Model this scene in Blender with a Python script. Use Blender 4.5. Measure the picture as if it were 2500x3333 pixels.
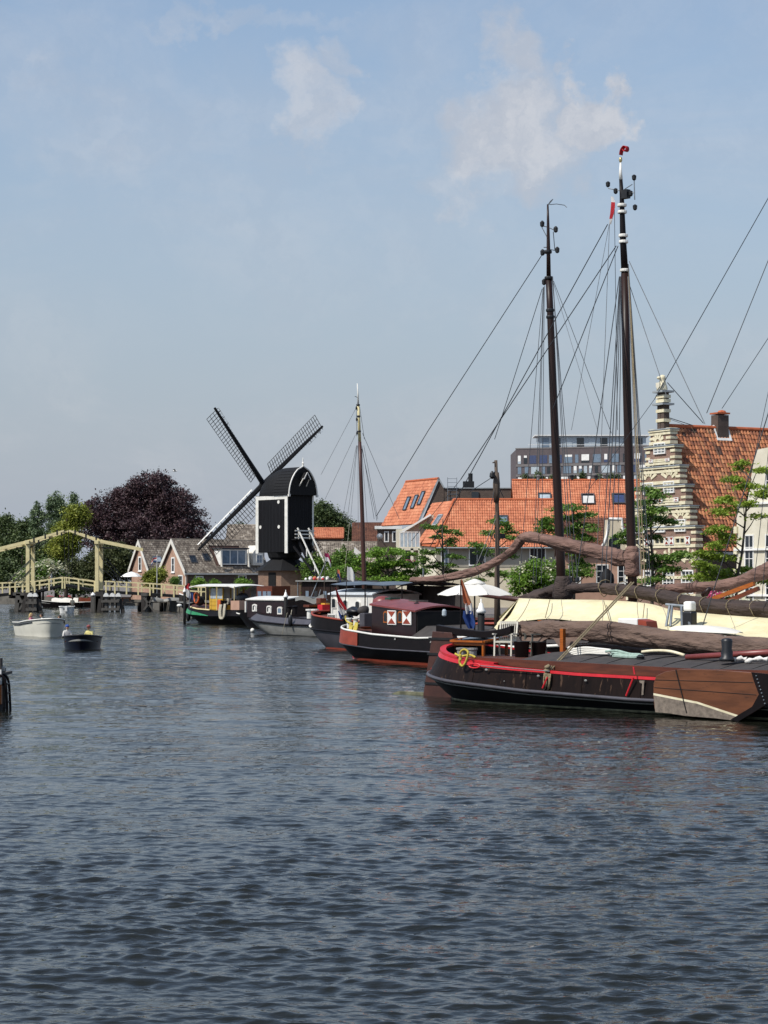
import bpy, math, random
import numpy as np
from mathutils import Vector, Matrix, noise as mnoise

for _o in list(bpy.data.objects):
    bpy.data.objects.remove(_o, do_unlink=True)
SC = bpy.context.scene
COL = SC.collection
R = math.radians
random.seed(7)
RNG = np.random.default_rng(7)

# ---------------------------------------------------------------- camera
F = 6740.0      # focal length in pixels of a 2500 x 3333 picture
HC = 3.5        # camera height above the water
YH = 1892.0     # horizon row
CX = 1250.0
cam_d = bpy.data.cameras.new('camera')
cam_d.sensor_width = 36.0
cam_d.sensor_fit = 'AUTO'
cam_d.lens = F / 3333.0 * 36.0
cam_d.shift_y = (YH - 1666.5) / 3333.0
cam_d.clip_start = 0.5
cam_d.clip_end = 20000.0
cam = bpy.data.objects.new('camera', cam_d)
cam.location = (0, 0, HC)
cam.rotation_euler = (R(90), 0, 0)
COL.objects.link(cam)
SC.camera = cam

# ---------------------------------------------------------------- sky and sun
SUN_EL = 50.0
SUN_DIR = Vector((-0.80, -0.60, 0)).normalized()      # horizontal direction towards the sun
SUN_VEC = Vector((SUN_DIR.x * math.cos(R(SUN_EL)), SUN_DIR.y * math.cos(R(SUN_EL)), math.sin(R(SUN_EL))))
world = bpy.data.worlds.new('World')
SC.world = world
world.use_nodes = True
wt = world.node_tree
wt.nodes.clear()
def wn(t, **k):
    n = wt.nodes.new(t)
    for a, b in k.items():
        setattr(n, a, b)
    return n
def wl(a, b):
    wt.links.new(a, b)
def wmath(op, a, b=None, clamp=False):
    n = wn('ShaderNodeMath', operation=op, use_clamp=clamp)
    for i, x in enumerate((a, b)):
        if x is None:
            continue
        if isinstance(x, (int, float)):
            n.inputs[i].default_value = x
        else:
            wl(x, n.inputs[i])
    return n.outputs[0]
sky = wn('ShaderNodeTexSky', sky_type='NISHITA')
sky.sun_disc = False
sky.sun_elevation = R(SUN_EL)
sky.sun_rotation = math.atan2(SUN_DIR.x, SUN_DIR.y)
sky.altitude = 0
sky.air_density = 1.2
sky.dust_density = 1.2
sky.ozone_density = 3.0
tc = wn('ShaderNodeTexCoord')
# cloud banks: fractal noise in the sky's own directions, thicker in a few banks
nz = wn('ShaderNodeTexNoise')
nz.inputs['Scale'].default_value = 9.0
nz.inputs['Detail'].default_value = 8.0
nz.inputs['Roughness'].default_value = 0.6
nz.inputs['Distortion'].default_value = 0.25
mpn = wn('ShaderNodeMapping')
mpn.inputs['Scale'].default_value = (1.0, 1.0, 1.9)
wl(tc.outputs['Generated'], mpn.inputs['Vector'])
wl(mpn.outputs[0], nz.inputs['Vector'])
nz2 = wn('ShaderNodeTexNoise')
nz2.inputs['Scale'].default_value = 22.0
nz2.inputs['Detail'].default_value = 8.0
nz2.inputs['Roughness'].default_value = 0.62
wl(mpn.outputs[0], nz2.inputs['Vector'])
# direction wobble, so that banks have billowing edges
wob = wn('ShaderNodeVectorMath', operation='SUBTRACT')
nz3 = wn('ShaderNodeTexNoise')
nz3.inputs['Scale'].default_value = 30.0
nz3.inputs['Detail'].default_value = 7.0
nz3.inputs['Roughness'].default_value = 0.58
wl(tc.outputs['Generated'], nz3.inputs['Vector'])
wl(nz3.outputs['Color'], wob.inputs[0])
wob.inputs[1].default_value = (0.5, 0.5, 0.5)
wsc = wn('ShaderNodeVectorMath', operation='SCALE')
wsc.inputs['Scale'].default_value = 0.085
wl(wob.outputs[0], wsc.inputs[0])
wadd = wn('ShaderNodeVectorMath', operation='ADD')
wl(tc.outputs['Generated'], wadd.inputs[0])
wl(wsc.outputs[0], wadd.inputs[1])
def bank(px, py, rx, ry, amp, rot=0.0):
    c = Vector(((px - CX) / F, 1.0, (YH - py) / F)).normalized()
    sub = wn('ShaderNodeVectorMath', operation='SUBTRACT')
    wl(wadd.outputs[0], sub.inputs[0])
    sub.inputs[1].default_value = c
    mp = wn('ShaderNodeMapping', vector_type='TEXTURE')
    mp.inputs['Rotation'].default_value = (0, rot, 0)
    mp.inputs['Scale'].default_value = (rx / F, 0.35, ry / F)
    wl(sub.outputs[0], mp.inputs['Vector'])
    ln = wn('ShaderNodeVectorMath', operation='LENGTH')
    wl(mp.outputs[0], ln.inputs[0])
    mr = wn('ShaderNodeMapRange', interpolation_type='SMOOTHSTEP')
    mr.inputs['From Min'].default_value = 1.25
    mr.inputs['From Max'].default_value = 0.25
    mr.inputs['To Min'].default_value = 0.0
    mr.inputs['To Max'].default_value = amp
    wl(ln.outputs['Value'], mr.inputs['Value'])
    return mr.outputs[0]
BANKS = [(1690, 470, 330, 260, 0.68, 0.0), (1660, 190, 170, 190, 0.55, 0.0), (1935, 370, 150, 150, 0.92, 0.0),
         (990, 360, 190, 170, 0.55, 0.5), (1120, 240, 90, 110, 0.42, 0.0), (1300, 390, 110, 90, 0.30, 0.0),
         (330, 400, 560, 330, 0.30, 0.2), (150, 230, 220, 120, 0.30, 0.0), (760, 70, 560, 70, 0.34, 0.06), (1560, 600, 420, 150, 0.44, 0.0)]
acc = None
for bk in BANKS:
    o_ = bank(*bk)
    acc = o_ if acc is None else wmath('MAXIMUM', acc, o_)
nsum = wmath('ADD', wmath('MULTIPLY', nz.outputs['Fac'], 0.55), wmath('MULTIPLY', nz2.outputs['Fac'], 0.33))
cden = wmath('ADD', nsum, acc)
cm = wn('ShaderNodeMapRange', interpolation_type='SMOOTHSTEP')
cm.inputs['From Min'].default_value = 0.52
cm.inputs['From Max'].default_value = 1.22
cm.inputs['To Min'].default_value = 0.0
cm.inputs['To Max'].default_value = 0.8
wl(cden, cm.inputs['Value'])
# thin high veils all over the sky
vmp = wn('ShaderNodeMapping')
vmp.inputs['Scale'].default_value = (1.0, 1.0, 2.6)
vmp.inputs['Rotation'].default_value = (0, R(14), 0)
wl(tc.outputs['Generated'], vmp.inputs['Vector'])
vn = wn('ShaderNodeTexNoise')
vn.inputs['Scale'].default_value = 4.6
vn.inputs['Detail'].default_value = 9.0
vn.inputs['Roughness'].default_value = 0.62
vn.inputs['Distortion'].default_value = 0.6
wl(vmp.outputs[0], vn.inputs['Vector'])
vr = wn('ShaderNodeMapRange', interpolation_type='SMOOTHSTEP')
vr.inputs['From Min'].default_value = 0.42
vr.inputs['From Max'].default_value = 0.72
vr.inputs['To Max'].default_value = 0.26
wl(vn.outputs['Fac'], vr.inputs['Value'])
cfac = wmath('MAXIMUM', cm.outputs[0], vr.outputs[0])
skm = wn('ShaderNodeMix', data_type='RGBA')
wl(cfac, skm.inputs['Factor'])
# summer haze: the low sky fades to a pale grey blue all round the horizon
sep = wn('ShaderNodeSeparateXYZ')
wl(tc.outputs['Generated'], sep.inputs[0])
hz = wn('ShaderNodeMapRange', interpolation_type='SMOOTHSTEP')
hz.inputs['From Min'].default_value = -0.06
hz.inputs['From Max'].default_value = 0.36
hz.inputs['To Min'].default_value = 1.0
hz.inputs['To Max'].default_value = 0.13
wl(sep.outputs['Z'], hz.inputs['Value'])
hzm = wn('ShaderNodeMix', data_type='RGBA')
wl(hz.outputs[0], hzm.inputs['Factor'])
wl(sky.outputs[0], hzm.inputs['A'])
hzm.inputs['B'].default_value = (2.72, 3.04, 3.64, 1)
wl(hzm.outputs['Result'], skm.inputs['A'])
CLOUD = (4.2, 4.3, 4.6, 1)
# billows: lit and shaded parts inside the cloud banks
bil = wn('ShaderNodeTexNoise')
bil.inputs['Scale'].default_value = 34.0
bil.inputs['Detail'].default_value = 7.0
bil.inputs['Roughness'].default_value = 0.6
wl(wadd.outputs[0], bil.inputs['Vector'])
bilr = wn('ShaderNodeMapRange', interpolation_type='SMOOTHSTEP')
bilr.inputs['From Min'].default_value = 0.36
bilr.inputs['From Max'].default_value = 0.66
wl(bil.outputs['Fac'], bilr.inputs['Value'])
bilm = wn('ShaderNodeMix', data_type='RGBA')
wl(bilr.outputs[0], bilm.inputs['Factor'])
bilm.inputs['A'].default_value = (3.55, 3.72, 4.15, 1)
bilm.inputs['B'].default_value = (4.6, 4.6, 4.8, 1)
wl(bilm.outputs['Result'], skm.inputs['B'])
bg = wn('ShaderNodeBackground')
bg.inputs['Strength'].default_value = 0.116
wl(skm.outputs['Result'], bg.inputs['Color'])
wo = wn('ShaderNodeOutputWorld')
wl(bg.outputs[0], wo.inputs['Surface'])

sun_d = bpy.data.lights.new('sun', 'SUN')
sun_d.energy = 3.6
sun_d.angle = R(0.6)
sun_d.color = (1.0, 0.955, 0.89)
sun = bpy.data.objects.new('sun', sun_d)
sun.rotation_euler = (-SUN_VEC).to_track_quat('-Z', 'Y').to_euler()
sun.location = (0, 0, 60)
COL.objects.link(sun)

SC.view_settings.view_transform = 'Standard'
SC.view_settings.look = 'None'
SC.view_settings.gamma = 1.0
SC.view_settings.exposure = 0.3
SC.view_settings.use_curve_mapping = False
SC.render.engine = 'CYCLES'
SC.cycles.use_denoising = True
SC.cycles.max_bounces = 6
SC.cycles.diffuse_bounces = 2
SC.cycles.glossy_bounces = 3
SC.cycles.transmission_bounces = 3
SC.cycles.transparent_max_bounces = 6
SC.cycles.caustics_reflective = False
SC.cycles.caustics_refractive = False
SC.cycles.sample_clamp_indirect = 3.0

# ---------------------------------------------------------------- helpers
Z = Vector((0, 0, 1))
def V(*a):
    return Vector(a)
def P(px, py, d):
    """World point seen at a pixel of the photograph at distance d."""
    return V((px - CX) / F * d, d, HC - (py - YH) / F * d)
def XA(px, d):
    return (px - CX) / F * d
def ZA(py, d):
    return HC - (py - YH) / F * d
def PZ(px, py, z):
    """World point at a pixel on the level z."""
    d = (HC - z) * F / (py - YH)
    return P(px, py, d)

FR = {}
def thing(name, label, cat, loc=(0, 0, 0), rotz=0.0, group=None):
    o = bpy.data.objects.new(name, None)
    o.empty_display_size = 0.3
    o.location = loc
    o.rotation_euler = (0, 0, rotz)
    COL.objects.link(o)
    tag(o, label, cat, group)
    FR[o.name] = Matrix.Translation(Vector(loc)) @ Matrix.Rotation(rotz, 4, 'Z')
    return o
def tag(o, label=None, cat=None, group=None, kind=None):
    if label: o['label'] = label
    if cat: o['category'] = cat
    if group: o['group'] = group
    if kind: o['kind'] = kind
    return o
def L(root, p):
    """World point to the local frame of a thing."""
    return FR[root.name].inverted() @ Vector(p)
def W(root, p):
    return FR[root.name] @ Vector(p)
def ray_local(root, px, py):
    M = FR[root.name].inverted()
    o = M @ V(0, 0, HC)
    q = M @ P(px, py, 1.0)
    return o, q - o
def LY(root, px, py, y):
    """Local point of a thing seen at a pixel, on its local plane y."""
    o, d = ray_local(root, px, py)
    return o + d * ((y - o.y) / d.y)
def LX(root, px, py, x):
    o, d = ray_local(root, px, py)
    return o + d * ((x - o.x) / d.x)
def LZ(root, px, py, z):
    o, d = ray_local(root, px, py)
    return o + d * ((z - o.z) / d.z)

class MB:
    def __init__(s):
        s.v = []; s.f = []
    def add(s, vs, fs):
        n = len(s.v)
        s.v += [tuple(p) for p in vs]
        s.f += [tuple(i + n for i in f) for f in fs]
        return s
    def obox(s, o, a, b, c):
        o, a, b, c = Vector(o), Vector(a), Vector(b), Vector(c)
        if a.cross(b).dot(c) < 0:
            a, b = b, a
        return s.add([o, o + a, o + a + b, o + b, o + c, o + a + c, o + a + b + c, o + b + c],
                     [(0, 3, 2, 1), (4, 5, 6, 7), (0, 1, 5, 4), (1, 2, 6, 5), (2, 3, 7, 6), (3, 0, 4, 7)])
    def box(s, c, sz, rz=0.0):
        M = Matrix.Rotation(rz, 3, 'Z')
        a, b, d = M @ V(sz[0], 0, 0), M @ V(0, sz[1], 0), V(0, 0, sz[2])
        return s.obox(Vector(c) - (a + b + d) / 2, a, b, d)
    def beam(s, p, q, w, h, up=Z):
        p, q = Vector(p), Vector(q)
        d = q - p
        sx = d.cross(Vector(up))
        if sx.length < 1e-6:
            sx = d.cross(V(0, 1, 0))
        sx.normalize()
        u = sx.cross(d).normalized()
        return s.obox(p - sx * w / 2 - u * h / 2, d, sx * w, u * h)
    def tube(s, pts, r, n=8, cap=True):
        pts = [Vector(p) for p in pts]
        m = len(pts)
        rr = r if isinstance(r, (list, tuple)) else [r] * m
        rings = []
        ref = None
        for i in range(m):
            t = (pts[min(i + 1, m - 1)] - pts[max(i - 1, 0)])
            if t.length < 1e-9:
                t = V(0, 0, 1)
            t.normalize()
            if ref is None:
                ref = V(0, 0, 1) if abs(t.z) < 0.9 else V(1, 0, 0)
            a = t.cross(ref)
            if a.length < 1e-6:
                a = t.cross(V(0, 1, 0))
            a.normalize()
            b = t.cross(a).normalized()
            ref = -b if False else a.cross(t)
            rings.append([pts[i] + (a * math.cos(2 * math.pi * k / n) + b * math.sin(2 * math.pi * k / n)) * rr[i] for k in range(n)])
        return s.loft(rings, True, cap)
    def loft(s, rings, closed=True, cap=True):
        n = len(rings[0])
        vs = [p for r in rings for p in r]
        fs = []
        for i in range(len(rings) - 1):
            for k in range(n if closed else n - 1):
                k2 = (k + 1) % n
                fs.append((i * n + k, i * n + k2, (i + 1) * n + k2, (i + 1) * n + k))
        if cap and closed:
            fs.append(tuple(range(n - 1, -1, -1)))
            fs.append(tuple((len(rings) - 1) * n + k for k in range(n)))
        return s.add(vs, fs)
    def grid(s, g):
        return s.loft(g, False, False)
    def prism(s, poly, ext):
        n = len(poly)
        ext = Vector(ext)
        poly = [Vector(p) for p in poly]
        nr = V(0, 0, 0)
        for i in range(n):
            nr += (poly[i] - poly[0]).cross(poly[(i + 1) % n] - poly[0])
        if nr.dot(ext) > 0:
            poly = poly[::-1]
        fs = [tuple(range(n)), tuple(range(2 * n - 1, n - 1, -1))]
        for i in range(n):
            j = (i + 1) % n
            fs.append((i, i + n, j + n, j))
        return s.add(poly + [p + ext for p in poly], fs)
    def lathe(s, base, prof, n=12):
        base = Vector(base)
        rings = [[base + V(r * math.cos(2 * math.pi * k / n), r * math.sin(2 * math.pi * k / n), z) for k in range(n)] for r, z in prof]
        return s.loft(rings, True, True)
    def ball(s, c, r, n=8, m=6, sz=(1, 1, 1)):
        c = Vector(c)
        rings = []
        for i in range(m + 1):
            th = math.pi * (0.04 + 0.92 * i / m) - math.pi / 2
            rings.append([c + V(r * sz[0] * math.cos(th) * math.cos(2 * math.pi * k / n), r * sz[1] * math.cos(th) * math.sin(2 * math.pi * k / n), r * sz[2] * math.sin(th)) for k in range(n)])
        return s.loft(rings, True, True)
    def build(s, name, mat, parent=None, smooth=False, bevel=0.0, label=None, kind=None):
        me = bpy.data.meshes.new(name)
        me.from_pydata(s.v, [], s.f)
        me.update()
        if smooth:
            me.polygons.foreach_set('use_smooth', [True] * len(me.polygons))
        o = bpy.data.objects.new(name, me)
        me.materials.append(mat if not isinstance(mat, str) else M_[mat])
        COL.objects.link(o)
        if parent is not None:
            o.parent = parent
        if bevel > 0:
            b = o.modifiers.new('bevel', 'BEVEL')
            b.width = bevel; b.segments = 2; b.limit_method = 'ANGLE'
        if label: o['label'] = label
        if kind: o['kind'] = kind
        return o
def build1(mb, name, mat, label, cat, group=None, smooth=False, bevel=0.0, kind=None):
    """A thing that is one mesh: its origin goes to its base."""
    vs = np.array(mb.v)
    c = V((vs[:, 0].min() + vs[:, 0].max()) / 2, (vs[:, 1].min() + vs[:, 1].max()) / 2, vs[:, 2].min())
    mb.v = [tuple(Vector(p) - c) for p in mb.v]
    o = mb.build(name, mat, None, smooth, bevel)
    o.location = c
    FR[o.name] = Matrix.Translation(c)
    return tag(o, label, cat, group, kind)
def inst(src, name, parent, M):
    o = bpy.data.objects.new(name, src)
    COL.objects.link(o)
    o.parent = parent
    o.matrix_local = M
    return o
def smooth_path(pts, n=6):
    """Catmull-Rom through points."""
    pts = [Vector(p) for p in pts]
    out = []
    for i in range(len(pts) - 1):
        p0 = pts[max(i - 1, 0)]; p1 = pts[i]; p2 = pts[i + 1]; p3 = pts[min(i + 2, len(pts) - 1)]
        for k in range(n):
            t = k / n
            out.append(0.5 * ((2 * p1) + (p2 - p0) * t + (2 * p0 - 5 * p1 + 4 * p2 - p3) * t * t + (3 * p1 - p0 - 3 * p2 + p3) * t ** 3))
    out.append(pts[-1])
    return out
def lerp(a, b, t):
    return a + (b - a) * t
def pw(tab, x):
    """Piecewise linear table lookup."""
    if x <= tab[0][0]: return tab[0][1]
    for (a, b), (c, d) in zip(tab, tab[1:]):
        if x <= c:
            return b + (d - b) * (x - a) / (c - a)
    return tab[-1][1]

# ---------------------------------------------------------------- materials
M_ = {}
def srgb(h):
    h = h.lstrip('#')
    out = []
    for i in (0, 2, 4):
        c = int(h[i:i + 2], 16) / 255
        out.append(c / 12.92 if c <= 0.04045 else ((c + 0.055) / 1.055) ** 2.4)
    return out
def mat(name, col, col2=None, rough=0.6, scale=3.0, bump=0.0, bscale=None, metal=0.0, spec=0.5, trans=0.0, stretch=(1, 1, 1), detail=4.0, contrast=(0.35, 0.65), wear=None, bdist=0.02):
    """Procedural material: two tones mixed by noise, fine relief, optional wear spots."""
    m = bpy.data.materials.new(name)
    m.use_nodes = True
    t = m.node_tree
    b = t.nodes['Principled BSDF']
    c1 = srgb(col) if isinstance(col, str) else col
    c2 = srgb(col2) if isinstance(col2, str) else (col2 or [x * 0.78 for x in c1])
    tcn = t.nodes.new('ShaderNodeTexCoord')
    mp = t.nodes.new('ShaderNodeMapping')
    mp.inputs['Scale'].default_value = stretch
    t.links.new(tcn.outputs['Object'], mp.inputs['Vector'])
    n = t.nodes.new('ShaderNodeTexNoise')
    n.inputs['Scale'].default_value = scale
    n.inputs['Detail'].default_value = detail
    n.inputs['Roughness'].default_value = 0.6
    t.links.new(mp.outputs[0], n.inputs['Vector'])
    cr = t.nodes.new('ShaderNodeValToRGB')
    cr.color_ramp.elements[0].position = contrast[0]
    cr.color_ramp.elements[1].position = contrast[1]
    cr.color_ramp.elements[0].color = (*c2, 1)
    cr.color_ramp.elements[1].color = (*c1, 1)
    t.links.new(n.outputs['Fac'], cr.inputs['Fac'])
    outc = cr.outputs['Color']
    if wear:
        n2 = t.nodes.new('ShaderNodeTexNoise')
        n2.inputs['Scale'].default_value = wear[1]
        n2.inputs['Detail'].default_value = 8
        n2.inputs['Roughness'].default_value = 0.7
        t.links.new(mp.outputs[0], n2.inputs['Vector'])
        r2 = t.nodes.new('ShaderNodeValToRGB')
        r2.color_ramp.elements[0].position = wear[2]
        r2.color_ramp.elements[1].position = wear[2] + 0.06
        t.links.new(n2.outputs['Fac'], r2.inputs['Fac'])
        mx = t.nodes.new('ShaderNodeMix'); mx.data_type = 'RGBA'
        t.links.new(r2.outputs['Color'], mx.inputs['Factor'])
        t.links.new(outc, mx.inputs['A'])
        wc = srgb(wear[0])
        mx.inputs['B'].default_value = (*wc, 1)
        outc = mx.outputs['Result']
    t.links.new(outc, b.inputs['Base Color'])
    b.inputs['Roughness'].default_value = rough
    b.inputs['Metallic'].default_value = metal
    b.inputs['Specular IOR Level'].default_value = spec
    if bump > 0:
        n3 = t.nodes.new('ShaderNodeTexNoise')
        n3.inputs['Scale'].default_value = bscale or scale * 6
        n3.inputs['Detail'].default_value = 5
        t.links.new(mp.outputs[0], n3.inputs['Vector'])
        bp = t.nodes.new('ShaderNodeBump')
        bp.inputs['Strength'].default_value = bump
        bp.inputs['Distance'].default_value = bdist
        t.links.new(n3.outputs['Fac'], bp.inputs['Height'])
        t.links.new(bp.outputs[0], b.inputs['Normal'])
    if trans > 0:
        out = t.nodes['Material Output']
        tr = t.nodes.new('ShaderNodeBsdfTranslucent')
        t.links.new(outc, tr.inputs['Color'])
        ms = t.nodes.new('ShaderNodeMixShader')
        ms.inputs[0].default_value = trans
        t.links.new(b.outputs[0], ms.inputs[1])
        t.links.new(tr.outputs[0], ms.inputs[2])
        t.links.new(ms.outputs[0], out.inputs['Surface'])
    M_[name] = m
    return m
def brick_mat(name, c1, c2, mortar, scale=1.0, rot=(0, 0, 0), bw=0.22, bh=0.07):
    m = bpy.data.materials.new(name)
    m.use_nodes = True
    t = m.node_tree
    b = t.nodes['Principled BSDF']
    tcn = t.nodes.new('ShaderNodeTexCoord')
    # brick pattern wants a flat (u, v): u runs along the wall (x + y), v is height
    sp = t.nodes.new('ShaderNodeSeparateXYZ')
    t.links.new(tcn.outputs['Object'], sp.inputs[0])
    ad = t.nodes.new('ShaderNodeMath'); ad.operation = 'ADD'
    t.links.new(sp.outputs['X'], ad.inputs[0]); t.links.new(sp.outputs['Y'], ad.inputs[1])
    cb = t.nodes.new('ShaderNodeCombineXYZ')
    t.links.new(ad.outputs[0], cb.inputs['X']); t.links.new(sp.outputs['Z'], cb.inputs['Y'])
    br = t.nodes.new('ShaderNodeTexBrick')
    br.inputs['Color1'].default_value = (*srgb(c1), 1)
    br.inputs['Color2'].default_value = (*srgb(c2), 1)
    br.inputs['Mortar'].default_value = (*srgb(mortar), 1)
    br.inputs['Scale'].default_value = scale
    br.inputs['Brick Width'].default_value = bw
    br.inputs['Row Height'].default_value = bh
    br.inputs['Mortar Size'].default_value = 0.008
    t.links.new(cb.outputs[0], br.inputs['Vector'])
    n = t.nodes.new('ShaderNodeTexNoise')
    n.inputs['Scale'].default_value = 1.4
    n.inputs['Detail'].default_value = 6
    t.links.new(tcn.outputs['Object'], n.inputs['Vector'])
    mx = t.nodes.new('ShaderNodeMix'); mx.data_type = 'RGBA'; mx.blend_type = 'MULTIPLY'
    mr = t.nodes.new('ShaderNodeMapRange')
    mr.inputs['To Min'].default_value = 0.6; mr.inputs['To Max'].default_value = 1.25
    t.links.new(n.outputs['Fac'], mr.inputs['Value'])
    cbb = t.nodes.new('ShaderNodeCombineColor')
    for k in range(3):
        t.links.new(mr.outputs[0], cbb.inputs[k])
    mx.inputs['Factor'].default_value = 1.0
    t.links.new(br.outputs['Color'], mx.inputs['A']); t.links.new(cbb.outputs[0], mx.inputs['B'])
    t.links.new(mx.outputs['Result'], b.inputs['Base Color'])
    b.inputs['Roughness'].default_value = 0.9
    bp = t.nodes.new('ShaderNodeBump')
    bp.inputs['Strength'].default_value = 0.4; bp.inputs['Distance'].default_value = 0.01; bp.invert = True
    t.links.new(br.outputs['Fac'], bp.inputs['Height'])
    t.links.new(bp.outputs[0], b.inputs['Normal'])
    M_[name] = m
    return m
def rand_mat(name, cols, rough=0.7, scale=2.0, trans=0.0, bump=0.0, spec=0.4):
    """Tone chosen by the piece itself (Object Info random) and by place: roof tiles, leaves."""
    m = bpy.data.materials.new(name)
    m.use_nodes = True
    t = m.node_tree
    b = t.nodes['Principled BSDF']
    g = t.nodes.new('ShaderNodeNewGeometry')
    n = t.nodes.new('ShaderNodeTexNoise')
    n.inputs['Scale'].default_value = scale
    n.inputs['Detail'].default_value = 3
    t.links.new(g.outputs['Position'], n.inputs['Vector'])
    a = t.nodes.new('ShaderNodeMath'); a.operation = 'MULTIPLY_ADD'
    t.links.new(g.outputs['Random Per Island'], a.inputs[0])
    a.inputs[1].default_value = 0.62
    s2 = t.nodes.new('ShaderNodeMath'); s2.operation = 'MULTIPLY_ADD'
    t.links.new(n.outputs['Fac'], s2.inputs[0]); s2.inputs[1].default_value = 1.3; s2.inputs[2].default_value = -0.46
    oi = t.nodes.new('ShaderNodeObjectInfo')
    ad = t.nodes.new('ShaderNodeMath'); ad.operation = 'ADD'
    t.links.new(oi.outputs['Random'], ad.inputs[0]); t.links.new(g.outputs['Random Per Island'], ad.inputs[1])
    fr = t.nodes.new('ShaderNodeMath'); fr.operation = 'FRACT'
    t.links.new(ad.outputs[0], fr.inputs[0])
    t.links.new(fr.outputs[0], a.inputs[0])
    t.links.new(s2.outputs[0], a.inputs[2])
    cr = t.nodes.new('ShaderNodeValToRGB')
    cr.color_ramp.elements[0].color = (*srgb(cols[0]), 1)
    cr.color_ramp.elements[1].color = (*srgb(cols[-1]), 1)
    for i, c in enumerate(cols[1:-1]):
        e = cr.color_ramp.elements.new((i + 1) / (len(cols) - 1))
        e.color = (*srgb(c), 1)
    t.links.new(a.outputs[0], cr.inputs['Fac'])
    t.links.new(cr.outputs['Color'], b.inputs['Base Color'])
    b.inputs['Roughness'].default_value = rough
    b.inputs['Specular IOR Level'].default_value = spec
    if trans > 0:
        out = t.nodes['Material Output']
        tr = t.nodes.new('ShaderNodeBsdfTranslucent')
        t.links.new(cr.outputs['Color'], tr.inputs['Color'])
        ms = t.nodes.new('ShaderNodeMixShader')
        ms.inputs[0].default_value = trans
        t.links.new(b.outputs[0], ms.inputs[1]); t.links.new(tr.outputs[0], ms.inputs[2])
        t.links.new(ms.outputs[0], out.inputs['Surface'])
    M_[name] = m
    return m
def glass_mat(name, col, rough=0.08):
    m = bpy.data.materials.new(name)
    m.use_nodes = True
    b = m.node_tree.nodes['Principled BSDF']
    t = m.node_tree
    n = t.nodes.new('ShaderNodeTexNoise'); n.inputs['Scale'].default_value = 2.5
    g = t.nodes.new('ShaderNodeNewGeometry')
    t.links.new(g.outputs['Position'], n.inputs['Vector'])
    cr = t.nodes.new('ShaderNodeValToRGB')
    c = srgb(col)
    cr.color_ramp.elements[0].color = (*[x * 0.6 for x in c], 1)
    cr.color_ramp.elements[1].color = (*[min(1, x * 1.4) for x in c], 1)
    t.links.new(n.outputs['Fac'], cr.inputs['Fac'])
    t.links.new(cr.outputs[0], b.inputs['Base Color'])
    b.inputs['Roughness'].default_value = rough
    b.inputs['Specular IOR Level'].default_value = 0.8
    M_[name] = m
    return m

mat('black_wood', '#121216', '#0a0a0d', rough=0.7, spec=0.25, scale=1.2, stretch=(6, 6, 0.6), bump=0.3)
mat('black_tar', '#101012', '#171718', rough=0.7, spec=0.25, scale=4, bump=0.3)
mat('black_paint', '#131011', '#191415', rough=0.45, spec=0.13, scale=2, wear=('#3a332e', 5, 0.72), bump=0.08)
mat('barge_black', '#171110', '#211815', rough=0.5, scale=1.6, spec=0.1, stretch=(3, 3, 0.5), wear=('#4f3d31', 2.2, 0.585), bump=0.15, bscale=3)
mat('white_paint', '#e2e0d8', '#cfcdc4', rough=0.5, scale=2, bump=0.08)
mat('white_plain', '#ecebe6', '#dad9d2', rough=0.55, scale=1.5)
mat('cream_paint', '#ddd0a0', '#cbbd8c', rough=0.55, scale=2.0, bump=0.08)
mat('cream_wall', '#d3c7ae', '#c2b69c', rough=0.9, scale=0.9, bump=0.1)
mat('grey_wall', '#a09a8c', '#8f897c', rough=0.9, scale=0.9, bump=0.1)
mat('white_wall', '#d8d2bf', '#c7c0ab', rough=0.9, scale=0.8, bump=0.1)
mat('pink_wall', '#b5917c', '#a07f6c', rough=0.9, scale=0.9, bump=0.1)
mat('stone_cream', '#e0d8bb', '#cbc1a0', rough=0.8, scale=4, bump=0.15)
mat('slate', '#3f4044', '#313236', rough=0.7, scale=5, bump=0.2)
mat('iron', '#1b1c1e', '#262626', rough=0.5, scale=6, metal=0.3)
mat('galv', '#8b9196', '#72787c', rough=0.45, scale=6, metal=0.6)
mat('pile_wood', '#2a2725', '#3d3833', rough=0.85, scale=2, stretch=(5, 5, 0.8), bump=0.4)
mat('pile_grey', '#5b5853', '#47443f', rough=0.85, scale=2, stretch=(5, 5, 0.8), bump=0.4)
mat('mast_wood', '#2b1812', '#1c100b', rough=0.42, spec=0.3, scale=1.0, stretch=(10, 10, 0.5), bump=0.15)
mat('mast_red', '#4c2a20', '#381e17', rough=0.45, scale=1.0, stretch=(10, 10, 0.5), bump=0.15)
mat('mast_grey', '#5a4c3f', '#463a30', rough=0.7, scale=1.0, stretch=(10, 10, 0.5), bump=0.2)
mat('varnish', '#6b3218', '#4d2412', rough=0.35, scale=2, stretch=(1, 6, 6), bump=0.1)
mat('varnish_bright', '#a45a1e', '#8a4815', rough=0.35, scale=3, stretch=(1, 6, 6))
mat('coaming_wood', '#63321f', '#4b2417', rough=0.5, scale=2, stretch=(0.6, 5, 5), bump=0.15)
mat('sail_brown', '#806459', '#5e473f', rough=0.9, scale=2.6, detail=8, bump=1.0, bscale=6.0, bdist=0.10, stretch=(0.45, 1.6, 1.6))
mat('sail_dark', '#463934', '#302724', rough=0.9, scale=2.6, detail=8, bump=1.0, bscale=6.0, bdist=0.10, stretch=(0.45, 1.6, 1.6))
mat('sail_grey', '#705c50', '#52423a', rough=0.9, scale=2.0, detail=9, bump=1.0, bscale=6.0, bdist=0.10, stretch=(0.45, 1.6, 1.6))
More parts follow.
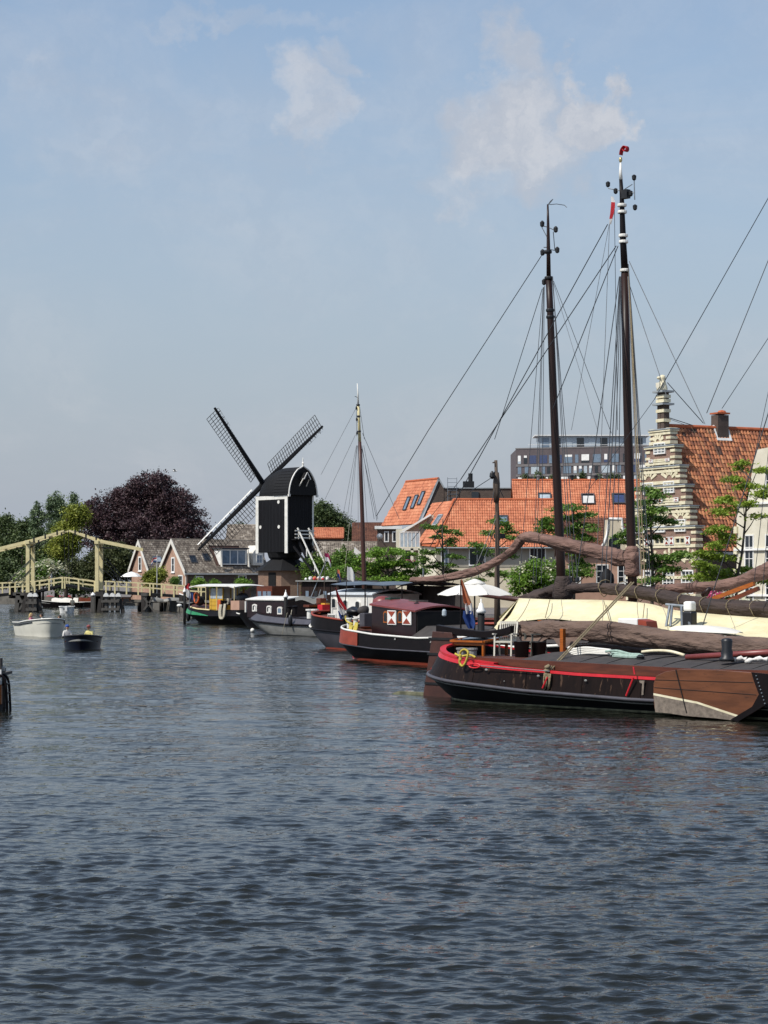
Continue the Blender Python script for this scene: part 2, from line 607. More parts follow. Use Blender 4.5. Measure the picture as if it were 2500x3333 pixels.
mat('tarp_cream', '#dfd5af', '#d0c59c', rough=0.8, scale=1.6, detail=8, bump=0.5, bscale=3.5, bdist=0.08, stretch=(0.8, 1, 1.6), wear=('#b9ad86', 3, 0.68))
mat('tarp_white', '#dfdcd2', '#cfccc2', rough=0.8, scale=1.5, bump=0.3, bscale=4)
mat('tarp_dark', '#3f3a38', '#322e2c', rough=0.8, scale=1.5, bump=0.4, bscale=4)
mat('awning_grey', '#5d6873', '#4d5761', rough=0.6, scale=1.5, bump=0.15)
mat('umbrella', '#f2efe6', '#ebe8de', rough=0.8, scale=1.0, trans=0.25)
mat('rope', '#8d7f63', '#6f634c', rough=0.9, scale=20, bump=0.4, bscale=60)
mat('rope_yellow', '#c3b04a', '#a39138', rough=0.85, scale=15, bump=0.3, bscale=60)
mat('rope_white', '#b7b09c', '#9b9482', rough=0.9, scale=15, bump=0.3, bscale=60)
mat('rope_mint', '#a3b8ac', '#889e92', rough=0.9, scale=15, bump=0.3, bscale=60)
mat('wire', '#3b3f44', '#2c3034', rough=0.5, scale=10, metal=0.4)
mat('wire_pale', '#74777a', '#5f6265', rough=0.6, scale=10)
mat('red_paint', '#c8252d', '#b01f27', rough=0.4, scale=3)
mat('red_oxide', '#94402c', '#803524', rough=0.5, scale=2.5, wear=('#4f2118', 6, 0.66))
mat('rudder_brown', '#4a2d25', '#38211b', rough=0.5, scale=2.5, wear=('#2a1813', 6, 0.62), bump=0.1)
mat('red_roof', '#7f3c38', '#6f332f', rough=0.4, scale=2)
mat('maroon', '#261417', '#1c0f11', rough=0.3, scale=2)
mat('brown_cabin', '#2f211c', '#241814', rough=0.7, spec=0.2, scale=2, stretch=(6, 6, 1), bump=0.2)
mat('green_paint', '#2e8a5a', '#25784c', rough=0.4, scale=3)
mat('yellow_paint', '#d0a83c', '#bd9630', rough=0.4, scale=3)
mat('orange', '#c8602b', '#b55424', rough=0.6, scale=3)
mat('grey_paint', '#4d4b50', '#424045', rough=0.45, scale=2)
mat('grey_light', '#8c8c88', '#767672', rough=0.6, scale=1.5, wear=('#5a5852', 4, 0.62), stretch=(0.5, 0.5, 2))
mat('hull_under', '#14161a', '#1f2124', rough=0.5, spec=0.18, scale=1.3, stretch=(0.6, 0.6, 2), wear=('#4d4a42', 3, 0.66))
mat('scum', '#7e7d63', '#4c4d3c', rough=0.9, scale=4)
mat('deck_dark', '#332f2d', '#403b38', rough=0.85, scale=3, bump=0.3)
mat('deck_wood', '#5a3326', '#47281e', rough=0.6, scale=2, stretch=(0.5, 6, 1), bump=0.2)
mat('lee_wood', '#6f442b', '#573420', rough=0.36, scale=1.2, stretch=(0.7, 3, 3), wear=('#472c1e', 4, 0.6), bump=0.15)
mat('lee_worn', '#83776a', '#625950', rough=0.9, scale=7, bump=0.4)
mat('chair_white', '#d2cebf', '#bfbbac', rough=0.6, scale=5)
mat('chair_grey', '#6a6a62', '#5a5a53', rough=0.7, scale=5)
mat('bin_black', '#1c1d20', '#141518', rough=0.45, scale=3)
mat('flag_red', '#c02a35', '#ad232e', rough=0.8, scale=2, trans=0.3)
mat('flag_white', '#e4e3e0', '#d5d4d1', rough=0.8, scale=2, trans=0.3)
mat('flag_blue', '#2b4a8c', '#233f7a', rough=0.8, scale=2, trans=0.3)
mat('flag_orange', '#d98a62', '#cb7a52', rough=0.8, scale=2, trans=0.3)
mat('flag_magenta', '#a52b5f', '#8f234f', rough=0.8, scale=2, trans=0.3)
mat('gold', '#c9b98a', '#b5a473', rough=0.3, scale=2, metal=0.6)
mat('skin', '#c39a80', '#b58c72', rough=0.6, scale=4)
mat('hair_blond', '#b79e6a', '#967f50', rough=0.7, scale=12)
mat('hair_dark', '#3a2b22', '#2b201a', rough=0.7, scale=12)
mat('shirt_white', '#dcd9d2', '#cbc8c1', rough=0.9, scale=4)
mat('shirt_pink', '#c98290', '#b97280', rough=0.9, scale=4)
mat('shirt_yellow', '#d6cd8a', '#c6bd7a', rough=0.9, scale=4)
mat('shirt_dark', '#2c2f3a', '#22242d', rough=0.9, scale=4)
mat('cap_blue', '#2f54a0', '#27478c', rough=0.8, scale=4)
mat('cap_red', '#8f4a48', '#7e3f3e', rough=0.8, scale=4)
mat('navy_hull', '#0e1222', '#0b0e1a', rough=0.3, scale=2)
mat('hull_white', '#e6e3d4', '#dad7c8', rough=0.35, scale=1.5)
mat('teal', '#3f9e96', '#348a83', rough=0.6, scale=2)
mat('bark', '#3a3028', '#2a221c', rough=0.95, scale=4, stretch=(4, 4, 0.8), bump=0.5)
mat('bark_grey', '#5a5248', '#463f37', rough=0.95, scale=4, stretch=(4, 4, 0.8), bump=0.5)
mat('quay_stone', '#6a665e', '#53504a', rough=0.9, scale=1.2, bump=0.3)
mat('grass_ground', '#4a5a33', '#3d4c2a', rough=0.95, scale=2)
mat('paving', '#77706a', '#645e58', rough=0.9, scale=2, bump=0.2)
mat('hotel_brick', '#5d5455', '#534b4c', rough=0.85, scale=1.5)
mat('hotel_grey', '#74706f', '#696564', rough=0.85, scale=1.5)
mat('orange_ridge', '#b8623c', '#a0532f', rough=0.8, scale=4)
mat('lead', '#9aa0a2', '#868c8e', rough=0.6, scale=3)
mat('brown_roof_mat', '#4e352b', '#3d2922', rough=0.85, scale=4, bump=0.2)
mat('cottage_wood', '#dcd8cd', '#cbc7bc', rough=0.6, scale=2)
brick_mat('brick_brown', '#8a6757', '#775747', '#a2968a')
brick_mat('brick_pink', '#b38a73', '#a37b66', '#b5a896')
brick_mat('brick_dark', '#54423a', '#463730', '#6e655b')
brick_mat('brick_mill', '#8a6854', '#7a5a48', '#8f8475')
rand_mat('tile_orange', ['#9c5d43', '#b56d4d', '#c07a58', '#c98865'], rough=0.75, scale=0.8)
rand_mat('tile_old', ['#40302a', '#7a4c38', '#a96a48', '#bd8159', '#584237'], rough=0.8, scale=0.9)
rand_mat('tile_cottage', ['#4f473f', '#6b6157', '#82786b', '#b0a698'], rough=0.85, scale=1.2)
rand_mat('tile_brown', ['#4b3026', '#5e3c2e', '#704a38'], rough=0.85, scale=1.0)
glass_mat('glass_dark', '#20262c')
glass_mat('glass_sky', '#6b7c8c')
glass_mat('glass_pale', '#a9b4ba', 0.2)
glass_mat('glass_blue', '#394464')
# ================================================================ water
def make_water():
    rows, cols = 1800, 480
    d0, d1 = 10.0, 420.0
    dd = d0 * (d1 / d0) ** (np.arange(rows) / (rows - 1))
    u = np.linspace(-1, 1, cols)
    Y = np.repeat(dd[:, None], cols, 1)
    X = u[None, :] * (0.225 * dd[:, None] + 4.0)
    sp_d = (math.log(d1 / d0) / rows) * Y
    sp_x = (0.45 * Y + 8.0) / cols
    rng = np.random.default_rng(11)
    N = 80
    lam = 0.11 * (0.46 / 0.11) ** rng.random(N)
    lam[:16] = 1.0 * (3.2 / 1.0) ** rng.random(16)      # longer, lower waves
    th = R(-98) + rng.normal(0, 0.6, N)
    ph = rng.random(N) * 2 * math.pi
    Zz = np.zeros_like(X); DX = np.zeros_like(X); DY = np.zeros_like(X)
    # slow gusts modulate the ripples
    gust = 0.85 + 0.22 * np.sin(X * 0.21 + Y * 0.13 + 1.0) * np.sin(Y * 0.19 - X * 0.07) + 0.2 * np.sin(X * 0.55 + 0.4 * np.sin(Y * 0.3)) * np.sin(Y * 0.42 + 2.0)
    for i in range(N):
        k = 2 * math.pi / lam[i]
        s = 0.013 if lam[i] >= 1.0 else 0.047 * (0.85 if lam[i] > 0.38 else 1.0)
        a = s / k
        cx, cy = math.cos(th[i]), math.sin(th[i])
        sp = np.maximum(sp_d * abs(cy), sp_x * abs(cx))
        w = np.clip((lam[i] / sp - 2.6) / 3.5, 0, 1) * (gust if lam[i] < 0.6 else 1.0)
        arg = k * (X * cx + Y * cy) + ph[i]
        Zz += w * a * np.sin(arg)
        c = np.cos(arg) * w * a * 0.85
        DX += c * cx; DY += c * cy
    V3 = np.stack([X + DX, Y + DY, Zz], -1).reshape(-1, 3)
    idx = np.arange(rows * cols).reshape(rows, cols)
    q = np.stack([idx[:-1, :-1], idx[:-1, 1:], idx[1:, 1:], idx[1:, :-1]], -1).reshape(-1, 4)
    me = bpy.data.meshes.new('water')
    me.vertices.add(len(V3)); me.vertices.foreach_set('co', V3.ravel())
    me.loops.add(q.size); me.loops.foreach_set('vertex_index', q.ravel())
    me.polygons.add(len(q)); me.polygons.foreach_set('loop_start', np.arange(0, q.size, 4)); me.polygons.foreach_set('loop_total', np.full(len(q), 4))
    me.polygons.foreach_set('use_smooth', np.ones(len(q), bool))
    me.update()
    o = bpy.data.objects.new('water', me)
    COL.objects.link(o)
    m = bpy.data.materials.new('canal_water')
    m.use_nodes = True
    t = m.node_tree
    b = t.nodes['Principled BSDF']
    b.inputs['Base Color'].default_value = (0.0100, 0.0108, 0.0074, 1)
    b.inputs['Roughness'].default_value = 0.04
    b.inputs['IOR'].default_value = 1.333
    g = t.nodes.new('ShaderNodeNewGeometry')
    mp = t.nodes.new('ShaderNodeMapping'); mp.inputs['Scale'].default_value = (0.55, 1.0, 1.0)
    mp.inputs['Rotation'].default_value = (0, 0, R(8))
    t.links.new(g.outputs['Position'], mp.inputs['Vector'])
    # cat's paws: patches of ruffled and smoother water
    pn = t.nodes.new('ShaderNodeTexNoise'); pn.inputs['Scale'].default_value = 0.16; pn.inputs['Detail'].default_value = 5.0; pn.inputs['Roughness'].default_value = 0.65
    pm_ = t.nodes.new('ShaderNodeMapping'); pm_.inputs['Scale'].default_value = (0.6, 1.0, 1.0)
    t.links.new(g.outputs['Position'], pm_.inputs['Vector']); t.links.new(pm_.outputs[0], pn.inputs['Vector'])
    pr = t.nodes.new('ShaderNodeMapRange'); pr.inputs['From Min'].default_value = 0.35; pr.inputs['From Max'].default_value = 0.65
    pr.inputs['To Min'].default_value = 0.35; pr.inputs['To Max'].default_value = 1.0
    t.links.new(pn.outputs['Fac'], pr.inputs['Value'])
    # the open middle of the canal is rougher than the lee near the viewer's quay
    sy = t.nodes.new('ShaderNodeSeparateXYZ'); t.links.new(g.outputs['Position'], sy.inputs[0])
    fy = t.nodes.new('ShaderNodeMapRange'); fy.inputs['From Min'].default_value = 22.0; fy.inputs['From Max'].default_value = 75.0
    fy.inputs['To Min'].default_value = 0.12; fy.inputs['To Max'].default_value = 1.0
    t.links.new(sy.outputs['Y'], fy.inputs['Value'])
    mu = t.nodes.new('ShaderNodeMath'); mu.operation = 'MULTIPLY'
    t.links.new(fy.outputs[0], mu.inputs[0]); t.links.new(pr.outputs[0], mu.inputs[1])
    prev = None
    for sc_, dist, st in ((0.8, 0.20, 0), (1.9, 0.12, 0), (4.2, 0.05, 0.9), (10.0, 0.010, 0.9)):
        n = t.nodes.new('ShaderNodeTexNoise'); n.inputs['Scale'].default_value = sc_; n.inputs['Detail'].default_value = 3.0
        n.inputs['Distortion'].default_value = 0.4
        t.links.new(mp.outputs[0], n.inputs['Vector'])
        bp = t.nodes.new('ShaderNodeBump'); bp.inputs['Strength'].default_value = st; bp.inputs['Distance'].default_value = dist
        t.links.new(n.outputs['Fac'], bp.inputs['Height'])
        t.links.new(pr.outputs[0] if st else mu.outputs[0], bp.inputs['Strength'])
        if prev is not None:
            t.links.new(prev, bp.inputs['Normal'])
        prev = bp.outputs[0]
    t.links.new(prev, b.inputs['Normal'])
    me.materials.append(m)
    tag(o, 'dark rippled canal water filling the foreground', None, None, 'structure')
    return o
make_water()

# ================================================================ land and quays
QUAY = [(-26, 246), (-17, 222), (-6.5, 180), (6, 138), (16, 106), (27, 76), (38, 50), (48, 25), (60, -20)]
QZ = 1.15
def make_land():
    mb = MB()
    far = [(300, -20), (300, 246)]
    top = [V(x, y, QZ) for x, y in QUAY]
    back = [V(400, -20, QZ), V(400, 6000, QZ), V(-3000, 6000, QZ), V(-3000, 330, QZ), V(-120, 330, QZ), V(-60, 322, QZ), V(-34, 300, QZ), V(-30, 262, QZ)]
    poly = top + back
    mb.add(poly, [tuple(range(len(poly)))])
    o = mb.build('ground', 'paving')
    tag(o, 'paved quay and town ground behind the boats', None, None, 'structure')
    wall = MB()
    line = [V(-3000, 330, 0), V(-120, 330, 0), V(-60, 322, 0), V(-34, 300, 0), V(-30, 262, 0)] + [V(x, y, 0) for x, y in QUAY]
    for a, b in zip(line, line[1:]):
        d = (b - a); n = V(-d.y, d.x, 0).normalized()
        wall.obox(a + V(0, 0, -1), d, n * 0.5, V(0, 0, QZ + 1.06))
    o = wall.build('quay_wall', 'quay_stone')
    tag(o, 'low grey stone quay wall along the canal', None, None, 'structure')
    # the left bank, outside the picture
    lb = MB()
    pts = [V(-13.5, 30, QZ), V(-22, 90, QZ), V(-47, 230, QZ), V(-62, 300, QZ), V(-400, 300, QZ), V(-400, 30, QZ)]
    lb.prism(pts, V(0, 0, -2.2))
    o = lb.build('left_bank', 'quay_stone')
    tag(o, 'left bank of the canal', None, None, 'structure')
make_land()

# ================================================================ foliage
rand_mat('leaf_beech', ['#241a1c', '#38272a', '#4d383b', '#6a5153'], rough=0.6, scale=0.7, trans=0.12)
rand_mat('leaf_dark', ['#2d3b22', '#404f2d', '#566639', '#6f7d4c'], rough=0.6, scale=0.6, trans=0.2)
rand_mat('leaf_pale', ['#46573f', '#5f7150', '#788a64', '#8f9f7a'], rough=0.6, scale=0.6, trans=0.2)
rand_mat('leaf_yellow', ['#566222', '#757f2e', '#92993e', '#a9ab52'], rough=0.6, scale=0.6, trans=0.25)
rand_mat('leaf_olive', ['#2c351b', '#3d4626', '#4f5631', '#626740'], rough=0.6, scale=0.7, trans=0.2)
rand_mat('leaf_bright', ['#46661f', '#61852c', '#7b9e3d', '#98b555'], rough=0.55, scale=1.2, trans=0.38)
rand_mat('leaf_mid', ['#3d5825', '#577630', '#708f3f', '#8ba452'], rough=0.55, scale=1.2, trans=0.38)
rand_mat('leaf_locust', ['#596d25', '#788f30', '#95aa41', '#aebd5a'], rough=0.55, scale=1.4, trans=0.4)
rand_mat('blossom_white', ['#a9a98a', '#c6c5a8', '#d9d8c2'], rough=0.8, scale=1.5, trans=0.2)
rand_mat('blossom_pink', ['#8c1f4c', '#b13a6a', '#d8b3bd'], rough=0.8, scale=3, trans=0.2)
def leaves(name, mname, parent, C, size, up=0.35, aspect=0.6, seed=0, kind=None):
    """A crown: one quad for each leaf or sprig, turned at random."""
    rng = np.random.default_rng(seed)
    n = len(C)
    N = rng.normal(size=(n, 3)); N[:, 2] = np.abs(N[:, 2]) + up
    N /= np.linalg.norm(N, axis=1)[:, None]
    A = np.cross(N, rng.normal(size=(n, 3))); A /= np.linalg.norm(A, axis=1)[:, None]
    B = np.cross(N, A)
    s = size * (0.6 + 0.8 * rng.random(n))[:, None]
    a = A * s; b = B * s * aspect
    Vv = np.stack([C - a, C - b * 0.9 + N * s * 0.12, C + a, C + b], 1).reshape(-1, 3)
    me = bpy.data.meshes.new(name)
    me.vertices.add(4 * n); me.vertices.foreach_set('co', Vv.ravel())
    me.loops.add(4 * n); me.loops.foreach_set('vertex_index', np.arange(4 * n))
    me.polygons.add(n); me.polygons.foreach_set('loop_start', np.arange(0, 4 * n, 4)); me.polygons.foreach_set('loop_total', np.full(n, 4))
    me.update()
    me.materials.append(M_[mname])
    o = bpy.data.objects.new(name, me)
    COL.objects.link(o)
    o.parent = parent
    if kind: o['kind'] = kind
    return o
def clump_points(blobs, clumps, per, csize, seed, flat=0.7, shell=(0.6, 1.02)):
    """Leaf positions: clumps scattered over the shells of a few lobes."""
    rng = np.random.default_rng(seed)
    w = np.array([b[3] * b[4] + b[3] * b[5] + b[4] * b[5] for b in blobs]); w = w / w.sum()
    out = []
    for k in range(clumps):
        b = blobs[rng.choice(len(blobs), p=w)]
        v = rng.normal(size=3); v /= np.linalg.norm(v)
        rr = shell[0] + (shell[1] - shell[0]) * rng.random() ** 0.6
        c = np.array(b[:3]) + v * rr * np.array(b[3:6])
        s = csize * (0.6 + 0.9 * rng.random())
        m = int(per * (0.6 + 0.8 * rng.random()))
        p = rng.normal(size=(m, 3)) * s * np.array([1, 1, flat]) * 0.55
        p[:, 2] -= 0.25 * (p[:, 0] ** 2 + p[:, 1] ** 2) / s
        out.append(c + p)
    return np.concatenate(out)
def tree(name, label, cat, base, blobs, mname, clumps, per, csize, leaf, trunk_r=0.3, bark='bark', seed=1, limbs=6, group=None, flat=0.7, shell=(0.6, 1.02), up=0.35, extra=None):
    """blobs: world lobes (x, y, z, rx, ry, rz)."""
    T = thing(name, label, cat, base, 0, group)
    bl = [(b[0] - base[0], b[1] - base[1], b[2] - base[2], *b[3:6]) for b in blobs]
    top = max(b[2] + b[5] * 0.3 for b in bl)
    mb = MB()
    rnd = random.Random(seed)
    cx = sum(b[0] for b in bl) / len(bl) * 0.35; cy = sum(b[1] for b in bl) / len(bl) * 0.35
    tp = [V(0, 0, -0.1), V(cx * 0.3, cy * 0.3, top * 0.3), V(cx * 0.7, cy * 0.7, top * 0.6), V(cx, cy, top * 0.92)]
    mb.tube(smooth_path(tp, 4), [trunk_r * lerp(1.0, 0.25, i / 12) for i in range(13)], 8)
    mb.build('trunk', bark, T, True)
    lm = MB()
    for b in bl:
        for q in range(max(1, limbs // len(bl))):
            f = 0.25 + 0.4 * rnd.random()
            s = V(cx * f, cy * f, top * f)
            e = V(b[0] + rnd.uniform(-.6, .6) * b[3], b[1] + rnd.uniform(-.6, .6) * b[4], b[2] + rnd.uniform(-.2, .7) * b[5])
            m = (s + e) / 2 + V(0, 0, -0.1 * (e - s).length)
            lm.tube(smooth_path([s, m, e], 3), [trunk_r * lerp(0.5, 0.08, i / 6) for i in range(7)], 6)
    if lm.v:
        lm.build('limbs', bark, T, True)
    C = clump_points(bl, clumps, per, csize, seed, flat, shell)
    C = C[C[:, 2] > 0.05]
    leaves('crown', mname, T, C, leaf, up, seed=seed)
    if extra:
        E = clump_points(bl, *extra[1:4], seed + 5, 0.5, (0.93, 1.08))
        E = E[E[:, 2] > 0.1]
        leaves('blossom', extra[0], T, E, extra[4], 1.2, 0.9, seed + 6)
    return T
def lobe(px, py, d, rpx, rpy=None, depth=1.0):
    """A crown lobe by where it is seen: centre pixel, radii in pixels."""
    p = P(px, py, d)
    rx = rpx / F * d; rz = (rpy or rpx) / F * d
    return (p.x, p.y, p.z, rx, rx * depth, rz)

tree('copper_beech_tree', 'huge dark purple copper beech with a domed crown behind the cottages', 'tree', (XA(470, 288), 288, QZ),
     [lobe(480, 1620, 288, 110, 78), lobe(375, 1680, 286, 105, 75), lobe(560, 1660, 288, 105, 70), lobe(620, 1740, 286, 70, 62), lobe(470, 1740, 284, 160, 80), lobe(315, 1740, 287, 70, 75), lobe(500, 1585, 288, 70, 52), lobe(655, 1785, 285, 38, 42), lobe(300, 1660, 287, 40, 34), lobe(410, 1620, 288, 70, 50), lobe(590, 1690, 287, 70, 50)],
     'leaf_beech', 820, 104, 1.0, 0.15, 0.7, seed=3, limbs=22, flat=0.5, shell=(0.3, 1.0))
tree('dark_green_tree', 'broad dark green tree at the left edge beyond the drawbridge', 'tree', (XA(40, 300), 300, QZ),
     [lobe(70, 1745, 300, 60, 42), lobe(5, 1730, 300, 40, 50), lobe(100, 1790, 298, 95, 52), lobe(15, 1810, 297, 70, 52), lobe(170, 1830, 296, 60, 50), lobe(18, 1700, 301, 22, 22), lobe(95, 1720, 300, 40, 32), lobe(150, 1770, 299, 45, 40), lobe(45, 1780, 299, 50, 40)],
     'leaf_dark', 520, 80, 0.95, 0.17, 0.5, seed=4, limbs=10, shell=(0.3, 1.0), group='trees beyond the drawbridge')
tree('poplar_tree', 'tall pale grey green poplar with a pointed top left of the copper beech', 'tree', (XA(185, 296), 296, QZ),
     [lobe(190, 1640, 296, 15, 44), lobe(165, 1655, 296, 14, 40), lobe(208, 1665, 296, 13, 34), lobe(185, 1715, 296, 32, 44), lobe(172, 1775, 296, 42, 50)],
     'leaf_pale', 300, 56, 0.5, 0.14, 0.35, seed=5, limbs=6, shell=(0.25, 1.0), group='trees beyond the drawbridge')
tree('poplar_tree', 'slim pale poplar, the leftmost pointed one above the dark tree', 'tree', (XA(125, 296), 296, QZ),
     [lobe(122, 1660, 296, 10, 38), lobe(108, 1690, 296, 9, 28), lobe(136, 1690, 296, 9, 30), lobe(120, 1730, 296, 20, 40), lobe(125, 1785, 296, 28, 46)],
     'leaf_pale', 160, 50, 0.45, 0.14, 0.25, seed=6, limbs=4, shell=(0.25, 1.0), group='trees beyond the drawbridge')
tree('poplar_tree', 'pale poplar top just left of the copper beech shoulder', 'tree', (XA(240, 300), 300, QZ),
     [lobe(240, 1645, 300, 12, 40), lobe(226, 1668, 300, 10, 28), lobe(252, 1665, 300, 10, 28), lobe(238, 1705, 300, 24, 34)],
     'leaf_pale', 120, 50, 0.45, 0.14, 0.25, seed=7, limbs=4, shell=(0.25, 1.0), group='trees beyond the drawbridge')
tree('lime_tree', 'yellow green tree between poplar and copper beech behind the bridge', 'tree', (XA(215, 279), 279, QZ),
     [lobe(248, 1675, 280, 34, 34), lobe(215, 1725, 279, 36, 30), lobe(195, 1775, 278, 34, 42), lobe(235, 1765, 279, 26, 36)],
     'leaf_yellow', 240, 60, 0.75, 0.15, 0.3, seed=8, limbs=5, shell=(0.3, 1.0))
tree('olive_shrub', 'large olive green shrub right of the bridge tower, before the beech', 'shrub', (XA(360, 270), 270, QZ),
     [lobe(350, 1830, 270, 75, 55), lobe(410, 1840, 270, 45, 50), lobe(300, 1860, 269, 60, 40), lobe(255, 1850, 271, 50, 36), lobe(380, 1790, 272, 40, 28), lobe(440, 1835, 272, 22, 32)],
     'leaf_olive', 420, 62, 0.75, 0.15, 0.2, seed=9, limbs=6, shell=(0.3, 1.0))
tree('elder_bush', 'rounded elder bush covered in white blossom behind the bridge railing', 'shrub', (XA(140, 268), 268, QZ),
     [lobe(150, 1862, 268, 52, 36), lobe(98, 1880, 268, 40, 32), lobe(190, 1880, 268, 32, 30)],
     'leaf_mid', 190, 46, 0.7, 0.14, 0.15, seed=10, limbs=4, shell=(0.4, 0.95), extra=('blossom_white', 230, 26, 0.5, 0.12))
tree('dark_hedge_tree', 'dark green tree mass low behind the bridge deck', 'tree', (XA(60, 292), 292, QZ),
     [lobe(40, 1865, 292, 90, 40), lobe(-30, 1850, 292, 60, 50), lobe(250, 1895, 290, 80, 35), lobe(140, 1810, 294, 60, 50)],
     'leaf_dark', 300, 64, 0.85, 0.17, 0.3, seed=12, limbs=4, shell=(0.3, 1.0))
tree('golden_shrub', 'rounded golden green shrub in front of the cottages by the flagpole', 'shrub', (XA(507, 248), 248, QZ),
     [lobe(500, 1880, 248, 34, 26), lobe(522, 1868, 248, 22, 22), lobe(485, 1890, 248, 20, 20)],
     'leaf_yellow', 130, 52, 0.42, 0.1, 0.1, seed=13, limbs=3, shell=(0.4, 1.0))
tree('topiary_ball', 'clipped round dark green topiary ball before the brick gable', 'shrub', (XA(570, 246), 246, QZ),
     [lobe(570, 1890, 246, 14, 13)], 'leaf_mid', 60, 50, 0.25, 0.07, 0.07, seed=14, limbs=2, shell=(0.5, 0.95))
tree('green_tree', 'rounded dark green tree right of the windmill body', 'tree', (XA(1080, 300), 300, QZ),
     [lobe(1050, 1690, 300, 50, 48), lobe(1100, 1715, 300, 45, 42), lobe(1020, 1720, 300, 40, 45), lobe(1138, 1745, 300, 24, 32), lobe(1045, 1655, 301, 26, 24)],
     'leaf_dark', 340, 66, 0.85, 0.165, 0.4, seed=15, limbs=6, shell=(0.3, 1.0))
tree('far_tree', 'small dark tree behind the roofs left of the windmill', 'tree', (XA(770, 330), 330, QZ),
     [lobe(775, 1718, 330, 14, 18), lobe(790, 1735, 330, 20, 18)], 'leaf_dark', 60, 46, 0.7, 0.17, 0.2, seed=16, limbs=2)
for i, (px, py, rx, ry, lab) in enumerate([(645, 1898, 24, 15, 'low bright green bush under the left cottage window'), (700, 1902, 18, 12, 'small green bush before the middle of the cottage wall'), (790, 1898, 26, 15, 'low bright green bush beside the mill roundhouse')]):
    tree('garden_bush', lab, 'shrub', (XA(px, 247), 247, QZ), [lobe(px, py, 247, rx, ry)], 'leaf_bright', 60, 46, 0.3, 0.085, 0.06, seed=20 + i, limbs=2, shell=(0.4, 1.0), group='bushes in front of the cottage')
tree('ivy_shrub', 'dense dark shrub under the mill stair behind the boats', 'shrub', (XA(1050, 222), 222, QZ),
     [lobe(1020, 1850, 222, 40, 45), lobe(1075, 1850, 222, 45, 40), lobe(1120, 1830, 223, 40, 45), lobe(1060, 1890, 221, 60, 30)],
     'leaf_mid', 300, 60, 0.55, 0.12, 0.12, seed=30, limbs=4, shell=(0.3, 1.02))

def young_tree(name, label, base, trunk_px, d, pads, mname, seed, leaf=0.11, tr=0.09, group=None, per=46, bark='bark_grey'):
    """A young street tree with foliage in flat layered pads. pads: (px, py, rx, ry, n)"""
    T = thing(name, label, 'tree', base, 0, group)
    pts = [L(T, P(x, y, d)) for x, y in trunk_px]
    pts = [V(0, 0, -0.05)] + pts
    mb = MB()
    sp = smooth_path(pts, 5)
    mb.tube(sp, [tr * lerp(1, 0.3, i / (len(sp) - 1)) for i in range(len(sp))], 7)
    mb.build('trunk', bark, T, True)
    lm = MB()
    rng = np.random.default_rng(seed)
    C = []
    for px, py, rx, ry, n in pads:
        dd = d + rng.uniform(-1.0, 1.0)
        c = L(T, P(px, py, dd))
        w = rx / F * d; h = ry / F * d
        # a limb from the trunk to the pad
        s = min(sp, key=lambda q: abs(q.z - (c.z - 0.7 - 0.35 * w)))
        lm.tube(smooth_path([s, s.lerp(c, 0.55) + V(0, 0, -0.12 * w), c], 3), [tr * 0.45 * lerp(1, 0.3, i / 6) for i in range(7)], 5)
        for _ in range(n):
            a = rng.random() * 2 * math.pi; r_ = math.sqrt(rng.random())
            cc = np.array([c.x + w * r_ * math.cos(a), c.y + w * r_ * math.sin(a), c.z + h * rng.normal() * 0.45 - 0.25 * h * r_])
            lm.tube([c, V(*cc)], [0.012, 0.005], 4)
            m = int(per * 2.1 * (0.5 + rng.random()))
            p = rng.normal(size=(m, 3)) * np.array([0.36, 0.36, 0.10]) * max(0.6, w * 0.62)
            p[:, 2] -= 0.18 * np.hypot(p[:, 0], p[:, 1])
            C.append(cc + p)
    lm.build('limbs', bark, T, True)
    leaves('crown', mname, T, np.concatenate(C), leaf * 0.8, 0.8, 0.5, seed)
    return T
GQ = 'young trees planted along the quay'
young_tree('street_tree', 'slender young quay tree before the left end of the orange roof', (XA(1440, 142), 142, QZ), [(1442, 1880), (1441, 1800), (1440, 1740), (1442, 1690)], 142,
           [(1440, 1715, 34, 14, 5), (1400, 1712, 24, 10, 4), (1478, 1728, 30, 12, 4), (1425, 1745, 26, 9, 3), (1462, 1762, 32, 11, 4), (1402, 1795, 32, 12, 5), (1480, 1808, 34, 12, 5), (1440, 1830, 34, 12, 4), (1400, 1840, 30, 12, 4), (1472, 1858, 34, 12, 5), (1425, 1880, 36, 12, 5), (1380, 1815, 22, 12, 4)],
           'leaf_mid', 41, 0.12, 0.11, GQ)
young_tree('street_tree', 'bushy bright green tree on the quay left of the white balcony house', (XA(1262, 150), 150, QZ), [(1262, 1880), (1262, 1820), (1265, 1780)], 150,
           [(1262, 1785, 45, 14, 7), (1215, 1800, 45, 16, 7), (1300, 1800, 40, 16, 7), (1240, 1825, 55, 16, 9), (1290, 1835, 50, 16, 9), (1205, 1850, 50, 16, 8), (1260, 1860, 60, 16, 9), (1320, 1860, 40, 16, 7), (1180, 1825, 30, 14, 5), (1345, 1830, 30, 14, 5), (1230, 1880, 60, 14, 8), (1130, 1850, 36, 16, 5), (1340, 1882, 36, 12, 6), (1370, 1860, 25, 14, 4)],
           'leaf_bright', 42, 0.13, 0.13, GQ, 60)
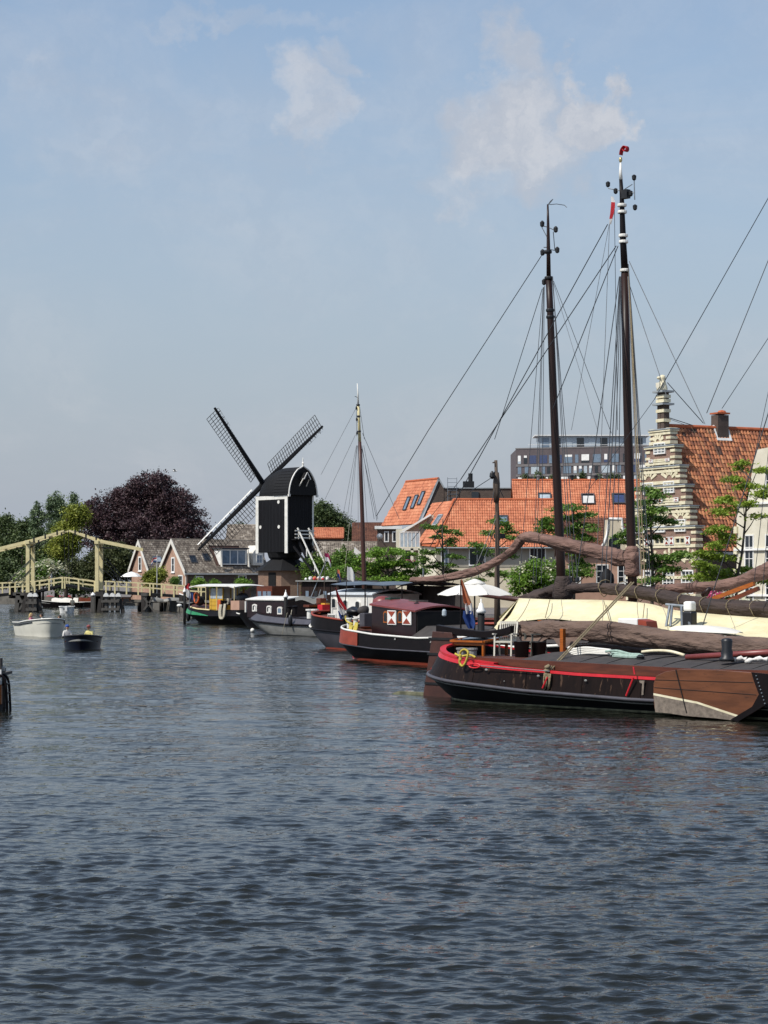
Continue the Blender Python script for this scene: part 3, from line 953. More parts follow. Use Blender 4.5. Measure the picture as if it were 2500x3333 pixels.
young_tree('street_tree', 'young quay tree in front of the roof window of the orange roof', (XA(1625, 140), 140, QZ), [(1622, 1880), (1620, 1800), (1618, 1730), (1622, 1680)], 140,
           [(1610, 1690, 18, 10, 3), (1640, 1722, 34, 11, 5), (1590, 1735, 22, 9, 3), (1660, 1745, 26, 10, 4), (1560, 1772, 30, 12, 5), (1590, 1795, 34, 12, 4), (1655, 1805, 30, 12, 4), (1560, 1845, 34, 12, 5), (1610, 1860, 34, 12, 4), (1640, 1700, 18, 9, 3), (1545, 1880, 24, 10, 4), (1650, 1870, 28, 10, 4)],
           'leaf_mid', 43, 0.12, 0.1, GQ)
young_tree('street_tree', 'leafy young tree rising beside the left brown mast', (XA(1868, 116), 116, QZ), [(1868, 1880), (1868, 1800), (1866, 1720), (1868, 1650)], 116,
           [(1866, 1645, 28, 12, 4), (1890, 1672, 36, 13, 6), (1840, 1680, 34, 13, 6), (1785, 1690, 34, 13, 5), (1770, 1715, 36, 14, 6), (1900, 1705, 34, 14, 6), (1850, 1725, 40, 14, 6), (1780, 1745, 38, 12, 5), (1895, 1745, 34, 12, 5), (1890, 1790, 40, 14, 6), (1900, 1830, 36, 14, 6), (1860, 1860, 40, 12, 6), (1910, 1865, 32, 10, 5), (1820, 1650, 20, 10, 3)],
           'leaf_mid', 44, 0.115, 0.1, GQ, 52)
young_tree('street_tree', 'green tree with layered leaves before the left half of the stepped gable', (XA(2120, 104), 104, QZ), [(2124, 1880), (2122, 1800), (2118, 1700), (2116, 1610)], 104,
           [(2116, 1590, 30, 14, 5), (2140, 1605, 28, 12, 4), (2098, 1628, 30, 13, 5), (2130, 1655, 40, 15, 7), (2112, 1680, 40, 14, 6), (2165, 1690, 34, 12, 5), (2085, 1700, 30, 12, 5), (2060, 1720, 24, 12, 4), (2110, 1740, 22, 10, 3), (2155, 1815, 46, 13, 7), (2195, 1805, 40, 12, 6), (2120, 1840, 42, 13, 6), (2180, 1850, 36, 12, 5), (2100, 1800, 30, 12, 4), (2130, 1880, 40, 12, 5), (2030, 1735, 26, 10, 4), (2020, 1760, 18, 9, 3)],
           'leaf_mid', 45, 0.115, 0.1, GQ, 52)
young_tree('street_tree', 'yellow green locust tree with bare limbs before the white house', (XA(2395, 98), 98, QZ), [(2398, 1900), (2415, 1800), (2425, 1700), (2432, 1620), (2445, 1560)], 98,
           [(2400, 1510, 22, 18, 3), (2395, 1560, 30, 12, 4), (2465, 1530, 36, 12, 4), (2440, 1580, 36, 12, 4), (2480, 1600, 36, 12, 4), (2370, 1625, 40, 12, 5), (2345, 1660, 34, 12, 4), (2460, 1680, 30, 10, 3), (2335, 1720, 34, 13, 5), (2365, 1745, 36, 13, 5), (2320, 1770, 38, 13, 5), (2300, 1795, 34, 13, 5), (2350, 1810, 40, 14, 6), (2300, 1840, 42, 14, 6), (2360, 1855, 44, 14, 6), (2280, 1870, 40, 13, 5), (2330, 1885, 46, 13, 7), (2400, 1880, 40, 12, 6), (2440, 1850, 30, 10, 3), (2480, 1880, 40, 10, 4), (2420, 1640, 26, 10, 3)],
           'leaf_locust', 46, 0.11, 0.085, GQ, 48)
tree('dogwood_shrub', 'variegated green and white shrub on the quay behind the parasol', 'shrub', (XA(1740, 122), 122, QZ),
     [lobe(1740, 1870, 122, 55, 55), lobe(1700, 1890, 122, 45, 45), lobe(1780, 1900, 122, 40, 40), lobe(1800, 1850, 123, 30, 35)],
     'leaf_bright', 170, 44, 0.3, 0.09, 0.08, bark='bark_grey', seed=47, limbs=5, shell=(0.3, 1.05), extra=('blossom_white', 70, 9, 0.22, 0.07))
# ================================================================ building kit
def tile_mesh(name, pu, pv, mname, h=0.05):
    xs = [0, 0.2, 0.45, 0.7, 1.03]
    zs = [0.25, 0.85, 1.0, 0.3, 0.12]
    L_ = pv * 1.12
    vs = []
    for x, z in zip(xs, zs): vs.append((x * pu, 0, z * h + 0.035))
    for x, z in zip(xs, zs): vs.append((x * pu, L_, z * h))
    for x, z in zip(xs, zs): vs.append((x * pu, 0, z * h + 0.008))
    fs = []
    for i in range(4):
        fs.append((i, i + 1, i + 6, i + 5))
        fs.append((i + 10, i + 11, i + 1, i))
    me = bpy.data.meshes.new(name)
    me.from_pydata(vs, [], fs)
    me.update()
    me.materials.append(M_[mname])
    return me, vs, fs
def in_poly(poly, x, y):
    c = False
    n = len(poly)
    for i in range(n):
        x1, y1 = poly[i]; x2, y2 = poly[i - 1]
        if (y1 > y) != (y2 > y) and x < (x2 - x1) * (y - y1) / (y2 - y1) + x1:
            c = not c
    return c
def tiled(root, roof, o, u, v, poly, pu, pv, mname, nparts=300, holes=(), h=0.05, jitter=0.012, name='roof_tile'):
    """Pantiles on a roof plane: the ones that show largest are pieces of their own, the rest one part."""
    o = Vector(o); u = Vector(u).normalized(); v = Vector(v).normalized()
    n = u.cross(v).normalized()
    if n.z < 0:
        n = -n
    me, vs, fs = tile_mesh(name, pu, pv, mname, h)
    rnd = random.Random(5)
    umin = min(p[0] for p in poly); umax = max(p[0] for p in poly)
    vmin = min(p[1] for p in poly); vmax = max(p[1] for p in poly)
    cells = []
    FRM = FR[root.name]
    for j in range(int((vmax - vmin) / pv) + 1):
        for i in range(int((umax - umin) / pu) + 1):
            a = umin + (i + 0.5) * pu; b = vmin + (j + 0.5) * pv
            if not in_poly(poly, a, b): continue
            if any(h0 < a < h1 and k0 < b < k1 for h0, h1, k0, k1 in holes): continue
            p = o + u * (a - pu / 2) + v * (b - pv / 2) + n * 0.02
            w = FRM @ p
            px = CX + w.x / w.y * F; py = YH - (w.z - HC) / w.y * F
            seen = 0 if (0 < px < 2500 and 0 < py < 3333) else 1
            cells.append((seen, w.y, p))
    cells.sort(key=lambda c: (c[0], c[1]))
    rest = MB()
    flip = u.cross(v).dot(n) < 0
    for k, (seen, _, p) in enumerate(cells):
        M = Matrix.Identity(4)
        uu = u if not flip else -u
        q = p if not flip else p + u * pu
        q = q + n * rnd.uniform(0, jitter) + uu * rnd.uniform(-jitter, jitter) * 0.5
        tilt = rnd.uniform(-1, 1) * jitter
        vv = (v + n * tilt).normalized(); nn = uu.cross(vv).normalized()
        for r_ in range(3):
            M[r_][0] = uu[r_]; M[r_][1] = vv[r_]; M[r_][2] = nn[r_]; M[r_][3] = q[r_]
        if k < nparts and not seen:
            inst(me, name, roof, M)
        else:
            rest.add([M @ Vector(x) for x in vs], fs)
    if rest.v:
        rest.build('tile_field', mname, roof, kind='stuff')
def slab(pts, t):
    """A roof slab below the given quad."""
    pts = [Vector(p) for p in pts]
    n = (pts[1] - pts[0]).cross(pts[-1] - pts[0]).normalized()
    if n.z < 0: n = -n
    return MB().prism(pts, -n * t)
def window(parent, c, u, n, w, h, nx=1, ny=2, fm='white_plain', gm='glass_dark', fr=0.08, bar=0.035, proud=0.05, name='window', sill=None, each=False):
    """Window centred at c on a wall: u along the wall, n outwards."""
    c = Vector(c); u = Vector(u).normalized(); n = Vector(n).normalized(); up = Z if abs(n.z) < 0.5 else n.cross(u).normalized()
    if abs(n.z) >= 0.05 and abs(n.z) < 0.98:
        up = n.cross(u).normalized()
        if up.z < 0: up = -up
    mb = MB()
    lo = c - u * w / 2 - up * h / 2 - n * 0.04
    d = n * (proud + 0.04)
    mb.obox(lo, u * fr, up * h, d); mb.obox(lo + u * (w - fr), u * fr, up * h, d)
    mb.obox(lo + u * fr, u * (w - 2 * fr), up * fr, d); mb.obox(lo + u * fr + up * (h - fr), u * (w - 2 * fr), up * fr, d)
    d2 = n * (proud + 0.025)
    for i in range(1, nx):
        mb.obox(lo + u * (fr + (w - 2 * fr) * i / nx - bar / 2) + up * fr, u * bar, up * (h - 2 * fr), d2)
    for j in range(1, ny):
        mb.obox(lo + u * fr + up * (fr + (h - 2 * fr) * j / ny - bar / 2), u * (w - 2 * fr), up * bar, d2 - n * 0.004)
    o = mb.build(name, fm, parent)
    if name == 'window':
        if each:
            for i in range(nx):
                g = MB()
                ww = (w - 2 * fr) / nx
                g.obox(lo + u * (fr + ww * i + 0.004) + up * fr, u * (ww - 0.008), up * (h - 2 * fr), n * 0.05)
                g.build('pane', gm, o)
        else:
            MB().obox(lo + u * fr * 0.9 + up * fr * 0.9, u * (w - 1.8 * fr), up * (h - 1.8 * fr), n * 0.05).build('pane', gm, o)
        if sill:
            MB().obox(lo - u * 0.06 - up * 0.07, u * (w + 0.12), up * 0.07, n * (proud + 0.12)).build('sill', sill, o)
    return o
def wall_poly(root, name, pts, n, t, mname):
    """Wall: outline pushed back by t from its outer face."""
    return MB().prism(pts, -Vector(n).normalized() * t).build(name, mname, root)

# ================================================================ cottages by the mill
def cottage(label, px, d, wg, lr, ze, zr, extras, tiles=0.24):
    rz = math.atan2(0.6, 0.8)
    T = thing('brick_cottage', label, 'house', (XA(px, d), d, QZ), rz, 'brick cottages beside the windmill')
    # local x along the ridge (to the right and away), local y along the gable (to the left and away)
    e = ze - QZ; r = zr - QZ
    g = MB().prism([V(0, 0, 0), V(0, wg, 0), V(0, wg, e), V(0, wg / 2, r - 0.15), V(0, 0, e)], V(0.3, 0, 0))
    wl_ = g.build('gable_wall', 'brick_pink', T)
    wb = MB()
    wb.obox(V(0.3, 0, 0), V(lr - 0.3, 0, 0), V(0, 0.3, 0), V(0, 0, e))
    wb.obox(V(0.3, wg - 0.3, 0), V(lr - 0.3, 0, 0), V(0, 0.3, 0), V(0, 0, e))
    wb.obox(V(lr - 0.3, 0.3, 0), V(0.3, 0, 0), V(0, wg - 0.6, 0), V(0, 0, e))
    wb.build('wall', 'brick_dark', T)
    ov = 0.35
    s = V(0, wg / 2, r - e).normalized()
    sl = math.hypot(wg / 2, r - e)
    A = V(-0.3, 0, e) - s * ov; Bq = V(lr, 0, e) - s * ov
    rf = slab([A, Bq, V(lr, wg / 2, r), V(-0.3, wg / 2, r)], 0.12).build('roof', 'brown_roof_mat', T)
    s2 = V(0, -wg / 2, r - e).normalized()
    slab([V(-0.3, wg, e) - s2 * ov, V(lr, wg, e) - s2 * ov, V(lr, wg / 2, r), V(-0.3, wg / 2, r)], 0.12).build('rear_roof', 'brown_roof_mat', T)
    holes = extras.get('holes', ())
    tiled(T, rf, A, V(1, 0, 0), s, [(0, 0), (lr + 0.3, 0), (lr + 0.3, sl + ov), (0, sl + ov)], tiles, 0.32, 'tile_cottage', 0, holes)
    # white barge boards
    for sg in (0, 1):
        bb = MB()
        st = V(-0.36, -0.28, e - 0.35) if sg == 0 else V(-0.36, wg + 0.28, e - 0.35)
        en = V(-0.36, wg / 2, r + 0.06)
        bb.prism([st + V(0, 0, -0.12), st + V(0, 0, 0.5), en + V(0, 0, 0.08), en + V(0, 0, -0.55)], V(0.09, 0, 0))
        bb.build('barge_board', 'cottage_wood', T)
    MB().obox(V(-0.3, -0.32, e - 0.32), V(lr + 0.3, 0, 0), V(0, 0.12, 0), V(0, 0, 0.2)).build('gutter_board', 'cottage_wood', T)
    rd = MB().tube([V(-0.3, wg / 2, r + 0.03), V(lr, wg / 2, r + 0.03)], 0.11, 8)
    rd.build('ridge', 'tile_cottage', rf)
    nx = V(-1, 0, 0)
    window(T, V(0, wg / 2, e + 0.9), V(0, 1, 0), nx, 0.8, 1.9, 1, 2, gm='glass_dark', fr=0.16, sill='white_plain')
    return T
c2 = cottage('brick cottage with a wide dormer and white barge boards beside the mill', 605, 254, 6.0, 12.5, ZA(1862, 254), ZA(1757, 257), {'holes': [(5.0, 9.6, 1.2, 4.6)]})
c1 = cottage('smaller brick cottage gable left of the dormer cottage, half behind it', 486, 264, 4.6, 6.5, ZA(1858, 264), ZA(1760, 266), {})
# dormer and roof windows of the wide cottage
def cottage_extras(T):
    f = lambda px, py, y: LY(T, px, py, y)
    a = f(722, 1838, 0.35); b = f(802, 1838, 0.35); t = f(722, 1788, 0.35)
    w = b.x - a.x; h = t.z - a.z
    d = MB()
    d.obox(V(a.x - 0.15, 0.42, a.z), V(w + 0.3, 0, 0), V(0, 2.6, 0), V(0, 0, h + 0.05))
    dm = d.build('dormer', 'white_plain', T)
    MB().obox(V(a.x - 0.35, 0.2, a.z + h + 0.05), V(w + 0.7, 0, 0), V(0, 3.0, 0), V(0, 0, 0.16)).build('dormer_roof', 'slate', dm)
    window(T, V(a.x + w / 2, 0.42, a.z + h / 2), V(1, 0, 0), V(0, -1, 0), w, h, 3, 1, gm='glass_sky', fr=0.14, bar=0.12, each=True)
    # sloping dormer cheek boards
    for px0 in (a.x - 0.28, a.x + w + 0.1):
        MB().prism([V(px0, 0.2, a.z - 0.2), V(px0, 0.2, a.z + h + 0.1), V(px0, -0.15, a.z - 0.3)], V(0.12, 0, 0)).build('dormer_cheek', 'cottage_wood', dm)
    wg, e, r = 6.0, ZA(1862, 254) - QZ, ZA(1757, 257) - QZ
    s = V(0, wg / 2, r - e).normalized(); n = V(0, -(r - e), wg / 2).normalized()
    for px, py in ((628, 1821), (671, 1815)):
        o, dr = ray_local(T, px, py)
        k = ((V(0, 0, e) - o).dot(n)) / dr.dot(n)
        p = o + dr * k
        window(T, p + n * 0.1, V(1, 0, 0), n, 0.95, 1.15, 1, 1, fm='slate', gm='glass_dark', fr=0.1)
    # wall windows
    for px0, px1, y0, y1 in ((637, 662, 1875, 1912), (775, 802, 1872, 1910)):
        p = LY(T, (px0 + px1) / 2, (y0 + y1) / 2, 0); q = LY(T, px1, y0, 0); q2 = LY(T, px0, y1, 0)
        window(T, p, V(1, 0, 0), V(0, -1, 0), q.x - q2.x, q.z - q2.z, 1, 1, gm='glass_dark', fr=0.14)
    p = LX(T, 588, 1890, 0)
    window(T, p, V(0, 1, 0), V(-1, 0, 0), 1.1, 1.4, 1, 2, gm='glass_dark', fr=0.14)
    MB().tube([V(-0.05, -0.1, 0), V(-0.05, -0.1, e - 0.3)], 0.06, 6).build('downpipe', 'cottage_wood', T)
    # a second, smaller gable dormer near the mill
    a = f(824, 1840, 0.2); b = f(858, 1840, 0.2); t = f(824, 1775, 0.2)
    MB().prism([V(a.x, 0.2, a.z), V(b.x, 0.2, a.z), V(b.x, 0.2, a.z + 1.6), V((a.x + b.x) / 2, 0.2, t.z), V(a.x, 0.2, a.z + 1.6)], V(0, 2.4, 0)).build('gable_dormer', 'cottage_wood', T)
    window(T, V((a.x + b.x) / 2 + 0.15, 0.2, a.z + 0.8), V(1, 0, 0), V(0, -1, 0), 0.9, 1.1, 2, 2, gm='glass_sky')
cottage_extras(c2)
def c1_extras(T):
    p = LY(T, 515, 1822, 0.9)
    e = ZA(1858, 264) - QZ; r = ZA(1760, 266) - QZ; wg = 4.6
    n = V(0, -(r - e), wg / 2).normalized()
    o, dr = ray_local(T, 511, 1822)
    k = ((V(0, 0, e) - o).dot(n)) / dr.dot(n)
    window(T, o + dr * k + n * 0.12, V(1, 0, 0), n, 1.25, 0.9, 1, 1, fm='galv', gm='glass_pale', fr=0.1)
c1_extras(c1)
# white awning of the little terrace before the left cottage
aw = thing('garden_parasol', 'flat white garden parasol before the left cottage gable', 'parasol', (XA(430, 256), 256, QZ))
MB().lathe(L(aw, P(428, 1877, 256)), [(1.35, -0.02), (1.3, 0.05), (0.7, 0.42), (0.05, 0.62)], 8).build('canopy', 'white_plain', aw)
MB().tube([V(0, 0, 0), L(aw, P(428, 1866, 256))], 0.04, 6).build('pole', 'iron', aw)

# dark roofs behind the cottage
def simple_gable(name, label, x0, x1, yd, depth, z0, ze, zr, wallm, roofm, tilem=None, group=None, tp=0.24, parts=0, cat='house', gable_x=False):
    """House with ridge along world x, front at distance yd."""
    T = thing(name, label, cat, ((x0 + x1) / 2, yd, z0), 0, group)
    w = x1 - x0; e = ze - z0; r = zr - z0
    MB().prism([V(-w / 2, 0, 0), V(-w / 2, depth, 0), V(-w / 2, depth, e), V(-w / 2, depth / 2, r - 0.1), V(-w / 2, 0, e)], V(w, 0, 0)).build('wall', wallm, T)
    s = V(0, depth / 2, r - e).normalized(); sl = math.hypot(depth / 2, r - e)
    A = V(-w / 2 - 0.2, 0, e) - s * 0.25
    nn = V(0, -(r - e), depth / 2).normalized() * 0.09
    A = A + nn
    rf = slab([A, A + V(w + 0.4, 0, 0), V(w / 2 + 0.2, depth / 2, r) + nn, V(-w / 2 - 0.2, depth / 2, r) + nn], 0.08).build('roof', roofm, T)
    n2 = V(0, (r - e), depth / 2).normalized() * 0.09
    slab([V(-w / 2 - 0.2, depth, e) + n2, V(w / 2 + 0.2, depth, e) + n2, V(w / 2 + 0.2, depth / 2, r) + n2, V(-w / 2 - 0.2, depth / 2, r) + n2], 0.08).build('rear_roof', roofm, T)
    if tilem:
        tiled(T, rf, A, V(1, 0, 0), s, [(0, 0), (w + 0.4, 0), (w + 0.4, sl + 0.25), (0, sl + 0.25)], tp, tp * 1.4, tilem, parts)
        MB().tube([V(-w / 2 - 0.2, depth / 2, r + 0.12), V(w / 2 + 0.2, depth / 2, r + 0.12)], 0.12, 8).build('ridge', tilem, rf)
    return T
simple_gable('grey_roofed_house', 'dark grey roofed house behind the cottage, just left of the mill', XA(738, 290), XA(850, 290), 290, 8, QZ, ZA(1765, 290), ZA(1712, 294), 'brick_dark', 'slate', 'tile_cottage')
simple_gable('brown_roofed_house', 'brown tiled house behind the thin mast right of the mill', XA(1150, 262), XA(1250, 262), 262, 8, QZ, ZA(1770, 262), ZA(1706, 266), 'brick_brown', 'brown_roof_mat', 'tile_brown')
simple_gable('red_roofed_house', 'low red tiled house right behind the mill', XA(1016, 270), XA(1112, 270), 270, 7, QZ, ZA(1752, 270), ZA(1722, 273), 'brick_dark', 'orange_ridge', 'tile_orange')
lh = simple_gable('long_grey_house', 'long low house with weathered grey tiles behind the quay shrubs', XA(1010, 246), XA(1275, 246), 246, 8, QZ, ZA(1835, 246), ZA(1768, 250), 'brick_dark', 'slate', 'tile_cottage')
for px, py in ((1112, 1808), (1165, 1800)):
    p = LY(lh, px, py, 1.0)
    MB().prism([p + V(-0.55, 0, -0.6), p + V(0.75, 0, -0.6), p + V(0.75, 0, -0.3), p + V(-0.4, 0, 0.75)], V(0, 1.6, 0)).build('dormer', 'white_plain', lh)
# white dormer house with the satellite dish
wd = thing('white_dormer_house', 'white flat-roofed dormer house with small windows left of the balcony house', 'house', (XA(1262, 240), 240, QZ))
a = L(wd, P(1228, 1900, 240)); b = L(wd, P(1300, 1722, 240))
MB().obox(V(a.x, 0, 0), V(b.x - a.x, 0, 0), V(0, 6, 0), V(0, 0, b.z)).build('wall', 'brick_dark', wd)
MB().obox(V(a.x - 0.3, -0.3, b.z), V(b.x - a.x + 0.6, 0, 0), V(0, 6.6, 0), V(0, 0, 0.35)).build('roof', 'white_plain', wd)
for px in (1258, 1284):
    window(wd, L(wd, P(px, 1747, 240)) , V(1, 0, 0), V(0, -1, 0), 0.55, 1.25, 1, 1, fr=0.12)
dish = thing('satellite_dish', 'round white satellite dish on the house right of the thin mast', 'dish', tuple(P(1236, 1760, 238)))
dm = MB()
dm.tube([L(dish, P(1236, 1746, 238)) + V(0, 0.05 * k, 0) for k in (0, 1, 3, 5)], [0.36, 0.31, 0.18, 0.04], 14)
dm.build('reflector', 'white_plain', dish, True)
MB().tube([V(0, 0.3, 0), L(dish, P(1236, 1746, 238)) + V(0, 0.25, 0), L(dish, P(1236, 1746, 238)) + V(0, 2.2, -0.1)], 0.05, 6).build('bracket', 'iron', dish)

# ================================================================ orange roofed houses
def long_orange():
    T = thing('orange_roofed_house', 'wide house with bright orange pantiles and cream wall behind the parasol', 'house', (XA(1420, 185), 185, QZ))
    e0 = L(T, P(1420, 1768, 185)); e1 = L(T, P(1835, 1768, 185))
    zr = ZA(1629, 188.2) - QZ
    r0 = V(L(T, P(1478, 1629, 188.2)).x, 3.2, zr); r1 = V(e1.x, 3.2, zr)
    el = e0 + V(-2.1, 7.0, 0); rl = r0 + V(-1.75, 6.0, 0)
    ze = e0.z
    MB().prism([V(e0.x, 0.35, 0), V(e1.x, 0.35, 0), V(e1.x, 0.35, ze), V(e0.x, 0.35, ze)], V(0, 0.4, 0)).build('wall', 'cream_wall', T)
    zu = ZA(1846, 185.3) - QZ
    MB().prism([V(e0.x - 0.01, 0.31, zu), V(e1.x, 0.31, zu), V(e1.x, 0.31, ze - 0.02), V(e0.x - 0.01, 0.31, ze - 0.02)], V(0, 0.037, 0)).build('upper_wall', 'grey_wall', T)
    sd = (el - e0); sd.z = 0
    MB().prism([V(e0.x, 0.76, 0), V(el.x + 0.1, el.y, 0), V(el.x + 0.1, el.y, ze), V(e0.x, 0.76, ze)], V(0.4, 0.1, 0)).build('side_wall', 'white_wall', T)
    MB().obox(V(el.x + 0.6, 7.0, 0), V(e1.x - el.x - 0.6, 0, 0), V(0, 0.4, 0), V(0, 0, ze)).build('rear_wall', 'cream_wall', T)
    ov = V(0, -0.3, -0.38)
    rf = slab([e0 + ov, e1 + ov, r1, r0], 0.1).build('roof', 'orange_ridge', T)
    u = V(1, 0, 0); vv = (r1 - e1).normalized()
    def uv(p): d = p - (e0 + ov); return (d.dot(u), d.dot(vv))
    tiled(T, rf, e0 + ov, u, vv, [uv(e0 + ov), uv(e1 + ov), uv(r1), uv(r0)], 0.215, 0.33, 'tile_orange', 300, h=0.06)
    u2 = (e0 - el); u2.z = 0
    left = slab([el, e0 + ov + V(-0.05, 0, 0.05), r0 + V(-0.03, 0, 0), rl], 0.1).build('side_roof', 'orange_ridge', T)
    u2 = (e0 - el).normalized(); n2 = (e0 - el).cross(rl - el).normalized(); v2 = n2.cross(u2).normalized()
    if v2.z < 0: v2 = -v2
    def uv2(p): d = p - el; return (d.dot(u2), d.dot(v2))
    tiled(T, left, el, u2, v2, [uv2(el), uv2(e0), uv2(r0), uv2(rl)], 0.215, 0.33, 'tile_orange', 0, h=0.06)
    MB().prism([r0, r1, V(r1.x, 7.5, zr - 0.1), rl], V(0, 0, -0.15)).build('flat_roof', 'slate', T)
    MB().tube([r0 + V(-0.05, 0, 0.08), r1 + V(0, 0, 0.08)], 0.13, 8).build('ridge', 'orange_ridge', rf)
    MB().tube([e0 + ov + V(0, 0, 0.1), r0 + V(-0.02, 0, 0.1)], 0.12, 8).build('hip_ridge', 'orange_ridge', rf)
    MB().tube([e0 + ov + V(0, -0.08, -0.05), e1 + ov + V(0, -0.08, -0.05)], 0.07, 6).build('gutter', 'lead', T)
    # roof windows
    n = u.cross(vv).normalized()
    for px, py, w, h in ((1631, 1697, 1.25, 1.15),):
        o, dr = ray_local(T, px, py); k = (e0 + ov - o).dot(n) / dr.dot(n)
        window(T, o + dr * k + n * 0.15, u, n, w, h, 1, 1, fm='slate', gm='glass_sky', fr=0.12, proud=0.08)
    o, dr = ray_local(T, 1429, 1696); nn = n2 if n2.z > 0 else -n2
    k = (el - o).dot(nn) / dr.dot(nn)
    window(T, o + dr * k + nn * 0.15, u2, nn, 1.3, 1.2, 1, 1, fm='lead', gm='glass_sky', fr=0.14, proud=0.08)
    for px, w, gm in ((1553, 1.5, 'glass_dark'), (1448, 0.7, 'glass_sky'), (1750, 1.5, 'glass_dark')):
        p = LY(T, px, 1810, 0.31); p.y = 0.31
        window(T, p, V(1, 0, 0), V(0, -1, 0), w, 1.75, 2, 1, fm='white_plain', gm=gm, fr=0.1, each=True)
long_orange()
def back_orange():
    T = thing('back_orange_house', 'orange tiled house with three roof windows behind, under the dark office block', 'house', (XA(1680, 198), 198, QZ))
    ze = ZA(1700, 198) - QZ; zr = ZA(1565, 202) - QZ
    x1 = XA(2112, 198) - XA(1680, 198)
    MB().prism([V(0, 0.3, 0), V(0, 8, 0), V(0, 8, ze), V(0, 4.2, zr - 0.2), V(0, 0.3, ze)], V(x1, 0, 0)).build('wall', 'brick_dark', T)
    A = V(-0.15, 0, ze); Bq = V(x1 + 0.15, 0, ze); C_ = V(x1 + 0.15, 4.2, zr); D = V(-0.15, 4.2, zr)
    rf = slab([A, Bq, C_, D], 0.1).build('roof', 'orange_ridge', T)
    slab([V(-0.15, 8.4, ze), V(x1 + 0.15, 8.4, ze), C_, D], 0.1).build('rear_roof', 'orange_ridge', T)
    v = (D - A).normalized(); sl = (D - A).length
    tiled(T, rf, A, V(1, 0, 0), v, [(0, 0), (x1 + 0.3, 0), (x1 + 0.3, sl), (0, sl)], 0.235, 0.35, 'tile_orange', 300, h=0.06)
    MB().tube([D + V(0, 0, 0.07), C_ + V(0, 0, 0.07)], 0.13, 8).build('ridge', 'orange_ridge', rf)
    n = V(1, 0, 0).cross(v).normalized()
    for px, py, gm in ((1773, 1626, 'glass_pale'), (1914, 1628, 'glass_pale'), (2014, 1627, 'glass_blue')):
        o, dr = ray_local(T, px, py); k = (A - o).dot(n) / dr.dot(n)
        p = o + dr * k
        wn_ = window(T, p + n * 0.15, V(1, 0, 0), n, 1.3, 1.45, 1, 1, fm='slate', gm='glass_dark' if px == 1914 else gm, fr=0.13, proud=0.1)
        if px == 1914:
            MB().obox(p + n * 0.2 + V(-0.52, 0, 0) - v * 0.65, V(1.04, 0, 0), v * 0.62 + n * 0.35, n * 0.06).build('open_sash', 'white_plain', wn_)
    # little vents on the ridge
    for px in (1757, 1867, 1946, 2094):
        p = D + V(L(T, P(px, 1565, 202)).x, 0, 0.1)
        MB().lathe(p, [(0.16, 0), (0.16, 0.3), (0.24, 0.33), (0.24, 0.42), (0.1, 0.5)], 8).build('roof_vent', 'iron' if px in (1867, 1946) else 'grey_light', T)
back_orange()
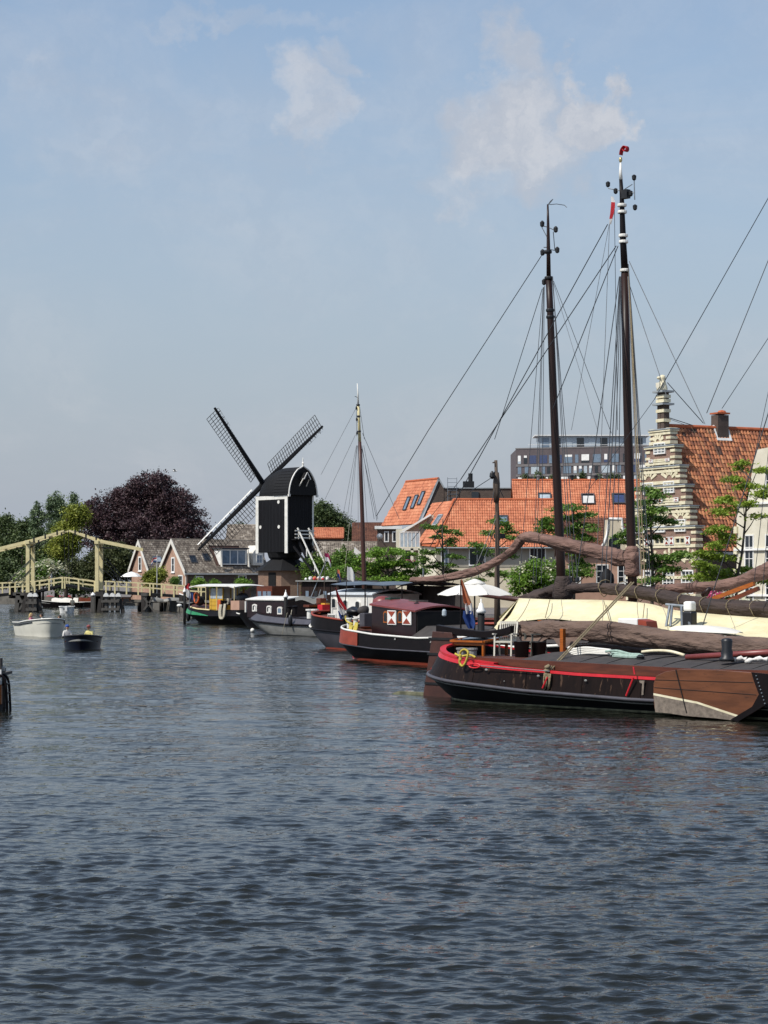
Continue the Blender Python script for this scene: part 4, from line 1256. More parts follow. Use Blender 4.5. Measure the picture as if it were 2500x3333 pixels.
def steep_orange():
    T = thing('steep_orange_house', 'tall steep-roofed orange house with three skylights above the balcony house', 'house', (XA(1425, 204), 204, QZ))
    f = lambda px, py, y: LY(T, px, py, y)
    # left slope, seen obliquely; ridge runs away to the left
    r0 = f(1427, 1560, 0); r1 = r0 + V(-3.1, 6.5, 0)
    b0 = f(1384, 1650, 0); b1 = b0 + (r1 - r0) + V(-0.4, 0.8, 0)
    lo = (b0 - r0) * 0.62
    b0x = b0 + lo; b1x = b1 + lo
    rf = slab([b0x, b1x, r1, r0], 0.12).build('roof', 'orange_ridge', T)
    u = (b0x - b1x).normalized(); n = u.cross(r1 - b1x).normalized(); v = n.cross(u).normalized()
    if v.z < 0: v = -v
    if n.z < 0: n = -n
    def uv(p): d = p - b1x; return (d.dot(u), d.dot(v))
    tiled(T, rf, b1x, u, v, [uv(b1x), uv(b0x), uv(r0), uv(r1)], 0.23, 0.34, 'tile_orange', 0, h=0.05)
    MB().tube([r0 + V(0, 0, 0.08), r1 + V(0, 0, 0.08)], 0.13, 8).build('ridge', 'orange_ridge', rf)
    # end wall towards the camera, and the long parapet wall
    rr = f(1445, 1590, 0)
    MB().prism([V(b0x.x + 0.25, 0.05, 0), V(rr.x, 0.05, 0), rr + V(0, 0.05, 0), r0 + V(0.05, 0.05, -0.1), b0x + V(0.3, 0.05, -0.1)], V(0, 0.5, 0)).build('gable_wall', 'brick_dark', T)
    vt = MB(); vt.beam(b0x + V(0.05, 0, 0.02), r0 + V(0.05, 0, 0.06), 0.22, 0.16); vt.build('verge_board', 'lead', T)
    vt = MB(); vt.beam(r0 + V(0.05, 0, 0.05), rr + V(0, 0, 0.08), 0.22, 0.14); vt.build('verge_board', 'lead', T)
    pe = f(1705, 1590, 0)
    MB().obox(V(rr.x, 0.1, 0), V(pe.x - rr.x, 0, 0), V(0, 4, 0), V(0, 0, rr.z)).build('parapet_wall', 'brick_dark', T)
    MB().obox(V(rr.x, 0.0, rr.z), V(pe.x - rr.x + 0.1, 0, 0), V(0, 0.5, 0), V(0, 0, 0.09)).build('coping', 'lead', T)
    for (px, py, w) in ((1327, 1640, 0.75), (1352, 1634, 0.75), (1374, 1622, 0.75)):
        o, dr = ray_local(T, px, py); k = (r0 - o).dot(n) / dr.dot(n)
        window(T, o + dr * k + n * 0.12, u, n, w, 1.5, 1, 1, fm='slate', gm='glass_sky', fr=0.09, proud=0.06)
    p = f(1525, 1590, 2)
    ch = MB(); ch.box(p + V(0, 0, 0.35), (1.1, 0.8, 0.7)); ch.build('chimney', 'iron', T)
    MB().tube([p + V(0.2, 0, 0.7), p + V(0.2, 0, 1.5)], 0.22, 8).build('flue', 'iron', T)
    # roof ladder cage
    cg = MB(); q = f(1472, 1640, -0.1)
    for dx in (-0.45, 0.45):
        cg.beam(q + V(dx, 0, 0), q + V(dx, 0, 2.6), 0.05, 0.05)
    for k in range(7):
        cg.beam(q + V(-0.45, 0, 0.2 + k * 0.38), q + V(0.45, 0, 0.2 + k * 0.38), 0.04, 0.04)
    cg.build('roof_ladder', 'galv', T)
    MB().obox(f(1535, 1627, 0.05), V(0.7, 0, 0), V(0, -0.08, 0), V(0, 0, 0.8)).build('window', 'glass_dark', T)
    return T
steep_orange()
def balcony_house():
    T = thing('balcony_house', 'cream house with a glazed white balcony under the steep orange roof', 'house', (XA(1345, 190), 190, QZ))
    f = lambda px, py, y=0: LY(T, px, py, y)
    a = f(1290, 1900); b = f(1412, 1900)
    zl = f(1290, 1722).z; zr = f(1405, 1675).z
    MB().prism([V(a.x, 0.6, 0), V(b.x, 0.6, 0), V(b.x, 0.6, zr), V(b.x - 0.2, 0.6, zr), V(a.x + 0.6, 0.6, zl), V(a.x, 0.6, zl)], V(0, 4.5, 0)).build('wall', 'white_wall', T)
    MB().prism([f(1312, 1738, 0.55), f(1398, 1738, 0.55), f(1398, 1682, 0.55)], V(0, 0.04, 0)).build('gable_panel', 'grey_wall', T)
    bm = MB(); bm.beam(f(1308, 1732, 0.3), f(1402, 1675, 0.3), 0.5, 0.16); bm.build('barge_board', 'white_plain', T)
    p0 = f(1302, 1782, -1.2); p1 = f(1366, 1733, -1.2)
    w = p1.x - p0.x; h = p1.z - p0.z
    bal = MB(); bal.obox(V(p0.x, -1.2, p0.z - 0.25), V(w, 0, 0), V(0, 1.75, 0), V(0, 0, 0.22)); bo = bal.build('balcony', 'white_wall', T)
    pn = MB()
    n = 5
    for k in range(n + 1):
        pn.box(V(p0.x + w * k / n, -1.2, p0.z + h / 2), (0.06, 0.06, h))
    pn.obox(V(p0.x - 0.03, -1.24, p1.z), V(w + 0.06, 0, 0), V(0, 0.08, 0), V(0, 0, 0.07))
    pn.build('balcony_rail', 'white_plain', bo)
    for k in range(n):
        MB().obox(V(p0.x + w * k / n + 0.05, -1.2, p0.z + 0.05), V(w / n - 0.1, 0, 0), V(0, 0.03, 0), V(0, 0, h - 0.1)).build('balcony_panel', 'glass_pale', bo)
    for px in (1303, 1341, 1366):
        q = f(px, 1785, -1.1)
        MB().obox(V(q.x - 0.13, -1.2, 0), V(0.26, 0, 0), V(0, 0.26, 0), V(0, 0, q.z)).build('pillar', 'white_wall', T)
    q0 = f(1316, 1828, 0.55); q1 = f(1337, 1785, 0.55)
    MB().obox(V(q0.x, 0.5, q0.z), V(q1.x - q0.x, 0, 0), V(0, 0.12, 0), V(0, 0, q1.z - q0.z)).build('door', 'glass_dark', T)
    window(T, f(1385, 1800, 0.6), V(1, 0, 0), V(0, -1, 0), 0.8, 1.3, 1, 2)
    fl = thing('flower_box', 'small box of red flowers below the white balcony', 'planter', tuple(P(1328, 1835, 187)))
    MB().box(V(0, 0, 0), (0.9, 0.3, 0.22)).build('box', 'white_plain', fl)
    rng = np.random.default_rng(3)
    leaves('flowers', 'blossom_pink', fl, rng.normal(size=(160, 3)) * np.array([0.28, 0.1, 0.09]) + np.array([0, 0, 0.22]), 0.07, 1.0, 0.9, 3)
balcony_house()
def neck_gable():
    """Low brown house with a cream curved gable between the masts."""
    T = thing('neck_gable_house', 'brown tiled house with a small cream curved gable between the tall masts', 'house', (XA(1955, 150), 150, QZ))
    f = lambda px, py, y=0: LY(T, px, py, y)
    x0 = f(1835, 1900).x; x1 = f(2105, 1900).x
    ze = f(1900, 1800).z; zr = f(1900, 1690, 3.5).z
    MB().prism([V(x0, 0.3, 0), V(x0, 7, 0), V(x0, 7, ze), V(x0, 3.5, zr - 0.12), V(x0, 0.3, ze)], V(x1 - x0, 0, 0)).build('wall', 'pink_wall', T)
    A = V(x0 - 0.1, 0, ze - 0.1); D = V(x0 - 0.1, 3.5, zr)
    rf = slab([A, V(x1 + 0.1, 0, ze - 0.1), V(x1 + 0.1, 3.5, zr), D], 0.1).build('roof', 'brown_roof_mat', T)
    slab([V(x0 - 0.1, 7.2, ze - 0.1), V(x1 + 0.1, 7.2, ze - 0.1), V(x1 + 0.1, 3.5, zr), D], 0.1).build('rear_roof', 'brown_roof_mat', T)
    v = (D - A).normalized()
    tiled(T, rf, A, V(1, 0, 0), v, [(0, 0), (x1 - x0 + 0.2, 0), (x1 - x0 + 0.2, (D - A).length), (0, (D - A).length)], 0.22, 0.32, 'tile_brown', 0)
    # cream gable front with sweeping shoulders
    cl = f(1945, 1790, -0.1); cr = f(2052, 1790, -0.1); tp = f(2025, 1690, -0.1)
    cxm = (cl.x + cr.x) / 2 + 0.1; hw = (cr.x - cl.x) / 2
    pts = []
    H = tp.z - cl.z
    for k in range(9):
        t = k / 8
        pts.append(V(cxm - hw * (1 - 0.6 * math.sin(t * math.pi / 2)), -0.1, cl.z + H * (t ** 1.5)))
    pts += [V(2 * cxm - p.x, p.y, p.z) for p in pts[::-1]]
    g = MB().prism(pts, V(0, 3.2, 0)).build('gable', 'cream_wall', T)
    trim = MB()
    trim.tube([p + V(0, 0.02, 0.04) for p in pts], 0.1, 6)
    trim.build('gable_trim', 'white_plain', g, True)
    ar = []
    c = f(2000, 1765, -0.12)
    for k in range(9):
        a = math.pi * k / 8
        ar.append(c + V(0.42 * math.cos(a), 0, 0.45 * math.sin(a)))
    ar += [c + V(-0.42, 0, -0.5), c + V(0.42, 0, -0.5)]
    MB().prism([p + V(0, 0, 0) for p in ar], V(0, 0.1, 0)).build('arched_window', 'glass_dark', T)
    for px in (1870, 1960, 2030):
        window(T, f(px, 1868, 0.3), V(1, 0, 0), V(0, -1, 0), 0.9, 1.4, 2, 3, gm='glass_dark')
neck_gable()

# ================================================================ dark office block far behind
def office():
    d = 560.0
    T = thing('office_block', 'dark brown flat-roofed office block with rows of narrow windows far behind', 'building', (XA(1680, d + 14), d, 0))
    f = lambda px, py, y=0: LY(T, px, py, y)
    x1 = f(2160, 1500).x
    zt = f(1680, 1452).z
    tp = [(1680, 1452), (2160, 1436)]
    # the front recedes a little to the left
    back = 30.0
    def ft(t, z):  # t along the front 0..1
        return V(x1 * t, 14.0 * (1 - t), z)
    z0 = 0.0
    MB().prism([ft(0, z0), ft(1, z0), ft(1, zt + 0.3), ft(0, zt + 0.0)], V(0, 25, 0)).build('wall', 'hotel_brick', T)
    u = (ft(1, 0) - ft(0, 0)).normalized(); n = V(u.y, -u.x, 0)
    W_ = (ft(1, 0) - ft(0, 0)).length
    rows = [(1477, 1504), (1514, 1538), (1549, 1575), (1586, 1612)]
    rnd = random.Random(2)
    for ri, (y0, y1) in enumerate(rows):
        za, zb = ZA(y1, 565), ZA(y0, 565)
        # grey floor band under each window row
        MB().obox(ft(0, za - (ZA(y0, 565) - ZA(y1, 565)) * 0.36) + n * 0.02, u * W_, n * 0.14, V(0, 0, (zb - za) * 0.30)).build('floor_band', 'hotel_grey', T)
        x = 0.5
        while x < W_ - 1.6:
            wdt = rnd.choice([0.9, 0.9, 1.0, 1.9, 2.3])
            gm = rnd.choice(['glass_pale', 'glass_sky', 'glass_sky', 'glass_blue', 'glass_dark'])
            c = ft(0, (za + zb) / 2) + u * (x + wdt / 2)
            fr_ = MB().obox(c - u * wdt / 2 - V(0, 0, (zb - za) / 2) + n * 0.01, u * wdt, n * 0.05, V(0, 0, zb - za)).build('window', gm, T)
            if rnd.random() < 0.45:
                hh = (zb - za) * rnd.uniform(0.25, 0.8)
                MB().obox(c - u * (wdt / 2 - 0.08) + V(0, 0, (zb - za) / 2 - hh) + n * 0.061, u * (wdt - 0.16), n * 0.03, V(0, 0, hh)).build('blind', 'white_plain', fr_)
            x += wdt + rnd.choice([0.55, 0.7, 0.8, 1.0])
    MB().obox(ft(0, zt) - u * 0.2 + n * 0.1, u * (W_ + 0.4), -n * 0.6, V(0, 0, 0.35)).build('coping', 'hotel_grey', T)
    # white penthouse
    a = f(1750, 1447, 22); b = f(2100, 1447, 22)
    zb_ = f(1900, 1421, 22).z
    ph = MB().obox(V(a.x, 20, zt), V(b.x - a.x, 0, 0), V(0, 8, 0), V(0, 0, zb_ - zt)).build('penthouse', 'glass_pale', T)
    MB().obox(V(a.x - 1, 19, zb_), V(b.x - a.x + 2, 0, 0), V(0, 10, 0), V(0, 0, 0.3)).build('penthouse_roof', 'white_plain', ph)
    for k in range(9):
        x = lerp(a.x + 1.0, b.x - 3.0, k / 8)
        MB().obox(V(x, 19.9, zt + 0.9), V(2.0, 0, 0), V(0, 0.1, 0), V(0, 0, zb_ - zt - 1.4)).build('penthouse_window', rnd.choice(['glass_pale', 'glass_sky', 'glass_pale', 'glass_dark']), ph)
    MB().obox(V(a.x - 3, 18.2, zt + 1.5), V(b.x - a.x + 4, 0, 0), V(0, 0.1, 0), V(0, 0, 0.12)).build('roof_rail', 'white_plain', ph)
    return T
office()
for i, (px, h) in enumerate([(1712, 32), (1752, 44), (1800, 30), (1868, 20), (1895, 38), (1950, 32), (1992, 42), (2012, 36), (2090, 36), (1770, 22)]):
    tree('slim_tree', ['slim dark tree before the office block, first from the left', 'slim dark tree before the office block, second from the left', 'slim dark tree just left of the left tall mast top of roof', 'short dark tree just right of the left tall mast', 'dark tree midway between the two tall masts', 'slim dark tree left of the middle roof window vent', 'tall slim dark tree left of the right mast', 'slim dark tree close to the right mast', 'slim dark tree between right mast and stepped gable', 'small dark tree between the second and third slim trees'][i], 'tree',
         (XA(px, 420), 420, QZ), [lobe(px, 1575 - h * 0.55, 420, 6, h * 0.5), lobe(px + 3, 1575 - h * 0.2, 420, 8, h * 0.3)], 'leaf_dark', 30, 36, 0.6, 0.18, 0.15, seed=60 + i, limbs=2, shell=(0.2, 1.0), group='slim trees before the office block')
# ================================================================ the stepped gable house
def shutter(parent, c, u, n, w, h, name='shutter', a='white_plain', b='red_oxide'):
    """Shutter with the red and white hourglass pattern: white leaf, two red wedges laid on it."""
    c = Vector(c); u = Vector(u).normalized(); n = Vector(n).normalized()
    o = MB().obox(c - u * w / 2 - Z * h / 2, u * w, Z * h, n * 0.05).build(name, a, parent)
    e = n * 0.054
    i = 0.04
    for s in (-1, 1):
        tri = [c + e + u * (w / 2 - i) + Z * s * (h / 2 - i), c + e - u * (w / 2 - i) + Z * s * (h / 2 - i), c + e + Z * s * 0.02]
        MB().prism(tri, n * 0.006).build('red_wedge', b, o)
    return o
def stepped_gable():
    fdir = V(0.46, -0.89, 0).normalized()
    rz = math.atan2(fdir.y, fdir.x)
    C0 = V(XA(2150, 130), 130, QZ)
    T = thing('stepped_gable_house', 'old brick house with a tall stepped gable, cream bands and a statue on top', 'house', tuple(C0), rz)
    # local x along the facade (to the right and nearer), local y into the house, facade at y = 0
    f = lambda px, py, y=0: LY(T, px, py, y)
    nf = V(0, -1, 0); ux = V(1, 0, 0)
    tiers = [(2183, 1392, 1445), (2197, 1445, 1511), (2214, 1511, 1574), (2232, 1574, 1643), (2247, 1643, 1709), (2265, 1709, 1783)]
    prev = None
    zbs = []
    for i, (px, y0, y1) in enumerate(tiers):
        hw = f(px, y1).x
        zt = f(px, y0).z; zb = f(px, y1).z
        zbs.append((hw, zb, zt))
    hwm = zbs[-1][0]
    # body and tiers
    body = MB().obox(V(-hwm, 0, 0), V(2 * hwm, 0, 0), V(0, 0.45, 0), V(0, 0, zbs[-1][1])).build('facade', 'brick_brown', T)
    def bandx(z, hw, h=0.16, out=0.07, back=0.5, parent=None, name='stone_band', m='stone_cream'):
        return MB().obox(V(-hw - out * 0.6, -out, z), V(2 * (hw + out * 0.6), 0, 0), V(0, out + back, 0), V(0, 0, h)).build(name, m, parent or T)
    for i, (hw, zb, zt) in enumerate(zbs):
        st = MB().obox(V(-hw, 0, zb), V(2 * hw, 0, 0), V(0, 0.45, 0), V(0, 0, zt - zb - 0.002)).build('gable_step', 'brick_brown', T)
        h = zt - zb
        # cornice on top of the step
        MB().obox(V(-hw - 0.13, -0.15, zt - 0.08), V(2 * hw + 0.26, 0, 0), V(0, 0.75, 0), V(0, 0, 0.07)).build('cornice', 'lead', st)
        MB().obox(V(-hw - 0.1, -0.12, zt - 0.19), V(2 * hw + 0.2, 0, 0), V(0, 0.7, 0), V(0, 0, 0.088)).build('cornice_moulding', 'stone_cream', st)
        bandx(zb + h * 0.03, hw, 0.2, 0.08, parent=st)
        bandx(zb + h * (0.62 if i % 2 == 0 else 0.55), hw, 0.17, 0.065, parent=st) if i not in (1, 3, 5) else None
        # quoin blocks at both ends
        for s in (-1, 1):
            for fz in ((0.30, 0.62) if i in (1, 3, 5) else (0.32, 0.85)):
                MB().obox(V(s * (hw + 0.05) - (0.5 if s > 0 else 0), -0.06, zb + h * fz), V(0.5, 0, 0), V(0, 0.56, 0), V(0, 0, 0.17)).build('quoin', 'stone_cream', st, bevel=0.02)
    # ground storeys: bands and corner blocks
    zg = zbs[-1][1]
    for z in (zg - 0.75, zg - 1.9, zg - 3.0):
        if z > 0.2:
            bandx(z, hwm, 0.18, 0.06)
    for s in (-1, 1):
        for k in range(6):
            z = zg - 0.45 - k * 0.7
            if z > 0:
                MB().obox(V(s * (hwm + 0.04) - (0.45 if s > 0 else 0), -0.055, z), V(0.45, 0, 0), V(0, 0.5, 0), V(0, 0, 0.2)).build('quoin', 'stone_cream', T)
    # relieving arches: fans of cream blocks
    def fan(cx, zc, r, nb=5, hh=0.62):
        for k in range(nb):
            a = math.pi * (0.16 + 0.68 * k / (nb - 1))
            d = V(math.cos(a), 0, math.sin(a)); t = V(-math.sin(a), 0, math.cos(a))
            p = V(cx, -0.055, zc) + d * r
            ln = hh * (0.7 + 0.3 * math.sin(a))
            MB().prism([p - t * 0.07, p + t * 0.07, p + d * ln + t * 0.115, p + d * ln - t * 0.115], V(0, 0.06, 0)).build('arch_stone', 'stone_cream', T)
    def zof(py, px=2180): return f(px, py).z
    fan(f(2143, 1430).x, zof(1440, 2150), 0.22, 5, 0.5)
    for cx in (-1.25, 1.0):
        fan(cx, zof(1562), 0.32, 5, 0.75)
    for cx in (-2.2, 0, 2.2):
        fan(cx, zof(1695, 2200), 0.32, 5, 0.75)
    for cx in (-3.0, -1.0, 1.0, 3.0):
        fan(cx, zof(1838, 2240), 0.34, 5, 0.7)
    # windows: fixed lattice lights above, casement with shutters below
    def bay(cx, ytop, ymid, ybot, w, pxr):
        z0, z1, z2 = zof(ybot, pxr), zof(ymid, pxr), zof(ytop, pxr)
        window(T, V(cx, 0, (z1 + z2) / 2 + 0.06), ux, nf, w, z2 - z1 - 0.14, 3, 4, fm='white_plain', gm='glass_pale', fr=0.07, bar=0.045, proud=0.11)
        window(T, V(cx, 0, (z0 + z1) / 2 - 0.02), ux, nf, w, z1 - z0 - 0.3, 2, 1, fm='stone_cream', gm='glass_dark', fr=0.12, bar=0.09, proud=0.11)
        for s in (-1, 1):
            shutter(T, V(cx + s * (w / 2 + 0.27), -0.085, (z0 + z1) / 2 - 0.02), ux, nf, 0.46, z1 - z0 - 0.3)
    bay(0.0, 1440, 1484, 1510, 1.25, 2160)
    for cx in (-1.25, 1.0):
        bay(cx, 1566, 1612, 1642, 1.15, 2180)
    for cx in (-2.2, 0.0, 2.2):
        bay(cx, 1690, 1738, 1780, 1.15, 2200)
    for cx in (-3.3, -1.2, 0.9, 2.9):
        z0, z1 = zof(1935, 2230), zof(1855, 2230)
        window(T, V(cx, 0, (z0 + z1) / 2), ux, nf, 1.25, z1 - z0, 3, 6, fm='white_plain', gm='glass_dark', fr=0.09, bar=0.05, proud=0.06)
    # pinnacle: slim brick shaft with bands, caps and a seated stone lion
    zt = zbs[0][2]
    zA, zB, zC = zof(1318, 2150), zof(1278, 2150), zof(1220, 2150)
    pin = MB()
    for dx in (-0.19, 0.19):
        pin.obox(V(dx - 0.17, 0.0, zt), V(0.34, 0, 0), V(0, 0.42, 0), V(0, 0, zA - zt))
    pin.obox(V(-0.33, 0.01, zA), V(0.66, 0, 0), V(0, 0.4, 0), V(0, 0, zB - zA))
    pn = pin.build('pinnacle', 'brick_dark', T)
    for k, z in enumerate((lerp(zt, zA, 0.28), lerp(zt, zA, 0.68), lerp(zA, zB, 0.2), lerp(zA, zB, 0.55))):
        MB().obox(V(-0.43, -0.06, z), V(0.86, 0, 0), V(0, 0.54, 0), V(0, 0, 0.2)).build('stone_band', 'stone_cream', pn)
    for z, w in ((zA - 0.02, 1.15), (zB, 1.1)):
        MB().obox(V(-w / 2, -0.25, z), V(w, 0, 0), V(0, 0.9, 0), V(0, 0, 0.12)).build('cap_stone', 'lead', pn)
    # lion: lofted seated body with shield, mane and head
    lb = MB(); H = zC - zB - 0.12; b0 = V(0, 0.2, zB + 0.12)
    def ring(z, rx, ry, oy, n=10):
        return [b0 + V(0.68 * rx * math.cos(2 * math.pi * k / n), oy + 0.75 * ry * math.sin(2 * math.pi * k / n), z * H) for k in range(n)]
    lb.loft([ring(0, 0.34, 0.34, 0), ring(0.12, 0.38, 0.38, 0.02), ring(0.3, 0.33, 0.33, 0.02), ring(0.45, 0.3, 0.29, -0.02), ring(0.58, 0.3, 0.28, -0.05), ring(0.68, 0.24, 0.24, -0.06), ring(0.78, 0.3, 0.3, -0.06), ring(0.9, 0.26, 0.27, -0.06), ring(1.0, 0.1, 0.12, -0.04)])
    lb.ball(b0 + V(0, -0.32, 0.8 * H), 0.13, 8, 5, (0.9, 1.2, 0.8))
    for s in (-1, 1):
        lb.ball(b0 + V(s * 0.14, -0.0, 0.92 * H), 0.04, 6, 4)
        lb.tube([b0 + V(s * 0.17, -0.1, 0.55 * H), b0 + V(s * 0.18, -0.3, 0.3 * H), b0 + V(s * 0.14, -0.32, 0.02 * H)], [0.075, 0.06, 0.07], 7)
    lb.build('lion_statue', 'stone_cream', pn, True)
    MB().prism([b0 + V(x, -0.42, z * H) for x, z in ((-0.2, 0.5), (0.2, 0.5), (0.2, 0.25), (0, 0.08), (-0.2, 0.25))], V(0, 0.07, 0)).build('shield', 'white_wall', pn)
    # iron stay behind the pinnacle
    MB().tube([V(0.1, 0.4, lerp(zt, zA, 0.5)), V(0.05, 3.0, zof(1395, 2220) + 0.3)], 0.025, 5).build('iron_stay', 'iron', pn)
    # roof behind
    ze = f(2270, 1783, 0.6).z
    zr = zof(1385, 2168) - 0.05
    hwr = hwm - 0.05
    K = 16.0
    s = V(-hwr, 0, zr - ze).normalized()
    A = V(hwr, 0.5, ze) - s * 0.25
    sl = math.hypot(hwr, zr - ze)
    rf = slab([A, A + V(0, K, 0), V(0, 0.5 + K, zr), V(0, 0.5, zr)], 0.12).build('roof', 'brown_roof_mat', T)
    slab([V(-hwr, 0.5, ze), V(-hwr, 0.5 + K, ze), V(0, 0.5 + K, zr), V(0, 0.5, zr)], 0.12).build('left_roof', 'brown_roof_mat', T)
    # chimney cuts a hole in the tiling
    nrm = V(zr - ze, 0, hwr).normalized()
    o, dr = ray_local(T, 2348, 1410); k = (A - o).dot(nrm) / dr.dot(nrm); pc = o + dr * k
    uc = (pc - A).dot(V(0, 1, 0)); vc = (pc - A).dot(s)
    tiled(T, rf, A, V(0, 1, 0), s, [(0, 0), (K, 0), (K, sl + 0.25), (0, sl + 0.25)], 0.245, 0.31, 'tile_old', 300, [(uc - 0.45, uc + 0.45, vc - 0.5, vc + 0.6)], h=0.07, jitter=0.02)
    MB().tube([V(0, 0.5, zr + 0.08), V(0, 0.5 + K, zr + 0.08)], 0.14, 8).build('ridge', 'orange_ridge', rf)
    ch = MB().box(pc + V(-0.15, 0, 0.1), (0.72, 0.85, 2.1)).build('chimney', 'brick_dark', T)
    cp = MB(); cp.box(pc + V(-0.15, 0, 1.26), (0.85, 0.98, 0.1)); cp.ball(pc + V(-0.15, 0.15, 1.34), 0.26, 8, 4, (1, 1.2, 0.6)); cp.build('chimney_cap', 'orange_ridge', ch)
    fl = MB(); fl.obox(pc - V(0, 0.55, 0) - s * 0.6 + nrm * 0.07, V(0, 1.1, 0), s * 0.18, nrm * 0.06)
    for yy in (-0.58, 0.47): fl.obox(pc + V(0, yy, 0) - s * 0.6 + nrm * 0.072, V(0, 0.11, 0), s * 1.1, nrm * 0.06)
    fl.build('flashing', 'white_plain', ch)
    # side walls
    MB().obox(V(hwr - 0.35, 0.46, 0), V(0.35, 0, 0), V(0, K, 0), V(0, 0, ze - 0.02)).build('side_wall', 'brick_dark', T)
    MB().obox(V(-hwr, 0.46, 0), V(0.35, 0, 0), V(0, K, 0), V(0, 0, ze - 0.02)).build('far_side_wall', 'brick_dark', T)
    MB().obox(V(hwr + 0.02, 0.5, ze - 0.42), V(0.25, 0, 0), V(0, K, 0), V(0, 0, 0.16)).build('gutter', 'lead', T)
stepped_gable()

def white_house():
    fdir = V(0.46, -0.89, 0).normalized()
    T = thing('white_house', 'cream white house with tall dark windows at the right edge', 'house', (XA(2398, 119), 119, QZ), math.atan2(fdir.y, fdir.x))
    f = lambda px, py, y=0: LY(T, px, py, y)
    zt = f(2398, 1640).z
    W_ = 11.0
    sl = MB().obox(V(0, 0, 0), V(W_, 0, 0), V(0, 9, 0), V(0, 0, zt)).build('wall', 'white_wall', T)
    # raised shoulder gable
    MB().prism([V(0.9, -0.003, zt), V(5.5, -0.003, zt), V(4.6, -0.003, zt + 3.2), V(1.8, -0.003, zt + 3.0)], V(0, 0.4, 0)).build('gable', 'white_wall', T)
    MB().prism([V(0.2, 0.5, zt), V(W_, 0.5, zt), V(W_ - 2, 4.5, zt + 4.2), V(2.0, 4.5, zt + 4.2)], V(0, 4, 0)).build('roof', 'slate', T)
    for k in range(4):
        z = zt - 0.1
        MB().obox(V(-0.12, -0.14, z - k * 2.6), V(W_ + 0.2, 0, 0), V(0, 0.14, 0), V(0, 0, 0.12)).build('string_course', 'white_plain', T)
    for cx in (1.2, 3.1, 5.0, 7.0):
        for zz in (f(2440, 1800).z, f(2440, 1920).z - 0.2):
            window(T, V(cx, 0, zz), V(1, 0, 0), V(0, -1, 0), 0.85, 2.1, 2, 3, fm='white_plain', gm='glass_dark', fr=0.08, sill='lead')
    window(T, V(3.1, -0.003, zt + 1.2), V(1, 0, 0), V(0, -1, 0), 0.8, 1.3, 2, 2)
    for k in range(5):
        MB().box(V(0.0, -0.05, 0.5 + k * 1.2), (0.3, 0.14, 0.4)).build('quoin', 'stone_cream', T)
white_house()

